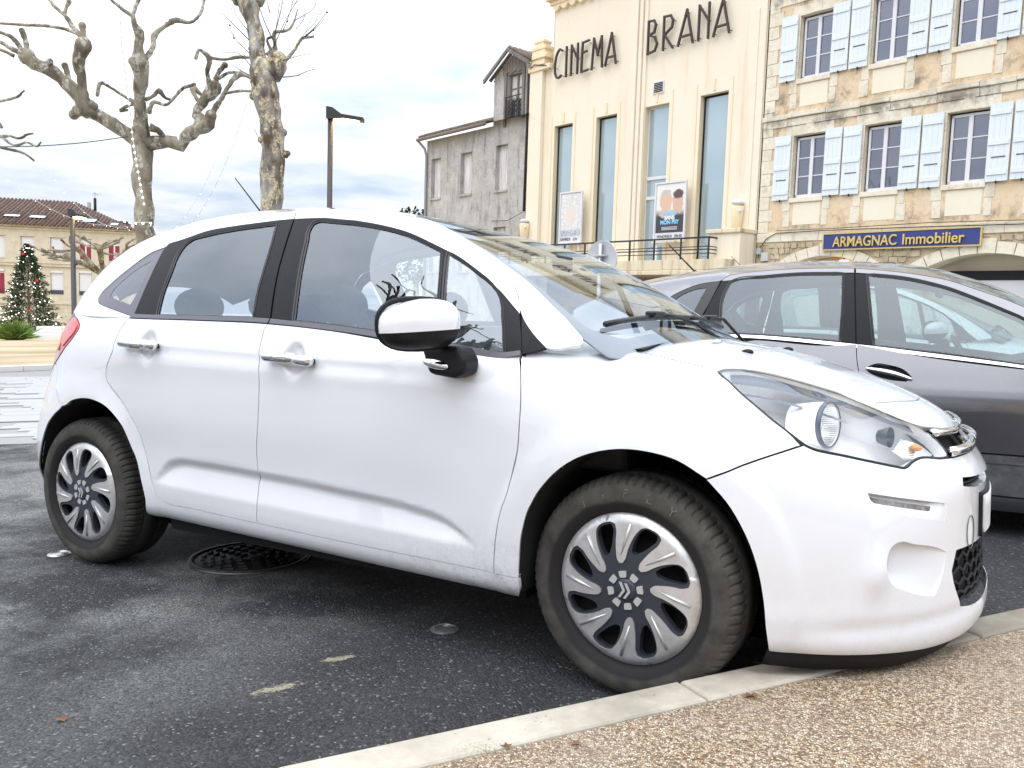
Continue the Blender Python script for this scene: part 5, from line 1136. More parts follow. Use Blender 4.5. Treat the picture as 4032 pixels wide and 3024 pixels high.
def facade(name, outl, holes, m, parent, d=0.0, reveal=.2, mr=None, h=2.0):
    V, F = tri2d(np.array(outl, float), [np.array(q, float) for q in holes], h)
    v = [(p[0], d, p[1]) for p in V]; f = []
    for q in F:
        a, b_, c = (np.array(v[i]) for i in q); f.append(tuple(q) if np.cross(b_-a, c-a)[1] < 0 else tuple(q[::-1]))
    o = obj(name, v, f, m, parent)
    if reveal:
        for hq in holes:
            n = len(hq); hv = [(p[0], d+.001, p[1]) for p in hq]+[(p[0], d+reveal, p[1]) for p in hq]
            obj('reveal', hv, [(i, (i+1) % n, n+(i+1) % n, n+i) for i in range(n)], mr or m, o)
    return o
def rect(a, b, c, d): return [(a, c), (b, c), (b, d), (a, d)]
def bx(name, a, b, m, parent, bev=0.0):
    q = MB(); q.box(a, b, None, bev); return q.build(name, m, parent)
# ---------------------------------------------------------- stone town house with blue shutters
SB_ = empty('stone_house', BF); tag(SB_, 'old ochre stone house with pale blue shutters and ground floor arches', 'building')
S0, S1 = -1.84, 13.0
wins = [(-.86+2.03*k, .10+2.03*k) for k in range(7)]
rows = [(4.24, 5.92), (7.43, 9.10)]
holes = [rect(a, b, z0, z1) for a, b in wins for z0, z1 in rows]
facade('upper_wall', rect(S0, S1, 2.98, 11.6), holes, M_ORANGE_PL, SB_, 0, .19, M_STONE)
def arch(c, hw, spring, top, base, n=18):
    r = (hw*hw+(top-spring)**2)/(2*(top-spring)); zc_ = top-r; a0 = math.asin(hw/r)
    return [(c-hw, base), (c+hw, base)][::1], [(c+r*math.sin(a), zc_+r*math.cos(a)) for a in np.linspace(a0, -a0, n)], r, zc_, a0
arches = [(.30, 1.35, 2.18, 2.64), (4.32, 1.62, 2.12, 2.60), (8.6, 1.6, 2.12, 2.6)]
ah = []
for c, hw, sp, tp in arches:
    b0, cv, r_, zc_, a0 = arch(c, hw, sp, tp, -1.2); ah.append(b0+cv)
facade('arcade_wall', rect(S0, S1, -1.3, 3.0), ah, M_RUBBLE, SB_, .012, .55, M_STONE)
for c, hw, sp, tp in arches:      # ring of dressed arch stones
    _, _, r_, zc_, a0 = arch(c, hw, sp, tp, -1.2); n = 9
    for k in range(n):
        a, b_ = -a0*1.02+2.04*a0*k/n+.004, -a0*1.02+2.04*a0*(k+1)/n-.004; ro = r_+(.34 if k == n//2 else .27)
        q = [(c+r_*math.sin(t_), zc_+r_*math.cos(t_)) for t_ in np.linspace(a, b_, 4)]+[(c+ro*math.sin(t_), zc_+ro*math.cos(t_)) for t_ in np.linspace(b_, a, 4)]
        m_ = MB(); m_.prism(q, -.028-.006*(k % 2), .02); m_.build('arch_stone', M_STONE, SB_)
    for sgn in (-1, 1):
        z = sp-.02; k = 0
        while z > -1.2:
            h_ = .36; x0 = c+sgn*hw; w_ = .30 if k % 2 else .42
            bx('pier_stone', (min(x0, x0+sgn*w_), -.025, z-h_+.008), (max(x0, x0+sgn*w_), .02, z), M_STONE, SB_, .01); z -= h_; k += 1
# rubble between the arches, stone by stone
rd = random.Random(21)
z = 2.02
while z < 2.95:
    hh = rd.uniform(.10, .17); x = S0+.38
    while x < 7.2:
        ww = rd.uniform(.14, .36); cx_, cz_ = x+ww/2, z+hh/2; ok = True
        for c, hw, sp, tp in arches:
            _, _, r_, zc_, a0 = arch(c, hw, sp, tp, -1.2)
            if abs(cx_-c) < hw+.40 and (math.hypot(cx_-c, cz_-zc_) < r_+.36 or (abs(cx_-c) < hw+.1 and cz_ < sp+.1)): ok = False
        if ok:
            j = lambda: rd.uniform(-.022, .022)
            q = [(x+j(), z+j()), (x+ww*.5, z+j()*.7), (x+ww-.014+j(), z+j()), (x+ww-.012+j(), z+hh-.012+j()), (x+ww*.45, z+hh-.01+j()), (x+j(), z+hh-.014+j())]
            m_ = MB(); m_.prism(q, -.012-rd.uniform(0, .022), .03); m_.build('rubble_stone', M_RUBBLE, SB_)
        x += ww+.012
    z += hh
# quoins at the left corner
z = 3.32; k = 0
while z < 11.5:
    h_ = .31+.05*((k*7) % 3)/2; w_ = .44 if k % 2 else .33
    bx('quoin', (S0+.01, -.022-.004*(k % 3), z), (S0+w_, .03, z+h_-.010), M_STONE, SB_, .008); z += h_; k += 1
# dressed stone round the windows, sills, aprons and string courses
for r, (z0, z1) in enumerate(rows):
    for i, (a, b_) in enumerate(wins):
        if a > 9: continue
        for x0, x1 in ((a-.20, a), (b_, b_+.17)):
            zz = z0-.78
            for k, h_ in enumerate((.42, .36, .45, .40, .44, .40)):
                if zz+h_ > z1+.02: h_ = z1-zz
                if h_ < .08: break
                ex_ = .05*((k+i) % 2); bx('jamb_stone', (x0-(ex_ if x0 < a else 0), -.016-.003*((k+i) % 2), zz), (x1+(ex_ if x0 >= b_ else 0), .03, zz+h_-.008), M_STONE, SB_, .006); zz += h_
        bx('lintel', (a-.24, -.02, z1+.005), (b_+.21, .03, z1+.27), M_STONE, SB_, .008)
        bx('key_stone', ((a+b_)/2-.13, -.034, z1+.01), ((a+b_)/2+.13, .03, z1+.34), M_STONE, SB_, .008)
        bx('sill', (a-.02, -.05, z0-.13), (b_+.02, .16, z0-.005), M_STONE, SB_, .01)
        bx('apron_panel', (a+.10, -.006, z0-.74), (b_-.05, .03, z0-.15), M_CREAMPL, SB_)
        wn = empty('window', parent=SB_); wx0, wx1 = a+.05, b_-.02; zb, zt = z0+.02, z1-.05; mid = (wx0+wx1)/2
        for q0, q1 in (((wx0, .13, zb), (wx0+.055, .18, zt)), ((wx1-.055, .13, zb), (wx1, .18, zt)), ((wx0, .13, zt-.06), (wx1, .18, zt)), ((wx0, .13, zb), (wx1, .18, zb+.07)), ((mid-.05, .12, zb), (mid+.05, .18, zt))): bx('frame', q0, q1, M_FRAME, wn)
        for t_ in (1/3, 2/3):
            zz = zb+.07+(zt-zb-.13)*t_
            for u0, u1 in ((wx0+.05, mid-.045), (mid+.045, wx1-.05)): bx('glazing_bar', (u0, .14, zz-.013), (u1, .175, zz+.013), M_FRAME, wn)
        for u0, u1 in ((wx0+.05, mid-.045), (mid+.045, wx1-.05)):
            for t_ in range(3):
                za = zb+.07+(zt-zb-.13)*t_/3; zc2 = zb+.07+(zt-zb-.13)*(t_+1)/3
                tl_ = rd.uniform(-.006, .006); obj('pane', [(u0, .162+tl_, za), (u1, .162-tl_, za), (u1, .162-tl_, zc2), (u0, .162+tl_, zc2)], [(0, 1, 2, 3)], M_PANE, wn)
        for side_, (u0, u1) in ((-1, (a-.54, a-.045)), (1, (b_+.01, b_+.485))):
            sh_ = empty('shutter', parent=SB_); nb = 4; wb = (u1-u0)/nb
            dz = rd.uniform(-.02, .02)
            for k in range(nb): bx('board', (u0+k*wb+.0015, -.075, z0-.03+dz), (u0+(k+1)*wb-.0015, -.045, z1+.04+dz), M_SHUT, sh_)
            for hz in (.10, .50, .90):
                zz = z0+dz+(z1-z0)*hz; bx('batten', (u0+.02, -.098, zz-.055), (u1-.02, -.075, zz+.055), M_SHUT, sh_, .006)
            bx('shutter_bar', (u0+.10, -.085, z0+(z1-z0)*.30+dz), (u1-.08, -.076, z0+(z1-z0)*.30+.02+dz), M_WIRE, sh_)
            bx('shutter_catch', ((u0+u1)/2-.012, -.10, z0-.08+dz), ((u0+u1)/2+.012, -.04, z0-.02+dz), M_IRONB, sh_)
x = S0
k = 0
while x < 9:      # string courses cut into lengths that differ slightly
    ln = .78+.35*((k*5) % 3)/2
    bx('string_course', (x+.004, -.085-.012*(k % 2), 6.40+.02*((k*3) % 2)), (x+ln-.004, .02, 6.53+.01*(k % 3)), M_STONE, SB_, .012)
    bx('frieze_stone', (x+.004, -.040, 6.20), (x+ln-.004, .02, 6.395), M_STONE, SB_, .008)
    bx('lower_string_course', (x+.004, -.045-.008*(k % 2), 3.05), (x+ln-.004, .02, 3.30), M_STONE, SB_, .01)
    bx('band_stone', (x+.004, -.028, 9.47), (x+ln-.004, .02, 9.70), M_STONE, SB_, .01)
    x += ln; k += 1
bx('eaves', (S0-.1, -.45, 11.5), (S1, .6, 11.7), M_WOODG, SB_)
obj('roof', [(S0-.15, -.55, 11.68), (S1, -.55, 11.68), (S1, 5, 13.9), (S0-.15, 5, 13.9)], [(0, 1, 2, 3)], M_TILE, SB_)
bx('rear_block', (S0+.02, .75, -1.3), (S1, 9, 11.5), M_RUBBLE, SB_)
for c, hw, sp, tp in arches:
    b = MB(); b.add([(c-hw-.8, .55, 2.66), (c+hw+.8, .55, 2.66), (c+hw+.8, .745, 2.66), (c-hw-.8, .745, 2.66)], [(0, 1, 2, 3)]); b.build('passage_ceiling', M_BROWN, SB_)
    bx('shop_front', (c-hw-.6, .70, -1.2), (c+hw+.6, .74, 2.64), M_ORANGE_PL if c < 2 else M_CREAMPL, SB_)
bx('shop_awning_beam', (3.3, .50, 2.02), (6.6, .69, 2.22), M_TRIM, SB_); bx('shop_fascia', (3.6, .56, 1.55), (6.6, .69, 2.0), M_FRAME, SB_)
lm = bpy.data.materials.new('warm_lamp'); lm.use_nodes = True; lm.node_tree.nodes['Principled BSDF'].inputs['Emission Color'].default_value = (1, .55, .2, 1); lm.node_tree.nodes['Principled BSDF'].inputs['Emission Strength'].default_value = 7
pl_ = empty('passage_lamp', BF @ Matrix.Translation((.62, .40, 2.50))); tag(pl_, 'small warm ceiling lamp glowing inside the left arch', 'lamp')
b = MB(); b.lathe([(0, -.03), (.09, -.028), (.11, 0), (.11, .03)], 20, 'z'); b.build('globe', lm, pl_); bx('bracket', (-.02, -.02, .03), (.02, .02, .16), M_IRONB, pl_)
# agency sign
SG_ = empty('agency_sign', BF @ Matrix.Translation((2.235, -.10, 2.99))); tag(SG_, 'long blue fascia sign with gold frame reading ARMAGNAC Immobilier', 'sign')
M_BLUE = flat('sign_blue', (.035, .05, .21), .4); M_GOLD = flat('sign_gold', (.66, .50, .17), .4, .2)
bx('sign_board', (-1.955, .0, -.205), (1.955, .045, .205), M_BLUE, SG_)
for q0, q1 in (((-1.985, -.02, .195), (1.985, .05, .225)), ((-1.985, -.02, -.225), (1.985, .05, -.195)), ((-1.985, -.02, -.195), (-1.955, .05, .195)), ((1.955, -.02, -.195), (1.985, .05, .195))): bx('frame', q0, q1, M_GOLD, SG_)
def lettering(s, size, x0, x1, zb, depth, m, parent, ext=.02, name='letter', bold=0.0, rotz=None):
    """every letter a mesh of its own, the line stretched from x0 to x1"""
    adv = []; ms = []
    tot = text_mesh(s, size, 0, 0, 1, bold); xs_ = [v.co.x for v in tot.vertices]; wtot = max(xs_)-min(xs_); xmin = min(xs_); bpy.data.meshes.remove(tot)
    k = (x1-x0)/wtot
    for i, ch in enumerate(s):
        if ch == ' ': continue
        a = text_mesh(s[:i+1], size, 0, 0, 1, bold); xa = max(v.co.x for v in a.vertices); bpy.data.meshes.remove(a)
        me = text_mesh(ch, size, ext, 0, 1, bold); xc = max(v.co.x for v in me.vertices)
        for v in me.vertices:
            X = (v.co.x-xc+xa-xmin)*k+x0; Y, Z = v.co.y, v.co.z; v.co = (X, depth-Z, zb+Y)
        me.name = name; me.materials.append(m); link(name, me, parent)
lettering('ARMAGNAC', .37, -1.68, .02, -.135, -.03, M_GOLD, SG_, .02, bold=.004)
lettering('Immobilier', .37, .17, 1.62, -.135, -.03, M_GOLD, SG_, .02, bold=.004)
# cables and junction boxes on the stone front
cb = empty('facade_cables', BF); tag(cb, 'black cables strung along the stone front beside grey junction boxes', 'cable')
b = MB(); b.tube([(-1.75, -.06, 2.6), (-1.7, -.06, 2.9), (-1.5, -.07, 3.15), (-1.2, -.08, 3.29), (.25, -.11, 3.30), (2.5, -.11, 3.27), (5.0, -.09, 3.22), (9, -.09, 3.3)], .012, 6); b.build('cable', M_WIRE, cb)
b = MB(); b.tube([(-1.2, -.09, 3.36), (.6, -.1, 3.34), (3.0, -.1, 3.36), (6, -.1, 3.28)], .009, 6); b.build('cable', M_WIRE, cb)
b = MB(); b.tube([(-1.66, -.05, 2.4), (-1.5, -.06, 2.25), (-1.38, -.05, 2.4), (-1.5, -.06, 2.52), (-1.62, -.05, 2.3)], .010, 6); b.build('cable_loop', M_WIRE, cb)
bx('junction_box', (-1.62, -.12, 2.52), (-1.40, -.01, 2.76), flat('box_grey', (.55, .56, .56), .5), cb, .01); bx('junction_box', (-1.80, -.09, 2.72), (-1.66, -.01, 2.90), flat('box_grey2', (.45, .46, .46), .5), cb, .01)
# ---------------------------------------------------------- cinema
CI = empty('cinema', BF); tag(CI, 'cream art deco cinema with four tall windows and a balcony', 'building')
cw = [(-10.60, -9.66), (-8.50, -7.54), (-6.30, -5.32), (-4.11, -3.10)]; ZW0, ZW1 = 2.56, 7.54
facade('front_wall', rect(-10.80, -1.88, 2.1, 13.5), [rect(a, b_, ZW0, ZW1) for a, b_ in cw], M_CINEMA, CI, 0, .24, M_CINEMA2)
facade('side_bay', rect(-11.95, -10.80, -1.5, 9.62), [], M_CINEMA, CI, .06, 0)
bx('bay_pilaster', (-11.93, -.10, -1.5), (-11.25, .05, 9.62), M_CINEMA, CI); bx('bay_capital', (-12.0, -.16, 9.62), (-10.81, .3, 9.80), M_CINEMA2, CI, .02)
bx('left_return', (-10.80, .0, 9.62), (-10.76, 3, 13.5), M_CINEMA, CI)
pn = empty('pinnacle', parent=CI)
for (w_, z0, z1) in ((.36, 9.80, 10.02), (.50, 10.02, 10.16), (.34, 10.16, 10.34), (.40, 10.34, 10.46), (.24, 10.46, 10.60), (.29, 10.60, 10.68)): bx('step', (-11.42-w_, -.05-w_*.4, z0), (-11.42+w_, .62+w_*.4-.5, z1), M_CINEMA2, pn, .015)
b = MB(); b.add([(-11.6, -.1, 10.68), (-11.24, -.1, 10.68), (-11.24, .2, 10.68), (-11.6, .2, 10.68), (-11.42, .05, 10.92)], [(0, 1, 4), (1, 2, 4), (2, 3, 4), (3, 0, 4)]); b.build('tip', M_CINEMA2, pn)
for k in range(5):     # fluted centre pilaster
    bx('pilaster_rib', (-7.12+.165*k, -.06-.05*(2-abs(k-2)), 2.1), (-7.12+.165*(k+1)-.02, .01, 13.4), M_CINEMA, CI, .012)
bx('right_pilaster', (-2.60, -.07, 2.1), (-1.90, .01, 13.4), M_CINEMA, CI, .015); bx('right_pilaster_face', (-2.50, -.10, 2.1), (-2.12, -.068, 9.6), M_CINEMA, CI, .01)
for (x0, x1, z0, z1, dd) in ((-11.5, -2, 11.75, 11.9, .18), (-11.6, -2, 11.9, 12.1, .30), (-11.75, -2, 12.1, 12.3, .42)): bx('cornice', (x0+.6, -dd, z0), (x1, .05, z1), M_CINEMA2, CI, .02)
sc_pts = [(-10.82, 11.78)]
for k in range(20): sc_pts += [(-10.82+.42*k+.10, 11.58), (-10.82+.42*k+.21, 11.53), (-10.82+.42*k+.32, 11.58), (-10.82+.42*(k+1), 11.70)]
sc_pts += [(sc_pts[-1][0], 11.78)]
b = MB(); b.prism(sc_pts, -.14, .0); b.build('scalloped_frieze', M_CINEMA2, CI)
for i, (a, b_) in enumerate(cw):
    wn = empty('window', parent=CI); m_ = M_FRAME if i == 2 else M_CINEMA2
    z0, z1 = ZW0, ZW1
    for q0, q1 in (((a+.01, .18, z0), (a+.05, .23, z1-.01)), ((b_-.05, .18, z0), (b_-.01, .23, z1-.01)), ((a+.05, .18, z1-.06), (b_-.05, .23, z1-.01))): bx('frame', q0, q1, M_FRAME if i == 2 else M_TRIM, wn)
    obj('pane', [(a+.04, .21, z0), (b_-.04, .21, z0), (b_-.04, .21, z1-.04), (a+.04, .21, z1-.04)], [(0, 1, 2, 3)], M_PANE2, wn)
    if i == 2:
        for zz in (5.28, 4.65): bx('transom', (a+.04, .16, zz-.05), (b_-.04, .23, zz+.05), M_FRAME, wn)
    obj('blind', [(a+.05, .26, z0), (b_-.05, .26, z0), (b_-.05, .26, 4.35), (a+.05, .26, 4.35)], [(0, 1, 2, 3)], flat('blind%d' % i, (.35, .40, .42), .8), wn)
    for (u0, u1) in ((a-.16, a-.12), (b_+.12, b_+.16)): bx('moulding', (u0, -.02, 2.6), (u1, .005, 7.9), M_CINEMA2, CI)
    bx('key_block', ((a+b_)/2-.03, -.03, 7.62), ((a+b_)/2+.03, .005, 7.95), M_CINEMA2, CI)
bx('ground_wall', (-11.95, .9, -1.5), (-1.9, 1.0, 2.3), grain('cinema_base', (.50, .32, .14), .85, 3, .2, .2), CI)
bx('hall', (-10.78, .40, 2.35), (-1.9, 10, 13.3), M_CINEMA, CI)
ve = empty('vent_grille', parent=CI); bx('vent_frame', (-5.99, -.03, 7.88), (-5.55, .005, 8.27), M_FRAME, ve, .005)
for k in range(6): bx('vent_slat', (-5.95, -.045, 7.93+k*.052), (-5.59, -.031, 7.945+k*.052+.012), M_TRIM, ve)
# balcony and railing
bx('balcony_slab', (-12.4, -1.2, 2.24), (-2.05, .88, 2.545), M_BALC, CI); bx('balcony_lip', (-12.4, -1.25, 2.10), (-2.0, .88, 2.235), M_BALC, CI, .02)
for k in range(14): bx('balcony_panel', (-12.35+.735*k, -1.215, 2.26), (-12.35+.735*(k+1)-.015, -1.199, 2.535), M_BALC, CI)
rl_ = empty('balcony_railing', parent=CI)
posts = [-11.6, -10.6, -9.63, -8.66, -7.69, -6.7, -5.7, -4.71, -3.69, -2.69]
for x in posts: bx('post', (x-.02, -1.14, 2.54), (x+.02, -1.10, 3.17), M_IRONB, rl_)
for z, w_ in ((3.17, .024), (2.91, .012), (2.83, .016), (2.72, .012)):
    bx('rail', (-12.3, -1.12-w_, z-w_), (-2.67, -1.12+w_, z+w_), M_IRONB, rl_); bx('rail', (-2.69-w_, -1.12+w_, z-w_), (-2.69+w_, -.10, z+w_), M_IRONB, rl_)
bx('corner_pier', (-2.98, -.75, -1.5), (-1.90, .4, 3.30), M_CINEMA, CI, .01); bx('pier_cap', (-3.05, -.82, 3.30), (-1.86, .4, 3.42), M_BALC, CI, .02)
# wall lamps on the cinema
for sx, sz, lab in ((-11.85, 3.55, 'cream cone wall light with white globe at the cinema\'s left pilaster'), (-2.42, 3.55, 'cream cone wall light with white globe above the cinema\'s corner pier')):
    wl = empty('wall_light', BF @ Matrix.Translation((sx, -.22, sz))); tag(wl, lab, 'wall light', 'cone wall lights on the cinema')
    b = MB(); b.lathe([(0, -.30), (.10, -.28), (.16, .20), (.19, .52), (.17, .56), (0, .56)], 20, 'z'); b.build('cone', M_CINEMA2, wl); b = MB(); b.ball((0, 0, .66), .15, 16, 10, (1.2, 1.2, .55)); b.build('globe', M_FRAME, wl)
    b = MB(); b.ball((.17, -.1, .42), .05, 10, 6); b.build('camera_ball', M_FRAME, wl)
fl_ = empty('flood_light', BF @ Matrix.Translation((-10.9, -.9, 3.0))); tag(fl_, 'black flood light at the left end of the balcony railing', 'flood light')
bx('housing', (-.24, -.16, -.12), (.24, .12, .10), M_TRIM, fl_, .02); bx('glass', (-.2, -.17, -.08), (.2, -.161, .06), M_CHROME, fl_); bx('yoke', (-.27, -.02, -.35), (.27, .02, -.12), M_IRONB, fl_)
# the cinema's name in thin art deco letters standing off the wall
CS = empty('cinema_sign', BF @ Matrix.Translation((0, -.14, 9.15))); tag(CS, 'thin dark art deco letters reading CINEMA BRANA on the cream wall', 'sign')
M_LET = flat('letter_bronze', (.045, .030, .026), .5)
GLY = {'C': [[(.42, .93), (.30, .99), (.16, .90), (.05, .62), (.03, .38), (.10, .12), (.22, .01), (.34, .02), (.42, .06)]],
 'I': [[(.1, 0), (.1, 1)]], 'N': [[(.06, 0), (.06, 1), (.40, .52)], [(.42, 0), (.42, 1)]], 'E': [[(.42, 1), (.08, .98), (.05, .0), (.40, .02)], [(.06, .64), (.32, .66)]],
 'M': [[(.04, 0), (.12, 1), (.34, .42), (.54, 1), (.60, 0)]], 'A': [[(.0, 0), (.30, 1), (.56, 0)], [(.09, .24), (.50, .24)]],
 'B': [[(.06, 0), (.06, 1), (.28, .98), (.36, .84), (.30, .62), (.10, .56), (.34, .46), (.44, .24), (.36, .04), (.06, 0)]],
 'R': [[(.06, 0), (.06, 1), (.32, .98), (.42, .82), (.38, .62), (.10, .44), (.44, 0)]]}
GW = {'C': .46, 'I': .2, 'N': .48, 'E': .46, 'M': .64, 'A': .58, 'B': .50, 'R': .52}
def deco(word, x0, x1):
    tw = sum(GW[c] for c in word)+.13*(len(word)-1); k = (x1-x0)/tw; x = x0
    for ch in word:
        b = MB()
        for st in GLY[ch]:
            P = [(x+p[0]*k, p[1]) for p in st]
            if ch in 'C': P = [tuple(q) for q in crspline(P, False, .05, 90)]
            for i in range(len(P)-1):
                (ax, az), (bx_, bz_) = P[i], P[i+1]; dx, dz = bx_-ax, bz_-az; l_ = math.hypot(dx, dz); nx, nz = -dz/l_*.028, dx/l_*.028; ex_, ez_ = dx/l_*.03, dz/l_*.03
                b.prism([(ax+nx-ex_, az+nz-ez_), (ax-nx-ex_, az-nz-ez_), (bx_-nx+ex_, bz_-nz+ez_), (bx_+nx+ex_, bz_+nz+ez_)], -.035-.0012*i, .035-.0009*i)
        lt = b.build('letter', M_LET, CS)
        sp_ = GLY[ch][0]
        for p in (sp_[0], sp_[-1], sp_[len(sp_)//2]): pb = MB(); pb.tube([(x+p[0]*k, .03, min(.93, max(.07, p[1]))), (x+p[0]*k, .14, min(.93, max(.07, p[1])))], .012, 5); pb.build('stand_off_pin', M_LET, lt)
        x += (GW[ch]+.13)*k
deco('CINEMA', -10.55, -7.55); deco('BRANA', -6.25, -3.08)
# film posters in frames
def poster(x0, x1, z0, z1, label, kind):
    p = empty('film_poster', BF @ Matrix.Translation(((x0+x1)/2, -.30, z0))); tag(p, label, 'poster', 'framed posters on the balcony'); w_ = (x1-x0)/2; h_ = z1-z0
    for q0, q1 in (((-w_, -.04, 0), (-w_+.05, .02, h_)), ((w_-.05, -.04, 0), (w_, .02, h_)), ((-w_+.05, -.04, h_-.05), (w_-.05, .02, h_)), ((-w_+.05, -.04, 0), (w_-.05, .02, .05))): bx('frame', q0, q1, M_FRAME, p)
    bx('backing', (-w_+.05, -.005, .05), (w_-.05, .015, h_-.05), M_FRAME, p)
    bx('leg', (-w_+.1, -.02, -.62), (-w_+.16, .02, 0), M_FRAME, p); bx('leg', (w_-.16, -.02, -.62), (w_-.1, .02, 0), M_FRAME, p); bx('ledge', (-w_-.04, -.08, -.05), (w_+.02, .02, -.01), M_BALC, p)
    t = NT('poster_print_'+kind); x, y, z = t.sep()
    def blob(cx, cz, rx, rz, col, base, soft=.15):
        dx = t.math('DIVIDE', t.math('SUBTRACT', x, cx), rx); dz = t.math('DIVIDE', t.math('SUBTRACT', z, cz), rz); d = t.math('ADD', t.math('ADD', t.math('MULTIPLY', dx, dx), t.math('MULTIPLY', dz, dz)), t.math('MULTIPLY', t.math('SUBTRACT', t.noise(4, 6, .7), .5), 2.2))
        return t.mix(t.ramp(d, (1-soft, 1.0), (1.0, 0.0)), base, col)
    g = t.noise(9, 5, .6)
    if kind == 'a':
        c = t.mix(t.ramp(g, (.4, 0.0), (.65, 1.0)), (.62, .60, .58), (.82, .80, .78)); c = blob(0, h_*.55, w_*.62, h_*.26, (.74, .64, .57), c, .9); c = t.mix(t.ramp(z, (.42, 1.0), (.50, 0.0)), c, t.mix(t.ramp(t.noise(14, 4), (.4, 0.0), (.6, 1.0)), (.30, .33, .38), (.58, .60, .62)))
    else:
        c = t.mix(t.ramp(z, (h_*.42, 0.0), (h_*.60, 1.0)), (.035, .035, .045), (.80, .77, .72)); c = blob(-w_*.28, h_*.66, w_*.42, h_*.19, (.70, .46, .33), c); c = blob(-w_*.28, h_*.82, w_*.36, h_*.06, (.55, .50, .45), c, .5); c = blob(w_*.48, h_*.64, w_*.34, h_*.20, (.66, .42, .30), c); c = blob(w_*.50, h_*.78, w_*.36, h_*.09, (.10, .06, .05), c, .4); c = blob(-w_*.2, h_*.46, w_*.55, h_*.08, (.66, .45, .33), c, .4)
    t.set(Base_Color=c, Roughness=.35, Coat_Weight=.6); zb = .26
    obj('print', [(-w_+.07, -.012, zb), (w_-.07, -.012, zb), (w_-.07, -.012, h_-.08), (-w_+.07, -.012, h_-.08)], [(0, 1, 2, 3)], t.m, p)
    def line(s, size, z, m, x=0, nm='lettering', bold=.0, xs=1):
        me = text_mesh(s, size, .002, 0, xs, bold, 'CENTER'); me.materials.append(m)
        for v in me.vertices: X, Y, Z = v.co; v.co = (X+x, -.017-Z, z+Y)
        link(nm, me, p)
    mk = flat('print_black_'+kind, (.03, .03, .03), .6)
    if kind == 'a': line('SAMEDI', .15, .10, mk, -w_*.42); line('21h', .14, .10, mk, w_*.45)
    else:
        cy = flat('print_cyan', (.25, .62, .85), .5); wh_ = flat('print_white', (.8, .8, .8), .5)
        for s, z, m_ in (('JAMAIS', .80, cy), ('SANS', .66, wh_), ('MON PSY', .52, cy)): line(s, .17, z, m_, 0, 'lettering', .008)
        for z in (.42, .38, .345): bx('small_print', (-w_*.5, -.016, z), (w_*.5, -.013, z+.014), wh_, p)
        line('VENDREDI', .13, .10, mk, -w_*.30); line('20h30', .13, .10, mk, w_*.58)
poster(-9.83, -8.70, 3.28, 5.08, 'framed pale film poster at left with SAMEDI printed below it', 'a')
poster(-5.45, -4.22, 3.20, 5.02, 'framed film poster at right reading JAMAIS SANS MON PSY', 'b')
# ---------------------------------------------------------- grey rendered house with a dormer
GH = empty('grey_house', BF); tag(GH, 'grey weathered rendered house with gabled dormer left of the cinema', 'building')
gw = [(-18.45, -17.73, 5.55, 7.24), (-16.30, -15.54, 5.55, 7.24), (-13.98, -13.25, 5.52, 7.27), (-14.02, -13.24, 2.4, 4.10), (-16.3, -15.54, 2.4, 4.1), (-18.45, -17.73, 2.4, 4.1)]
dz0 = (-13.36, -12.48, 8.20, 9.86)
facade('front_wall', [(-18.80, -1.6), (-11.96, -1.6), (-11.96, 10.0), (-13.0, 10.62), (-14.20, 9.92), (-14.20, 8.05), (-18.80, 8.05)], [rect(*q) for q in gw]+[rect(*dz0)], M_GREYR, GH, .02, .26)
M_CURT = NT('closed_white_shutter'); cn = M_CURT.noise(3, 5, .6, M_CURT.vec((9, 1, .4))); M_CURT.set(Base_Color=M_CURT.mix(M_CURT.ramp(cn, (.40, 0.0), (.62, 1.0)), (.50, .47, .46), (.80, .79, .77)), Roughness=.7); M_CURT = M_CURT.m
for q in gw:
    wn = empty('window', parent=GH); n = 5
    for k in range(n): bx('shutter_board', (q[0]+(q[1]-q[0])*k/n+.004, .20+.004*(k % 2), q[2]+.02), (q[0]+(q[1]-q[0])*(k+1)/n-.002, .235, q[3]-.02), M_CURT, wn)
    bx('sill', (q[0]-.04, -.03, q[2]-.08), (q[1]+.04, .2, q[2]-.002), M_GREYR, GH)
wn = empty('dormer_window', parent=GH); a, b_, z0, z1 = dz0; mid = (a+b_)/2
for q0, q1 in (((a, .16, z0), (a+.06, .22, z1)), ((b_-.06, .16, z0), (b_, .22, z1)), ((mid-.04, .15, z0), (mid+.04, .22, z1)), ((a+.06, .16, z1-.06), (b_-.06, .22, z1))): bx('frame', q0, q1, M_WOODG, wn)
for t_ in (.42, .68): bx('glazing_bar', (a+.06, .17, z0+(z1-z0)*t_-.02), (b_-.06, .215, z0+(z1-z0)*t_+.02), M_WOODG, wn)
for u0, u1 in ((a+.06, mid-.04), (mid+.04, b_-.06)):
    for t0, t1 in ((.0, .42), (.42, .68), (.68, .97)): obj('pane', [(u0, .20, z0+(z1-z0)*t0), (u1, .20, z0+(z1-z0)*t0), (u1, .20, z0+(z1-z0)*t1), (u0, .20, z0+(z1-z0)*t1)], [(0, 1, 2, 3)], M_CURT if t0 > .1 else M_PANE, wn)
gd = empty('iron_guard', parent=GH)
for zz in (8.24, 8.98): bx('guard_rail', (a-.03, -.10, zz-.015), (b_+.03, -.07, zz+.015), M_IRONB, gd)
for k in range(4):
    xc = a+.11+.22*k; b = MB()
    for (zz, rr) in ((8.42, .085), (8.60, .075), (8.78, .085)): b.tube([(xc+rr*math.cos(t_), -.085, zz+rr*math.sin(t_)) for t_ in np.linspace(0, 2*math.pi, 15)], .013, 5)
    b.tube([(xc-.105, -.085, 8.24), (xc-.105, -.085, 8.98)], .012, 5); b.build('scroll', M_IRONB, gd)
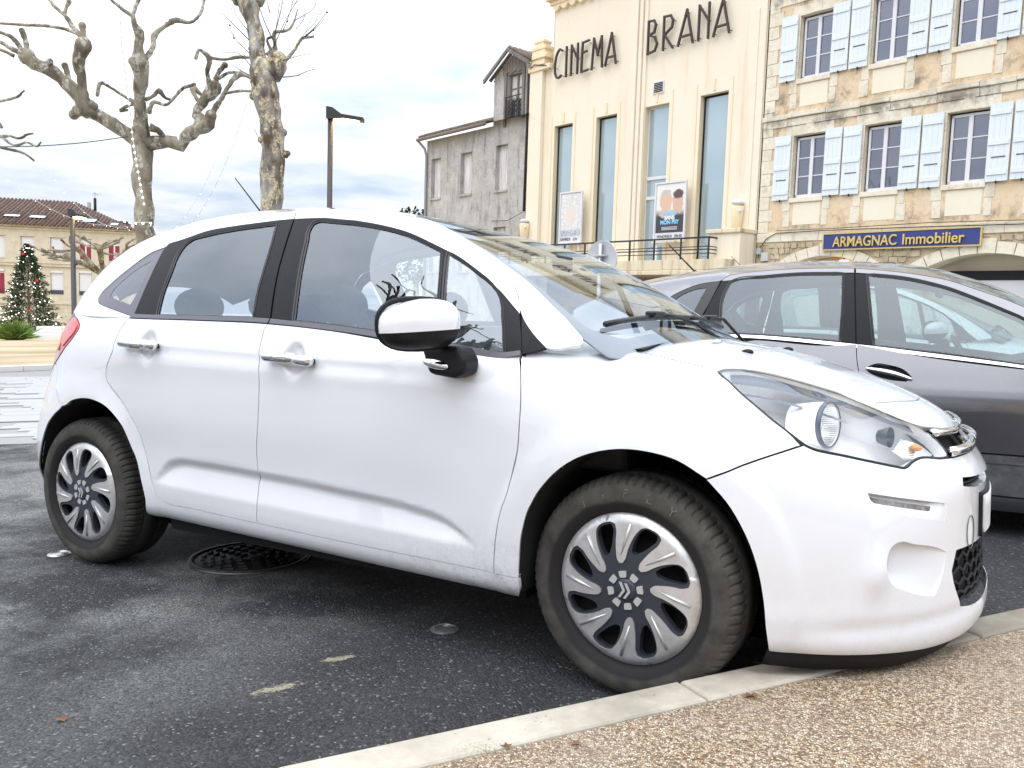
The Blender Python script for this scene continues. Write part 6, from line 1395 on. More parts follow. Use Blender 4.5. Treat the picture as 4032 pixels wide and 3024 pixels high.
for x in (a-.16, b_+.02): bx('timber_post', (x, -.04, 7.9 if x < a else 8.1), (x+.14, .04, 10.0), M_WOODG, GH)
for k in range(9):
    x = -13.62+.14*k; top = 10.60-abs(x+.07+13.0)*.60; bx('gable_board', (x, -.035-.006*(k % 2), 9.86+.03*(k % 3)), (x+.132, .015, top), M_WOODG, GH)
b = MB()
for (p, q) in (((-14.42, 9.78), (-13.0, 10.72)), ((-13.0, 10.72), (-11.75, 10.02))):
    dx, dz_ = q[0]-p[0], q[1]-p[1]; b.prism([p, q, (q[0], q[1]-.14), (p[0], p[1]-.14)], -.38, -.30)
b.build('bargeboard', M_WOODG, GH)
rdm = random.Random(5)
def tiles(name, p0, p1, up, n, m, parent, depth=3.0, rad=.07):
    """rows of curved clay tiles along an eave, each row one half-round run of tiles"""
    P0, P1, UP_ = Vector(p0), Vector(p1), Vector(up)
    for k in range(n):
        c = P0.lerp(P1, (k+.5)/n); b = MB(); b.tube([tuple(c+UP_*0), tuple(c+UP_*.5), tuple(c+UP_)], [rad*rdm.uniform(.9, 1.15)]*3, 6); b.build(name, m, parent)
tiles('dormer_tile_run', (-14.45, -.36, 9.82), (-14.45, 1.6, 9.82), (1.45, 0, .95), 8, M_TILE, GH); tiles('dormer_tile_run', (-11.72, -.36, 10.06), (-11.72, 1.6, 10.06), (-1.28, 0, .70), 8, M_TILE, GH)
tiles('eave_tile_run', (-18.95, -.35, 8.16), (-14.22, -.35, 8.16), (0, 3.2, 1.15), 30, M_TILE, GH, rad=.085)
obj('roof', [(-18.95, -.3, 8.12), (-11.9, -.3, 8.12), (-11.9, 4, 9.6), (-18.95, 4, 9.6)], [(0, 1, 2, 3)], M_TILE, GH)
obj('dormer_cheek', [(-14.2, .02, 8.0), (-14.2, 3, 8.0), (-14.2, 3, 9.9), (-14.2, .02, 9.9)], [(0, 1, 2, 3)], M_GREYR, GH)
bx('body', (-18.78, .35, -1.6), (-11.98, 7, 8.0), M_GREYR, GH)
b = MB(); b.tube([(-18.95, -.40, 8.05), (-14.22, -.40, 8.08)], .075, 8); b.build('gutter', M_WOODG, GH)
b = MB(); b.tube([(-18.90, -.38, 8.0), (-18.80, -.10, 7.7), (-18.74, -.06, 7.4), (-18.74, -.06, -1.4)], .055, 8); b.build('downpipe', flat('zinc', (.35, .36, .38), .5, .3), GH)
b = MB(); b.tube([(-12.02, -.10, 9.75), (-12.05, -.07, 8), (-12.08, -.07, 4.6)], .05, 8); b.tube([(-12.05, -.12, 9.7), (-11.6, -.2, 9.85), (-11.0, -.16, 9.72), (-10.85, -.1, 9.6)], .018, 6); b.build('service_cable', M_WIRE, GH)
b = MB(); b.tube([(-14.1, -.02, 4.35), (-13, -.1, 4.3), (-12.0, -.2, 4.55)], .012, 5); b.build('lamp_cable', M_WIRE, GH)
# ---------------------------------------------------------- long stone house at the far left of the square
LH_M = Matrix(((math.cos(.25), -math.sin(.25), 0, -41), (math.sin(.25), math.cos(.25), 0, 70), (0, 0, 1, 0), (0, 0, 0, 1)))
LH = empty('far_stone_house', LH_M); tag(LH, 'long pale stone house with brown tiled hip roof beyond the square', 'building')
M_LST = wall_mat('pale_ashlar', (.56, .49, .36), (.68, .62, .49), (.36, .30, .21), (1, 1, .4), .4, (.52, .7), .2)
up_w = [(-4.6, -3.6), (-2.45, -1.43), (-.23, .77), (2.0, 2.98), (4.25, 5.13), (6.50, 7.35)]
lw = [(-4.6, -3.6, .7, 2.72), (-2.4, -1.50, .68, 2.7), (1.97, 2.95, .74, 2.70), (4.14, 5.13, .72, 2.76), (6.5, 7.35, .72, 2.7)]
dr_ = [(2.0, 2.55, -2.6, -.15), (-4.4, -3.5, -2.6, -.15), (5.4, 6.2, -2.6, -.15)]
facade('front_wall', rect(-9, 8.45, -3.4, 6.4), [rect(a, b_, 3.69, 5.48) for a, b_ in up_w]+[rect(*q) for q in lw+dr_], M_LST, LH, 0, .2)
M_DKRED = flat('red_curtain', (.30, .03, .05), .7)
for i, (a, b_) in enumerate(up_w):
    wn = empty('window', parent=LH); bx('closed_shutter' if i < 4 else 'blind', (a+.03, .12, 3.70 if i < 4 else 5.0), (b_-.03, .15, 5.46), M_FRAME, wn)
    if i >= 4:
        for u0, u1 in ((a+.03, (a+b_)/2-.06), ((a+b_)/2+.06, b_-.03)): bx('pane', (u0, .15, 3.75), (u1, .17, 5.0), M_DKRED, wn)
        bx('frame', ((a+b_)/2-.06, .13, 3.7), ((a+b_)/2+.06, .18, 5.0), M_FRAME, wn)
    bx('surround', (a-.14, -.03, 3.60), (b_+.14, .01, 3.69), M_LST, wn); bx('surround', (a-.14, -.03, 5.48), (b_+.14, .01, 5.62), M_LST, wn)
for i, q in enumerate(lw):
    wn = empty('window', parent=LH); bot = q[2]+(.36 if i != 1 else 1.7); bx('roller_blind', (q[0]+.03, .10, bot), (q[1]-.03, .13, q[3]), M_FRAME, wn); bx('pane', (q[0]+.03, .14, q[2]), (q[1]-.03, .16, bot), M_PANE if i != 1 else M_DKRED, wn)
    for k in range(7): bx('baluster', (q[0]+.06+(q[1]-q[0]-.12)*k/6-.015, -.06, q[2]), (q[0]+.06+(q[1]-q[0]-.12)*k/6+.015, -.03, q[2]+.36), M_IRONB, wn)
    bx('blind_box', (q[0]+.02, -.04, q[3]-.16), (q[1]-.02, .09, q[3]), M_FRAME, wn)
for q in dr_: bx('door', (q[0]+.03, .12, q[2]), (q[1]-.03, .16, q[3]), M_TRIM, LH)
for z0, z1, d in ((3.05, 3.28, .14), (3.28, 3.36, .2), (6.05, 6.2, .1), (6.25, 6.42, .25), (-.1, .06, .08)): bx('string_course', (-9.05, -d, z0), (8.5, .01, z1), M_LST, LH)
for k in range(9):
    for j in range(3): bx('ashlar_course', (-9, -.012, -3.0+.32*k+.005), (8.45, .004, -3.0+.32*(k+1)-.012), M_LST, LH) if j == 0 else None
t = NT('brown_roof_tiles'); v_ = t.vec((1, 1, 1)); wv = t.n.new('ShaderNodeTexWave'); wv.inputs['Scale'].default_value = 1.6; wv.inputs['Distortion'].default_value = .6; t.L(v_, wv.inputs[0]); n1 = t.noise(2.5, 6, .65)
t.set(Base_Color=t.mix(t.ramp(n1, (.35, 0.0), (.68, 1.0)), (.12, .07, .05), (.20, .13, .095)), Roughness=.85); t.bump(wv.outputs[0], 1.0, .08); M_BRT = t.m
ap = (2.3, 7.0, 9.15); ap0 = (-4.0, 7.0, 9.15)
obj('roof', [(-9.2, -.45, 6.40), (8.7, -.45, 6.40), (8.7, 15, 6.40), (-9.2, 15, 6.40), ap, ap0], [(0, 1, 4, 5), (1, 2, 4), (2, 3, 5, 4), (3, 0, 5)], M_BRT, LH)
for k in range(44):      # tile runs down the front slope
    x = -5+.31*k; t0 = Vector((x, -.45, 6.43)); e_ = 1.0 if x < 2.3 else max(.05, 1-(x-2.3)/6.4); t1 = Vector((x, -.45+7.45*e_, 6.43+2.75*e_)); b = MB(); b.tube([t0, t1], .09, 5); b.build('tile_run', M_BRT, LH)
for (x0, x1, z0, z1) in ((-1.8, -.67, 7.12, 7.42), (.13, 1.29, 7.10, 7.46), (4.35, 5.29, 6.94, 7.43), (6.62, 7.20, 6.73, 7.06)):
    y0 = -.45+(z0-6.4)*2.71; y1 = -.45+(z1-6.4)*2.71; sk = empty('skylight', parent=LH)
    obj('skylight_frame', [(x0-.08, y0-.35, z0-.02+.02), (x1+.08, y0-.35, z0), (x1+.08, y1-.3, z1+.06), (x0-.08, y1-.3, z1+.06)], [(0, 1, 2, 3)], M_TRIM, sk); obj('pane', [(x0, y0-.34, z0+.05), (x1, y0-.34, z0+.05), (x1, y1-.34, z1+.02), (x0, y1-.34, z1+.02)], [(0, 1, 2, 3)], M_FRAME, sk)
bx('flue', (3.72, 5.2, 7.6), (3.96, 5.5, 9.05), M_GREYR, LH); b = MB(); b.tube([(4.35, 5.3, 7.4), (4.35, 5.3, 9.45)], .12, 10); b.build('flue', M_TRIM, LH); bx('chimney', (6.5, 4.0, 6.5), (7.4, 4.8, 7.42), M_BRT, LH)
b = MB(); b.tube([(4.35, 5.3, 9.45), (4.35, 5.3, 10.0)], .015, 5); b.tube([(4.1, 5.3, 9.8), (4.9, 5.3, 9.85)], .012, 4); b.tube([(4.2, 5.3, 9.95), (4.6, 5.3, 9.7)], .012, 4); b.build('television_aerial', M_IRONB, LH)
bx('body', (-8.9, .25, -3.4), (8.4, 14.8, 6.38), M_LST, LH)
# limbs measured in metres from each trunk's foot: x, y, z, radius
T1_BASE = (-8.161, 18.500, -0.630)
T1 = [
  [(0,0,2.147,0.219),(0.006,0,2.709,0.206),(-0.002,0,3.545,0.193),(-0.047,0,4.235,0.193),(-0.041,0,4.751,0.219),(-0.055,0,4.99,0.239)],
  [(-0.118,0,4.988,0.173),(-0.358,-0.095,5.166,0.149),(-0.592,-0.183,5.31,0.148),(-0.822,-0.272,5.452,0.144),(-1.037,-0.351,5.562,0.163),(-1.147,-0.429,5.772,0.143),(-1.301,-0.515,5.977,0.129),(-1.461,-0.588,6.117,0.122),(-1.674,-0.682,6.281,0.122),(-1.894,-0.762,6.349,0.14),(-2.018,-0.828,6.488,0.152)],
  [(-1.038,-0.351,5.528,0.15),(-1.265,-0.341,5.524,0.137),(-1.356,-0.335,5.439,0.098)],
  [(-2.018,-0.828,6.488,0.07),(-2.196,-0.859,6.569,0.051),(-2.373,-0.891,6.65,0.041),(-2.519,-0.918,6.733,0.032),(-2.698,-0.946,6.751,0.025)],
  [(-2.017,-0.828,6.52,0.063),(-2.061,-0.798,6.783,0.048),(-2.154,-0.771,7.013,0.06)],
  [(-2.083,-0.828,6.55,0.051),(-2.373,-0.771,6.878,0.041),(-2.624,-0.737,6.978,0.029)],
  [(-2.265,-0.859,6.471,0.038),(-2.398,-0.963,6.533,0.031),(-2.533,-1.062,6.563,0.025)],
  [(-1.674,-0.682,6.281,0.045),(-1.571,-0.745,6.364,0.041),(-1.586,-0.776,6.403,0.06)],
  [(-1.333,-0.515,6.042,0.052),(-1.373,-0.467,6.185,0.045),(-1.483,-0.379,6.435,0.065)],
  [(-1.794,-0.762,6.352,0.045),(-1.845,-0.786,6.408,0.032)],
  [(-1.063,-0.429,5.676,0.117),(-1.053,-0.506,5.921,0.103),(-1.037,-0.592,6.194,0.096),(-1.049,-0.659,6.403,0.115),(-0.976,-0.727,6.612,0.153),(-0.881,-0.778,6.761,0.146)],
  [(-0.881,-0.778,6.761,0.083),(-0.874,-0.722,6.874,0.07),(-1.056,-0.622,7.028,0.051),(-1.292,-0.483,7.259,0.045),(-1.491,-0.356,7.49,0.042),(-1.718,-0.242,7.653,0.036),(-1.913,-0.129,7.85,0.033),(-2.039,-0.017,8.084,0.027)],
  [(-0.891,-0.722,6.841,0.057),(-0.909,-0.727,7,0.045),(-0.923,-0.732,7.158,0.064)],
  [(-1.056,-0.622,7.028,0.045),(-1.416,-0.508,7.15,0.032),(-1.899,-0.361,7.248,0.033),(-2.429,-0.205,7.299,0.03),(-3.051,-0.024,7.372,0.027),(-3.386,0.072,7.41,0.023)],
  [(-1.491,-0.356,7.49,0.039),(-1.416,-0.361,7.686,0.039),(-1.38,-0.363,7.751,0.052)],
  [(-0.944,-0.429,5.679,0.084),(-0.852,-0.411,5.62,0.071)],
  [(-0.055,0,4.99,0.166),(0.016,-0.15,5.369,0.145),(0.047,-0.288,5.709,0.118),(0.118,-0.4,5.983,0.123),(0.171,-0.512,6.252,0.149),(0.202,-0.612,6.486,0.18),(0.193,-0.664,6.601,0.147),(0.235,-0.751,6.802,0.083),(0.299,-0.851,7.029,0.095),(0.25,-0.921,7.164,0.057),(0.232,-0.986,7.299,0.053),(0.094,-1.071,7.392,0.038),(-0.066,-1.173,7.508,0.028),(-0.169,-1.257,7.63,0.022)],
  [(0.232,-0.986,7.299,0.038),(0.286,-0.956,7.5,0.038),(0.328,-0.935,7.634,0.041),(0.35,-0.906,7.834,0.032)],
  [(0.303,-0.612,6.554,0.064),(0.425,-0.499,6.818,0.048),(0.416,-0.393,7.111,0.059),(0.604,-0.272,7.351,0.043),(0.772,-0.181,7.501,0.066),(1.033,-0.061,7.498,0.036),(1.23,0.06,7.743,0.033),(1.26,0.169,8.048,0.03),(1.304,0.239,8.242,0.027)],
  [(-0.038,-0.288,5.74,0.046),(-0.331,-0.279,5.899,0.033),(-0.606,-0.272,6.06,0.029),(-0.779,-0.267,6.139,0.039),(-0.872,-0.26,5.888,0.036)],
  [(-0.021,-0.288,5.723,0.039),(-0.252,-0.234,5.679,0.03),(-0.411,-0.191,5.583,0.036),(-0.289,-0.156,5.612,0.023)],
  [(0.168,-0.288,5.813,0.046),(0.31,-0.257,5.891,0.033),(0.435,-0.225,6.019,0.056),(0.556,-0.188,5.881,0.03),(0.651,-0.169,5.855,0.026)],
  [(0.234,-0.288,5.547,0.052),(0.365,-0.389,5.728,0.039),(0.73,-0.53,5.673,0.032),(0.945,-0.64,5.817,0.029),(1.118,-0.734,5.946,0.035),(1.436,-0.867,6.019,0.032)],
  [(0.188,-0.15,5.273,0.086),(0.339,-0.1,5.22,0.073),(0.426,-0.061,5.129,0.053)],
  [(0.067,0,4.942,0.179),(0.386,0.031,5.009,0.14),(0.622,0.054,5.004,0.147),(0.772,0.072,4.908,0.127),(0.854,0.091,5.103,0.147),(1.09,0.12,5.305,0.14),(1.187,0.144,5.536,0.134),(1.096,0.154,5.604,0.114),(1.21,0.182,5.887,0.107),(1.343,0.203,6.067,0.134),(1.444,0.22,6.211,0.141)],
  [(1.107,0.12,5.305,0.12),(1.393,0.062,5.422,0.133),(1.441,0.025,5.586,0.113)],
  [(1.373,0.22,6.209,0.06),(1.367,0.049,6.504,0.043),(1.458,-0.103,6.766,0.056),(1.301,-0.234,6.89,0.033),(1.266,-0.324,6.697,0.039)],
  [(1.458,-0.103,6.773,0.036),(1.757,0.029,6.779,0.03),(1.999,0.135,6.867,0.037),(2.276,0.252,6.892,0.027)],
  [(1.479,0.22,6.28,0.06),(1.553,0.212,6.553,0.05),(1.696,0.206,6.709,0.06)],
  [(1.406,0.025,5.517,0.073),(1.495,0.071,5.7,0.067),(1.645,0.145,5.994,0.05),(1.764,0.208,6.252,0.044),(2.016,0.296,6.556,0.061),(2.245,0.356,6.475,0.03)],
  [(1.552,0.212,6.417,0.034),(1.761,0.321,6.589,0.034),(1.977,0.416,6.603,0.034)],
  [(1.715,0.145,6.098,0.033),(2.04,0.222,6.178,0.03),(2.303,0.283,6.184,0.027)],
  [(1.174,0.182,5.852,0.05),(1.017,0.274,6.04,0.04),(0.933,0.36,6.248,0.064),(1.102,0.473,6.126,0.031),(1.221,0.54,6.215,0.027)],
]
T2_BASE = (-4.227, 14.500, -0.433)
T2 = [
  [(0,0,1.923,0.187),(-0.003,0,2.991,0.182),(0.009,0,3.425,0.182),(0.035,0,3.831,0.187),(0.021,0,4.098,0.198),(0.006,0,4.499,0.182),(-0.05,0,4.79,0.198),(-0.105,0,5.106,0.229),(-0.133,0,5.316,0.24)],
  [(-0.187,0,5.315,0.161),(-0.238,0.031,5.559,0.146),(-0.262,0.066,5.831,0.131),(-0.328,0.101,6.103,0.131),(-0.42,0.134,6.348,0.158),(-0.454,0.154,6.511,0.174),(-0.518,0.183,6.729,0.158)],
  [(0.031,0,5.216,0.156),(0.078,0.043,5.387,0.151),(0.086,0.071,5.501,0.146)],
  [(-0.291,0.154,6.464,0.089),(-0.198,0.207,6.616,0.069)],
  [(-0.618,0.154,6.48,0.089),(-0.753,0.234,6.636,0.069)],
  [(-0.268,0,4.942,0.068),(-0.314,0.017,4.892,0.057)],
  [(-0.13,0,4.148,0.068),(-0.178,0.021,4.177,0.047)],
  [(0.241,0,3.944,0.068),(0.287,-0.021,3.955,0.047)],
  [(0.064,0.071,5.553,0.037),(0.043,0.063,5.761,0.029),(0.045,0.055,5.969,0.031),(0.177,0.051,5.984,0.024),(0.286,0.046,6.025,0.024),(0.368,0.041,6.157,0.016),(0.423,0.034,6.339,0.01)],
  [(0.2,0.071,5.491,0.031),(0.354,0.207,5.76,0.026),(0.44,0.297,5.95,0.029),(0.612,0.385,6.014,0.019)],
  [(0.009,0.071,5.498,0.026),(-0.056,0.105,5.718,0.024),(-0.105,0.131,5.882,0.021),(-0.04,0.142,5.914,0.021)],
  [(-0.11,0.105,5.61,0.026),(-0.02,0.169,5.738,0.024)],
]
TW_BASE = (-4.227, 14.500, -0.433)
TW = [
  [(0.061,0,5.952,0.01),(0.135,0,6.215,0.008),(0.188,0,6.476,0.005),(0.215,0,6.633,0.005)],
  [(0.379,0,6.144,0.008),(0.573,-0.021,6.247,0.005),(0.739,-0.042,6.374,0.005),(0.753,-0.048,6.425,0.005)],
  [(0.516,0,5.861,0.01),(0.697,0.031,6.033,0.008),(0.825,0.057,6.202,0.005),(0.914,0.077,6.342,0.005)],
  [(0.57,0,5.888,0.008),(0.725,0.252,6.157,0.005),(0.799,0.405,6.342,0.003)],
  [(0.409,0,5.7,0.008),(0.575,-0.022,5.96,0.005),(0.74,-0.039,6.116,0.005),(0.823,-0.055,6.321,0.003)],
  [(0.062,0,5.742,0.01),(-0.137,0.008,6.157,0.008),(-0.247,0.013,6.468,0.005)],
  [(0.083,0,5.822,0.008),(0.225,0.07,6.188,0.005),(0.395,0.138,6.531,0.005)],
  [(0.191,0,5.969,0.008),(0.351,-0.198,6.181,0.005),(0.483,-0.4,6.395,0.005)],
  [(-0.35,0,5.783,0.01),(-0.57,0.008,5.988,0.008),(-0.788,0.015,6.192,0.005),(-0.952,0.021,6.372,0.003)],
  [(-0.378,0,5.939,0.008),(-0.594,0.083,6.194,0.005),(-0.784,0.162,6.452,0.003)],
  [(-0.35,0,5.573,0.008),(-0.559,0.139,5.766,0.005),(-0.778,0.303,6.022,0.005),(-0.834,0.387,6.181,0.003)],
  [(-0.323,0,5.363,0.008),(-0.472,-0.289,5.511,0.005),(-0.676,-0.539,5.432,0.003)],
  [(0.194,0,5.22,0.01),(0.465,-0.1,5.228,0.008),(0.674,-0.183,5.291,0.005),(0.792,-0.229,5.308,0.005)],
  [(0.166,0,5.483,0.008),(0.499,-0.239,5.503,0.005),(0.79,-0.451,5.502,0.003)],
  [(0.057,0,5.375,0.01),(0,0.105,5.242,0.008),(-0.138,0.204,5.157,0.005)],
  [(0.029,0,5.689,0.008),(0.038,0.153,6.105,0.005),(0.048,0.306,6.526,0.005)],
  [(-0.296,0,5.206,0.008),(-0.438,-0.229,5.245,0.005),(-0.536,-0.414,5.294,0.003)],
  [(-0.247,0.204,4.183,0.005),(-0.34,0.324,4.312,0.005),(-0.433,0.445,4.444,0.003)],
  [(-0.029,0.008,6.265,0.008),(-0.147,0.222,6.544,0.005),(-0.207,0.33,6.686,0.003)],
  [(-0.418,0.083,6.226,0.008),(-0.566,0.162,6.458,0.005),(-0.638,0.217,6.633,0.003)],
  [(0.407,0,6.014,0.005),(0.528,0.051,6.191,0.005),(0.541,0.103,6.418,0.003)],
  [(0.57,0,5.888,0.005),(0.621,-0.098,5.99,0.003),(0.805,-0.312,6.182,0.003)],
]
T3_BASE = (-11.406, 16.961, -0.657)
T3 = [
  [(0.855,0.039,5.411,0.079),(1.049,0.039,5.454,0.034),(1.242,0.039,5.501,0.027),(1.403,0.039,5.552,0.024),(1.534,0.039,5.665,0.018)],
  [(0.848,0.039,5.162,0.067),(1.042,0.029,4.993,0.031),(1.074,0.027,4.947,0.027)],
  [(0.777,0.039,4.909,0.092),(1.053,0,4.753,0.037),(1.261,-0.025,4.77,0.027),(1.502,-0.055,4.725,0.024),(1.608,-0.07,4.787,0.024),(1.763,-0.089,4.813,0.018)],
  [(1.117,0,4.724,0.027),(1.357,-0.086,4.589,0.024),(1.512,-0.133,4.585,0.024),(1.67,-0.184,4.627,0.021),(1.978,-0.282,4.556,0.021),(2.033,-0.309,4.614,0.015)],
  [(1.048,0,4.549,0.03),(1.194,0.074,4.52,0.028),(1.319,0.136,4.503,0.028),(1.441,0.201,4.455,0.022),(1.558,0.276,4.35,0.019)],
  [(0,0,2.018,0.201),(0.627,-0.81,3.531,0.18),(0.951,-1.215,4.221,0.187),(1.353,-1.449,4.535,0.139),(1.833,-1.649,4.594,0.093)],
  [(0.951,-1.215,4.221,0.17),(1.206,-1.213,4.781,0.113),(1.625,-1.212,4.91,0.074),(1.632,-1.211,5.141,0.062),(1.519,-1.211,5.369,0.057)],
]

# ============================================================ trees, lamps, signs, decorations
def bark(name, c0, c1, c2, sc=3.0):
    t = NT(name); n1 = t.noise(sc, 6, .6, t.vec((1, 1, .45))); v1 = t.voro(sc*2.6, 'F1', t.vec((1, 1, .5)), 'Color'); se_ = t.n.new('ShaderNodeSeparateColor'); t.L(v1, se_.inputs[0])
    c = t.mix(t.ramp(n1, (.38, 0.0), (.62, 1.0)), c0, c1); c = t.mix(t.math('MULTIPLY', t.ramp(se_.outputs[0], (.62, 0.0), (.72, 1.0)), t.ramp(t.noise(sc*5, 3), (.4, 0.0), (.6, 1.0))), c, c2)
    t.set(Base_Color=c, Roughness=.9); t.bump(t.noise(sc*8, 6, .7), .7, .02); return t.m
M_BARK1 = bark('plane_bark', (.11, .088, .06), (.34, .30, .225), (.52, .49, .41))
M_BARK2 = bark('mottled_plane_bark', (.095, .06, .038), (.40, .385, .34), (.64, .54, .34), 4.5)
M_TWIG = flat('twig', (.085, .06, .045), .9)
def limb_mesh(mb, br, rd, lumps=True, n=9):
    P = [Vector(p[:3]) for p in br]; rr = [p[3] for p in br]
    # resample smoothly and roughen
    Q = crspline([p for p in br], False, max(.05, rr[0]*.8), 400); v = []; rads = []
    pts = []
    for i, q in enumerate(Q):
        j = rr[0]*.10; pts.append((q[0]+rd.uniform(-j, j), q[1]+rd.uniform(-j, j), q[2]+rd.uniform(-j, j)*.5)); rads.append(max(.004, q[3]*rd.uniform(.88, 1.14)))
    b0 = len(mb.v); mb.tube(pts, rads, n)
    if lumps:
        for i in range(1, len(pts)):
            if rd.random() < .28 and rads[i] > .02:
                a = rd.uniform(0, 6.28); r = rads[i]*rd.uniform(.3, .5); mb.ball((pts[i][0]+rads[i]*.85*math.cos(a), pts[i][1]+rads[i]*.6*math.sin(a), pts[i][2]+rads[i]*.3*math.sin(a)), r, 7, 5)
        e = pts[-1]; mb.ball(e, rads[-1]*1.12, 8, 6)
def plane_tree(name, base, limbs, m, label, seed, twigs=None, group='pollarded plane trees'):
    t = empty(name, Matrix.Translation(base)); tag(t, label, 'tree', group); rd = random.Random(seed)
    tr_ = [l for l in limbs if max(p[3] for p in l) > .15 and l[0][2] < 3.0]
    b = MB(); [limb_mesh(b, ([(l[0][0], l[0][1], -.15, l[0][3]*1.3), (l[0][0], l[0][1], .35, l[0][3]*1.08)] if l[0][2] > .5 else [])+list(l), rd, True, 16) for l in tr_]; b.build('trunk', m, t)
    for l in limbs:
        if l in tr_: continue
        b = MB(); limb_mesh(b, l, rd); b.build('limb' if l[0][3] > .08 else 'branch', m, t)
    if twigs:
        b = MB()
        for l in twigs:
            Q = crspline(l, False, .12, 400); b.tube([tuple(q[:3]) for q in Q], [max(.0035, q[3]) for q in Q], 5)
            for q in Q[2::3]:
                if rd.random() < .5: d = Vector((rd.uniform(-.25, .25), rd.uniform(-.25, .25), rd.uniform(0, .3))); b.tube([tuple(q[:3]), tuple(Vector(q[:3])+d*.6), tuple(Vector(q[:3])+d)], .003, 4)
                if rd.random() < .2: b.ball((q[0], q[1], q[2]-.02), .018, 5, 4)
        o = b.build('twigs', M_TWIG, t); o['kind'] = 'stuff'
    return t
tr1 = plane_tree('plane_tree', T1_BASE, T1, M_BARK1, 'bare pollarded plane tree with forked candelabra limbs and fairy lights at left', 1)
tr2 = plane_tree('plane_tree', T2_BASE, T2, M_BARK2, 'stout plane trunk with mottled peeling bark and thin shoots behind the car roof', 2, TW)
tr3 = plane_tree('plane_tree', T3_BASE, T3, M_BARK1, 'plane tree at the left edge whose bare branches reach into view', 3)
# fairy lights
M_BULB = bpy.data.materials.new('fairy_bulb'); M_BULB.use_nodes = True; _b = M_BULB.node_tree.nodes['Principled BSDF']; _b.inputs['Emission Color'].default_value = (1, .97, .88, 1); _b.inputs['Emission Strength'].default_value = 3.0; _b.inputs['Base Color'].default_value = (.9, .9, .85, 1)
M_CORD = flat('white_cord', (.62, .62, .64), .6)
def lights(pts, label, bulbs=True, rad=.006, n=26, br=.016, cordm=None):
    P = [Vector(p) for p in pts]; Q = crspline(pts, False, .25, 400); e_ = empty('fairy_light_string', Matrix.Translation(P[0])); tag(e_, label, 'fairy lights', 'strings of fairy lights')
    b = MB(); b.tube([tuple(Vector(q)-P[0]) for q in Q], rad, 5); b.build('cord', cordm or M_CORD, e_)
    if bulbs:
        me = None; Q2 = crspline(pts, False, .14, 400)
        step_ = max(1, len(Q2)//n)
        for q in Q2[::step_]:
            c = Vector(q)-P[0]
            if me is None: bb = MB(); bb.ball((0, 0, 0), br, 6, 5); o = bb.build('bulb', M_BULB, e_); me = o.data
            else: o = link('bulb', me, e_)
            o.location = c+Vector((0, 0, -.02))
def cat(p, q, sag, n=7): return [(p[0]+(q[0]-p[0])*t, p[1]+(q[1]-p[1])*t, p[2]+(q[2]-p[2])*t-4*sag*t*(1-t)) for t in np.linspace(0, 1, n)]
B1 = Vector(T1_BASE)
lights([(B1.x+.16, 18.1, 3.0), (B1.x-.02, 18.05, 4.2), (B1.x-.10, 18.0, 5.2), (B1.x-.22, 18.0, 6.2), (B1.x-.25, 18.0, 7.6), (B1.x-.27, 18.05, 8.6)], 'fairy lights running up the forked plane tree\'s middle limb', True, .010, 30, .022)
lights([(B1.x-.28, 18.15, 2.62), (B1.x, 18.05, 2.58), (B1.x+.28, 18.15, 2.60)], 'fairy lights tied round the forked plane tree\'s trunk', True, .012, 8, .024)
lights(cat((B1.x+.25, 18.2, 2.55), (T2_BASE[0]-.25, 14.6, 5.0), 1.15), 'fairy lights hanging in a long curve between the two plane trunks', True, .004, 16, .007)
lights(cat((B1.x-.25, 18.2, 2.5), (-14.4, 20.0, 6.6), 1.1), 'fairy lights sagging from the forked plane tree up to the left', True, .004, 16, .007)
lights(cat((B1.x-.25, 18.3, 2.45), (-13.2, 21.0, 7.6), 1.3), 'second string of fairy lights rising left of the forked plane tree', True, .004, 16, .007)
lights(cat((B1.x-.2, 18.2, 4.4), (-13.5, 17.0, 4.1), .25), 'dark sagging cable from the forked plane tree to the left edge', False, .010, 1, .01, M_WIRE)
lights(cat((B1.x+.35, 18.2, 2.3), (B1.x+2.1, 18.0, 4.9), .6), 'fairy lights hanging below the forked plane tree\'s right limb', True, .004, 12, .007)
# street lamps with a flat arm
M_POST = flat('lamp_post_grey', (.035, .032, .034), .45); M_SOD = bpy.data.materials.new('warm_lamp_glow'); M_SOD.use_nodes = True; _b = M_SOD.node_tree.nodes['Principled BSDF']; _b.inputs['Emission Color'].default_value = (1, .62, .22, 1); _b.inputs['Emission Strength'].default_value = 16
def street_lamp(x, y, top, w_, arm, lab, sgn=1):
    e_ = empty('street_lamp', Matrix.Translation((x, y, gz(x, y)))); tag(e_, lab, 'street lamp', 'street lamps of the square'); h_ = top-gz(x, y)
    b = MB(); b.tube([(0, 0, -.2), (0, 0, .6), (0, 0, .62), (0, 0, h_-.02)], [w_*.62, w_*.62, w_*.5, w_*.45], 14); b.build('post', M_POST, e_)
    b = MB(); b.prism([(-w_*.6, h_-.22), (-w_*.6, h_+.02), (w_*.5, h_), (arm*.35, h_-.13), (arm, h_-.19), (arm, h_-.27), (arm*.4, h_-.22), (w_*.5, h_-.24)], -.10, .10); o = b.build('lamp_arm', M_POST, e_)
    b = MB(); b.prism([(arm*.12, h_-.238), (arm*.55, h_-.215), (arm*.85, h_-.262), (arm*.85, h_-.30), (arm*.5, h_-.31), (arm*.14, h_-.29)], -.075, .075); b.build('diffuser', M_SOD, o)
    b = MB(); b.box((-.03, -.04, h_*.62), (w_*.5+.05, .04, h_*.62+.06)); b.build('bracket', M_POST, e_)
street_lamp(-4.0, 18.0, 5.08, .12, .70, 'dark street lamp with flat lit arm behind the car roof')
street_lamp(-14.76, 28.0, 3.76, .17, .50, 'dark street lamp with warm glowing head in front of the far house')
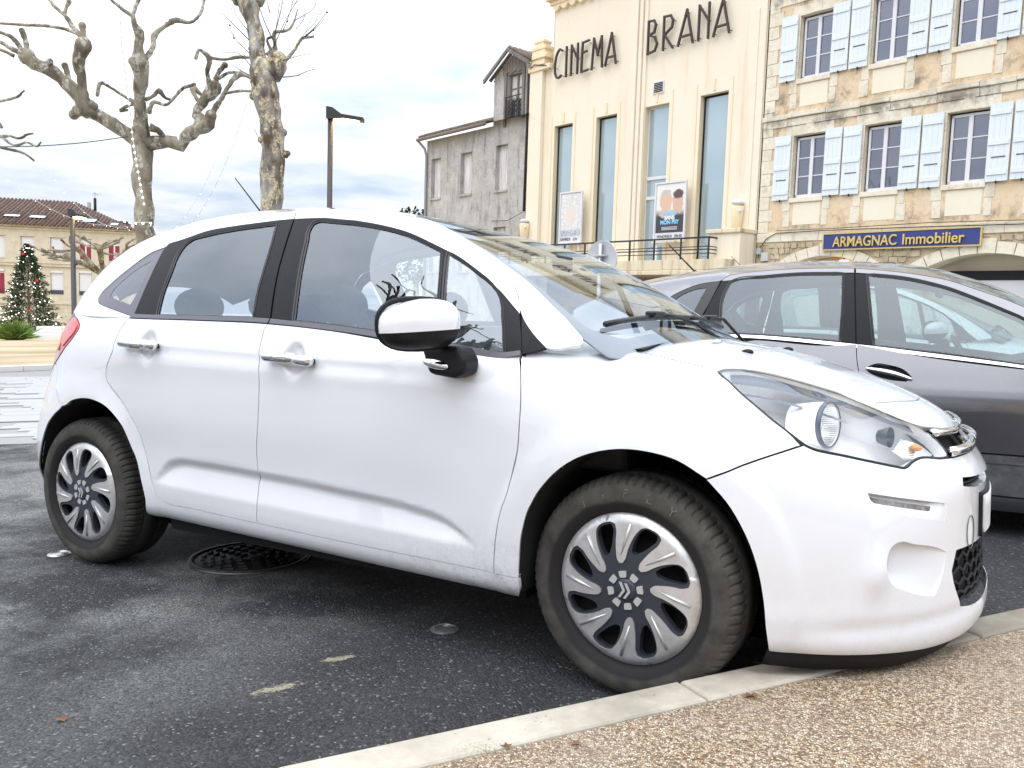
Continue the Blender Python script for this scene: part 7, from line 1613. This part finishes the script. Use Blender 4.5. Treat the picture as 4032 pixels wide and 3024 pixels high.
# back of a round traffic sign
M_GALV = flat('galvanised', (.55, .56, .58), .35, .6)
ts = empty('road_sign', Matrix.Translation((1.36, 13.6, gz(1.36, 13.6))) @ Matrix.Rotation(R(-42), 4, 'Z')); tag(ts, 'grey back of a round road sign on its post between the cars', 'road sign'); zc_ = 1.86-gz(1.36, 13.6)
b = MB(); b.lathe([(0, 0), (.285, 0), (.30, -.012), (.30, .012), (.285, .018), (0, .018)], 40, 'y', (0, .05, zc_)); b.build('disc', flat('sign_back', (.60, .61, .63), .45, .2), ts)
b = MB(); b.tube([(0, 0, -.1), (0, 0, zc_+.24)], .032, 14); b.build('post', M_GALV, ts)
for dz in (-.2, .05): bx('clamp', (-.12, -.045, zc_+dz-.012), (.12, .04, zc_+dz+.012), M_GALV, ts, .004)
# Christmas tree on the square
def conifer(base, h_, r_, seed):
    t = empty('christmas_tree', Matrix.Translation(base)); tag(t, 'tall decorated Christmas tree with white lights and red baubles', 'Christmas tree'); rd = random.Random(seed)
    b = MB(); b.tube([(0, 0, 0), (0, 0, h_*.97)], [.14, .02], 8); b.build('trunk', M_BARK1, t)
    b = MB()
    for i in range(9500):
        z = h_*(rd.random()**1.5)*.99; rr = r_*(1-z/h_)**.85*(.75+.35*math.sin(z*5.5)**2)+.05; a = rd.uniform(0, 6.283); q = rr*math.sqrt(rd.uniform(.05, 1))*rd.uniform(.8, 1.18)
        p = Vector((q*math.cos(a), q*math.sin(a), z+.15)); d = Vector((math.cos(a), math.sin(a), rd.uniform(-.5, .35))).normalized()*rd.uniform(.12, .26); s_ = Vector((-math.sin(a), math.cos(a), rd.uniform(-.3, .3)))*.035
        b.add([p-s_, p+d, p+s_], [(0, 1, 2)]); s2 = Vector((0, 0, .035)); b.add([p-s2, p+d*.9, p+s2], [(0, 1, 2)])
    m = NT('fir_needles'); m.set(Base_Color=m.mix(m.noise(3, 4), (.03, .055, .025), (.085, .13, .06)), Roughness=.7); o = b.build('crown', m.m, t); o['kind'] = 'stuff'
    bb = MB(); bb.ball((0, 0, 0), .035, 6, 5); me = bb.build('light', M_BULB, t)
    for i in range(120):
        z = h_*(rd.random()**1.2)*.97; rr = r_*(1-z/h_)**.85*(.75+.35*math.sin(z*5.5)**2)+.10; a = rd.uniform(math.pi*.9, math.pi*2.1); o = me if i == 0 else link('light', me.data, t); o.location = (rr*math.cos(a), rr*math.sin(a), z+.15)
    M_BAUB = NT('red_bauble').set(Base_Color=(.55, .01, .012, 1), Roughness=.12).m
    bb = MB(); bb.ball((0, 0, 0), .10, 14, 10); me = bb.build('bauble', M_BAUB, t)
    for i, (fx, fz) in enumerate(((-.1, .90), (.85, .62), (.55, .31))):
        z = h_*fz; rr = r_*(1-fz)**.85+.12; x = fx*rr; o = me if i == 0 else link('bauble', me.data, t); o.location = (x, -math.sqrt(max(.01, rr*rr-x*x)), z)
conifer((-34.3, 59, gz(-34.3, 59)), 6.5, 2.15, 4)
bs_ = empty('evergreen_shrub', Matrix.Translation((-27.3, 45.6, gz(-27.3, 45.6)))); tag(bs_, 'bright green spiky shrub at the foot of the Christmas tree', 'shrub'); rd = random.Random(9); b = MB()
for i in range(500):
    a = rd.uniform(0, 6.28); el = rd.uniform(.1, 1.4); d = Vector((math.cos(a)*math.cos(el), math.sin(a)*math.cos(el), math.sin(el)))*rd.uniform(.7, 1.35); s_ = Vector((-math.sin(a), math.cos(a), 0))*.03; p = Vector((rd.uniform(-.3, .3), rd.uniform(-.3, .3), .1)); b.add([p-s_, p+d*.6+Vector((0, 0, .1))+s_, p+d, p+d*.6-s_], [(0, 1, 2, 3)])
o = b.build('leaves', NT('fresh_green').set(Base_Color=(.16, .24, .05, 1), Roughness=.6).m, bs_); o['kind'] = 'stuff'
b = MB(); b.tube([(0, 0, 0), (0, 0, .4)], .06, 8); b.build('stem', M_BARK1, bs_)
wb = empty('white_plinth', Matrix.Translation((-27.9, 50, gz(-27.9, 50)))); tag(wb, 'low white stepped plinth beside the Christmas tree', 'plinth'); bx('lower_step', (-1.3, -.5, 0), (1.0, .5, .45), M_FRAME, wb, .05); bx('upper_step', (-.55, -.4, .45), (1.0, .4, .85), M_FRAME, wb, .05)
# pollarded tree in front of the far house
def pollard(base, h_, spread, seed, label):
    rd = random.Random(seed); limbs = [[(0, 0, 0, .22), (.02, 0, h_*.35, .2), (0, 0, h_*.62, .22)]]
    for k in range(9):
        a = 2*math.pi*k/9+rd.uniform(-.2, .2); r0 = spread*rd.uniform(.45, .62); p1 = (r0*math.cos(a), r0*math.sin(a)*.7, h_*rd.uniform(.70, .82)); limbs.append([(0, 0, h_*.6, .13), (p1[0]*.5, p1[1]*.5, h_*.68, .11), (*p1, .13)])
        for j in range(5):
            a2 = a+rd.uniform(-.8, .8); r1 = spread*rd.uniform(.35, .6); q1 = (p1[0]+r1*.5*math.cos(a2), p1[1]+r1*.5*math.sin(a2)*.7, p1[2]+rd.uniform(-.1, .35)); q2 = (p1[0]+r1*math.cos(a2+.3), p1[1]+r1*math.sin(a2+.3)*.7, q1[2]+rd.uniform(-.05, .4)); limbs.append([(*p1, .06), (*q1, .045), (*q2, .055)])
    plane_tree('plane_tree', base, limbs, M_BARK1, label, seed+50)
pollard((-19.6, 40, gz(-19.6, 40)), 5.6, 2.9, 6, 'low knobbly pollard with many twisted branches before the far house')
# small distant evergreen behind the grey house
fe = empty('distant_tree', Matrix.Translation((-7.3, 62, gz(-7.3, 62)))); tag(fe, 'dark green treetop just showing above the car roof beside the grey house', 'tree'); rd = random.Random(3); b = MB()
for i in range(900):
    a = rd.uniform(0, 6.28); r = 2.2*math.sqrt(rd.random()); z = 4.2+5.4*rd.random(); r *= (1-abs(z-7.0)/4.2)**.5 if abs(z-7) < 4.2 else 0; p = Vector((r*math.cos(a), r*math.sin(a), z)); s_ = Vector((rd.uniform(-1, 1), rd.uniform(-1, 1), rd.uniform(-1, 1)))*.22; u_ = Vector((rd.uniform(-1, 1), rd.uniform(-1, 1), rd.uniform(-1, 1)))*.22; b.add([p, p+s_, p+s_+u_, p+u_], [(0, 1, 2, 3)])
o = b.build('crown', NT('dark_foliage').set(Base_Color=(.03, .05, .02, 1), Roughness=.8).m, fe); o['kind'] = 'stuff'; b = MB(); b.tube([(0, 0, 0), (0, 0, 5)], .2, 8); b.build('trunk', M_BARK1, fe)

# ============================================================ what stands around the camera and shows in glass and paint
# raised lettering on the near front tyre's side wall
tyre_o = [c for c in wf.children if c.name.startswith('tyre')][0]
for i_, ch in enumerate('JIFLY'):
    me = text_mesh(ch, .034, .0012); xs2 = [v.co.x for v in me.vertices]; cx2 = (min(xs2)+max(xs2))/2; a2 = R(124-15*i_)
    for v in me.vertices:
        X_, Y_, Z_ = v.co.x-cx2, v.co.y, v.co.z; rr2 = .2545+Y_; v.co = (rr2*math.cos(a2)+X_*math.sin(a2), -.0312+.6*max(0, rr2-.27)-Z_, rr2*math.sin(a2)-X_*math.cos(a2))
    me.name = 'tyre_letter'; me.materials.append(flat('dusty_rubber%d' % i_, (.13, .12, .10), .9)); link('tyre_letter', me, tyre_o)
OT = copy_tree(tr1); OT.matrix_world = Matrix.Translation((-6.2, .4, gz(-6.2, .4))) @ Matrix.Rotation(R(75), 4, 'Z') @ Matrix.Diagonal((.66, .60, .95, 1)); OT['label'] = 'plane tree left of the camera mirrored in the car windows'
WC2 = copy_tree(WC); WC2.matrix_world = CAR @ Matrix.Translation((.95, 5.35, 0)); tag(WC2, 'third car, white, glimpsed through the silver people carrier\'s windows', 'car')
RH = empty('terrace_house', Matrix.Translation((0, -26, gz(0, -26)))); tag(RH, 'pale terrace front across the square behind the camera, mirrored in the paint', 'building')
M_TER = wall_mat('terrace_render', (.40, .37, .32), (.50, .47, .41), (.28, .25, .21))
wl_ = [rect(-30+3.2*k, -28.9+3.2*k, z0, z0+1.8) for k in range(19) for z0 in (1.2, 4.6)]
fo = facade('front_wall', rect(-32, 32, -1, 8), wl_, M_TER, RH, 0, .2)
for k, q in enumerate(wl_): obj('window', [(q[0][0], -.15 if False else .15, q[0][1]), (q[1][0], .15, q[1][1]), (q[2][0], .15, q[2][1]), (q[3][0], .15, q[3][1])], [(0, 1, 2, 3)], M_PANE, RH)
bx('body', (-32, -8, -1), (32, -.3, 7.9), M_TER, RH); obj('roof', [(-33, .6, 7.9), (33, .6, 7.9), (33, -5, 10.2), (-33, -5, 10.2)], [(0, 1, 2, 3)], M_BRT, RH)
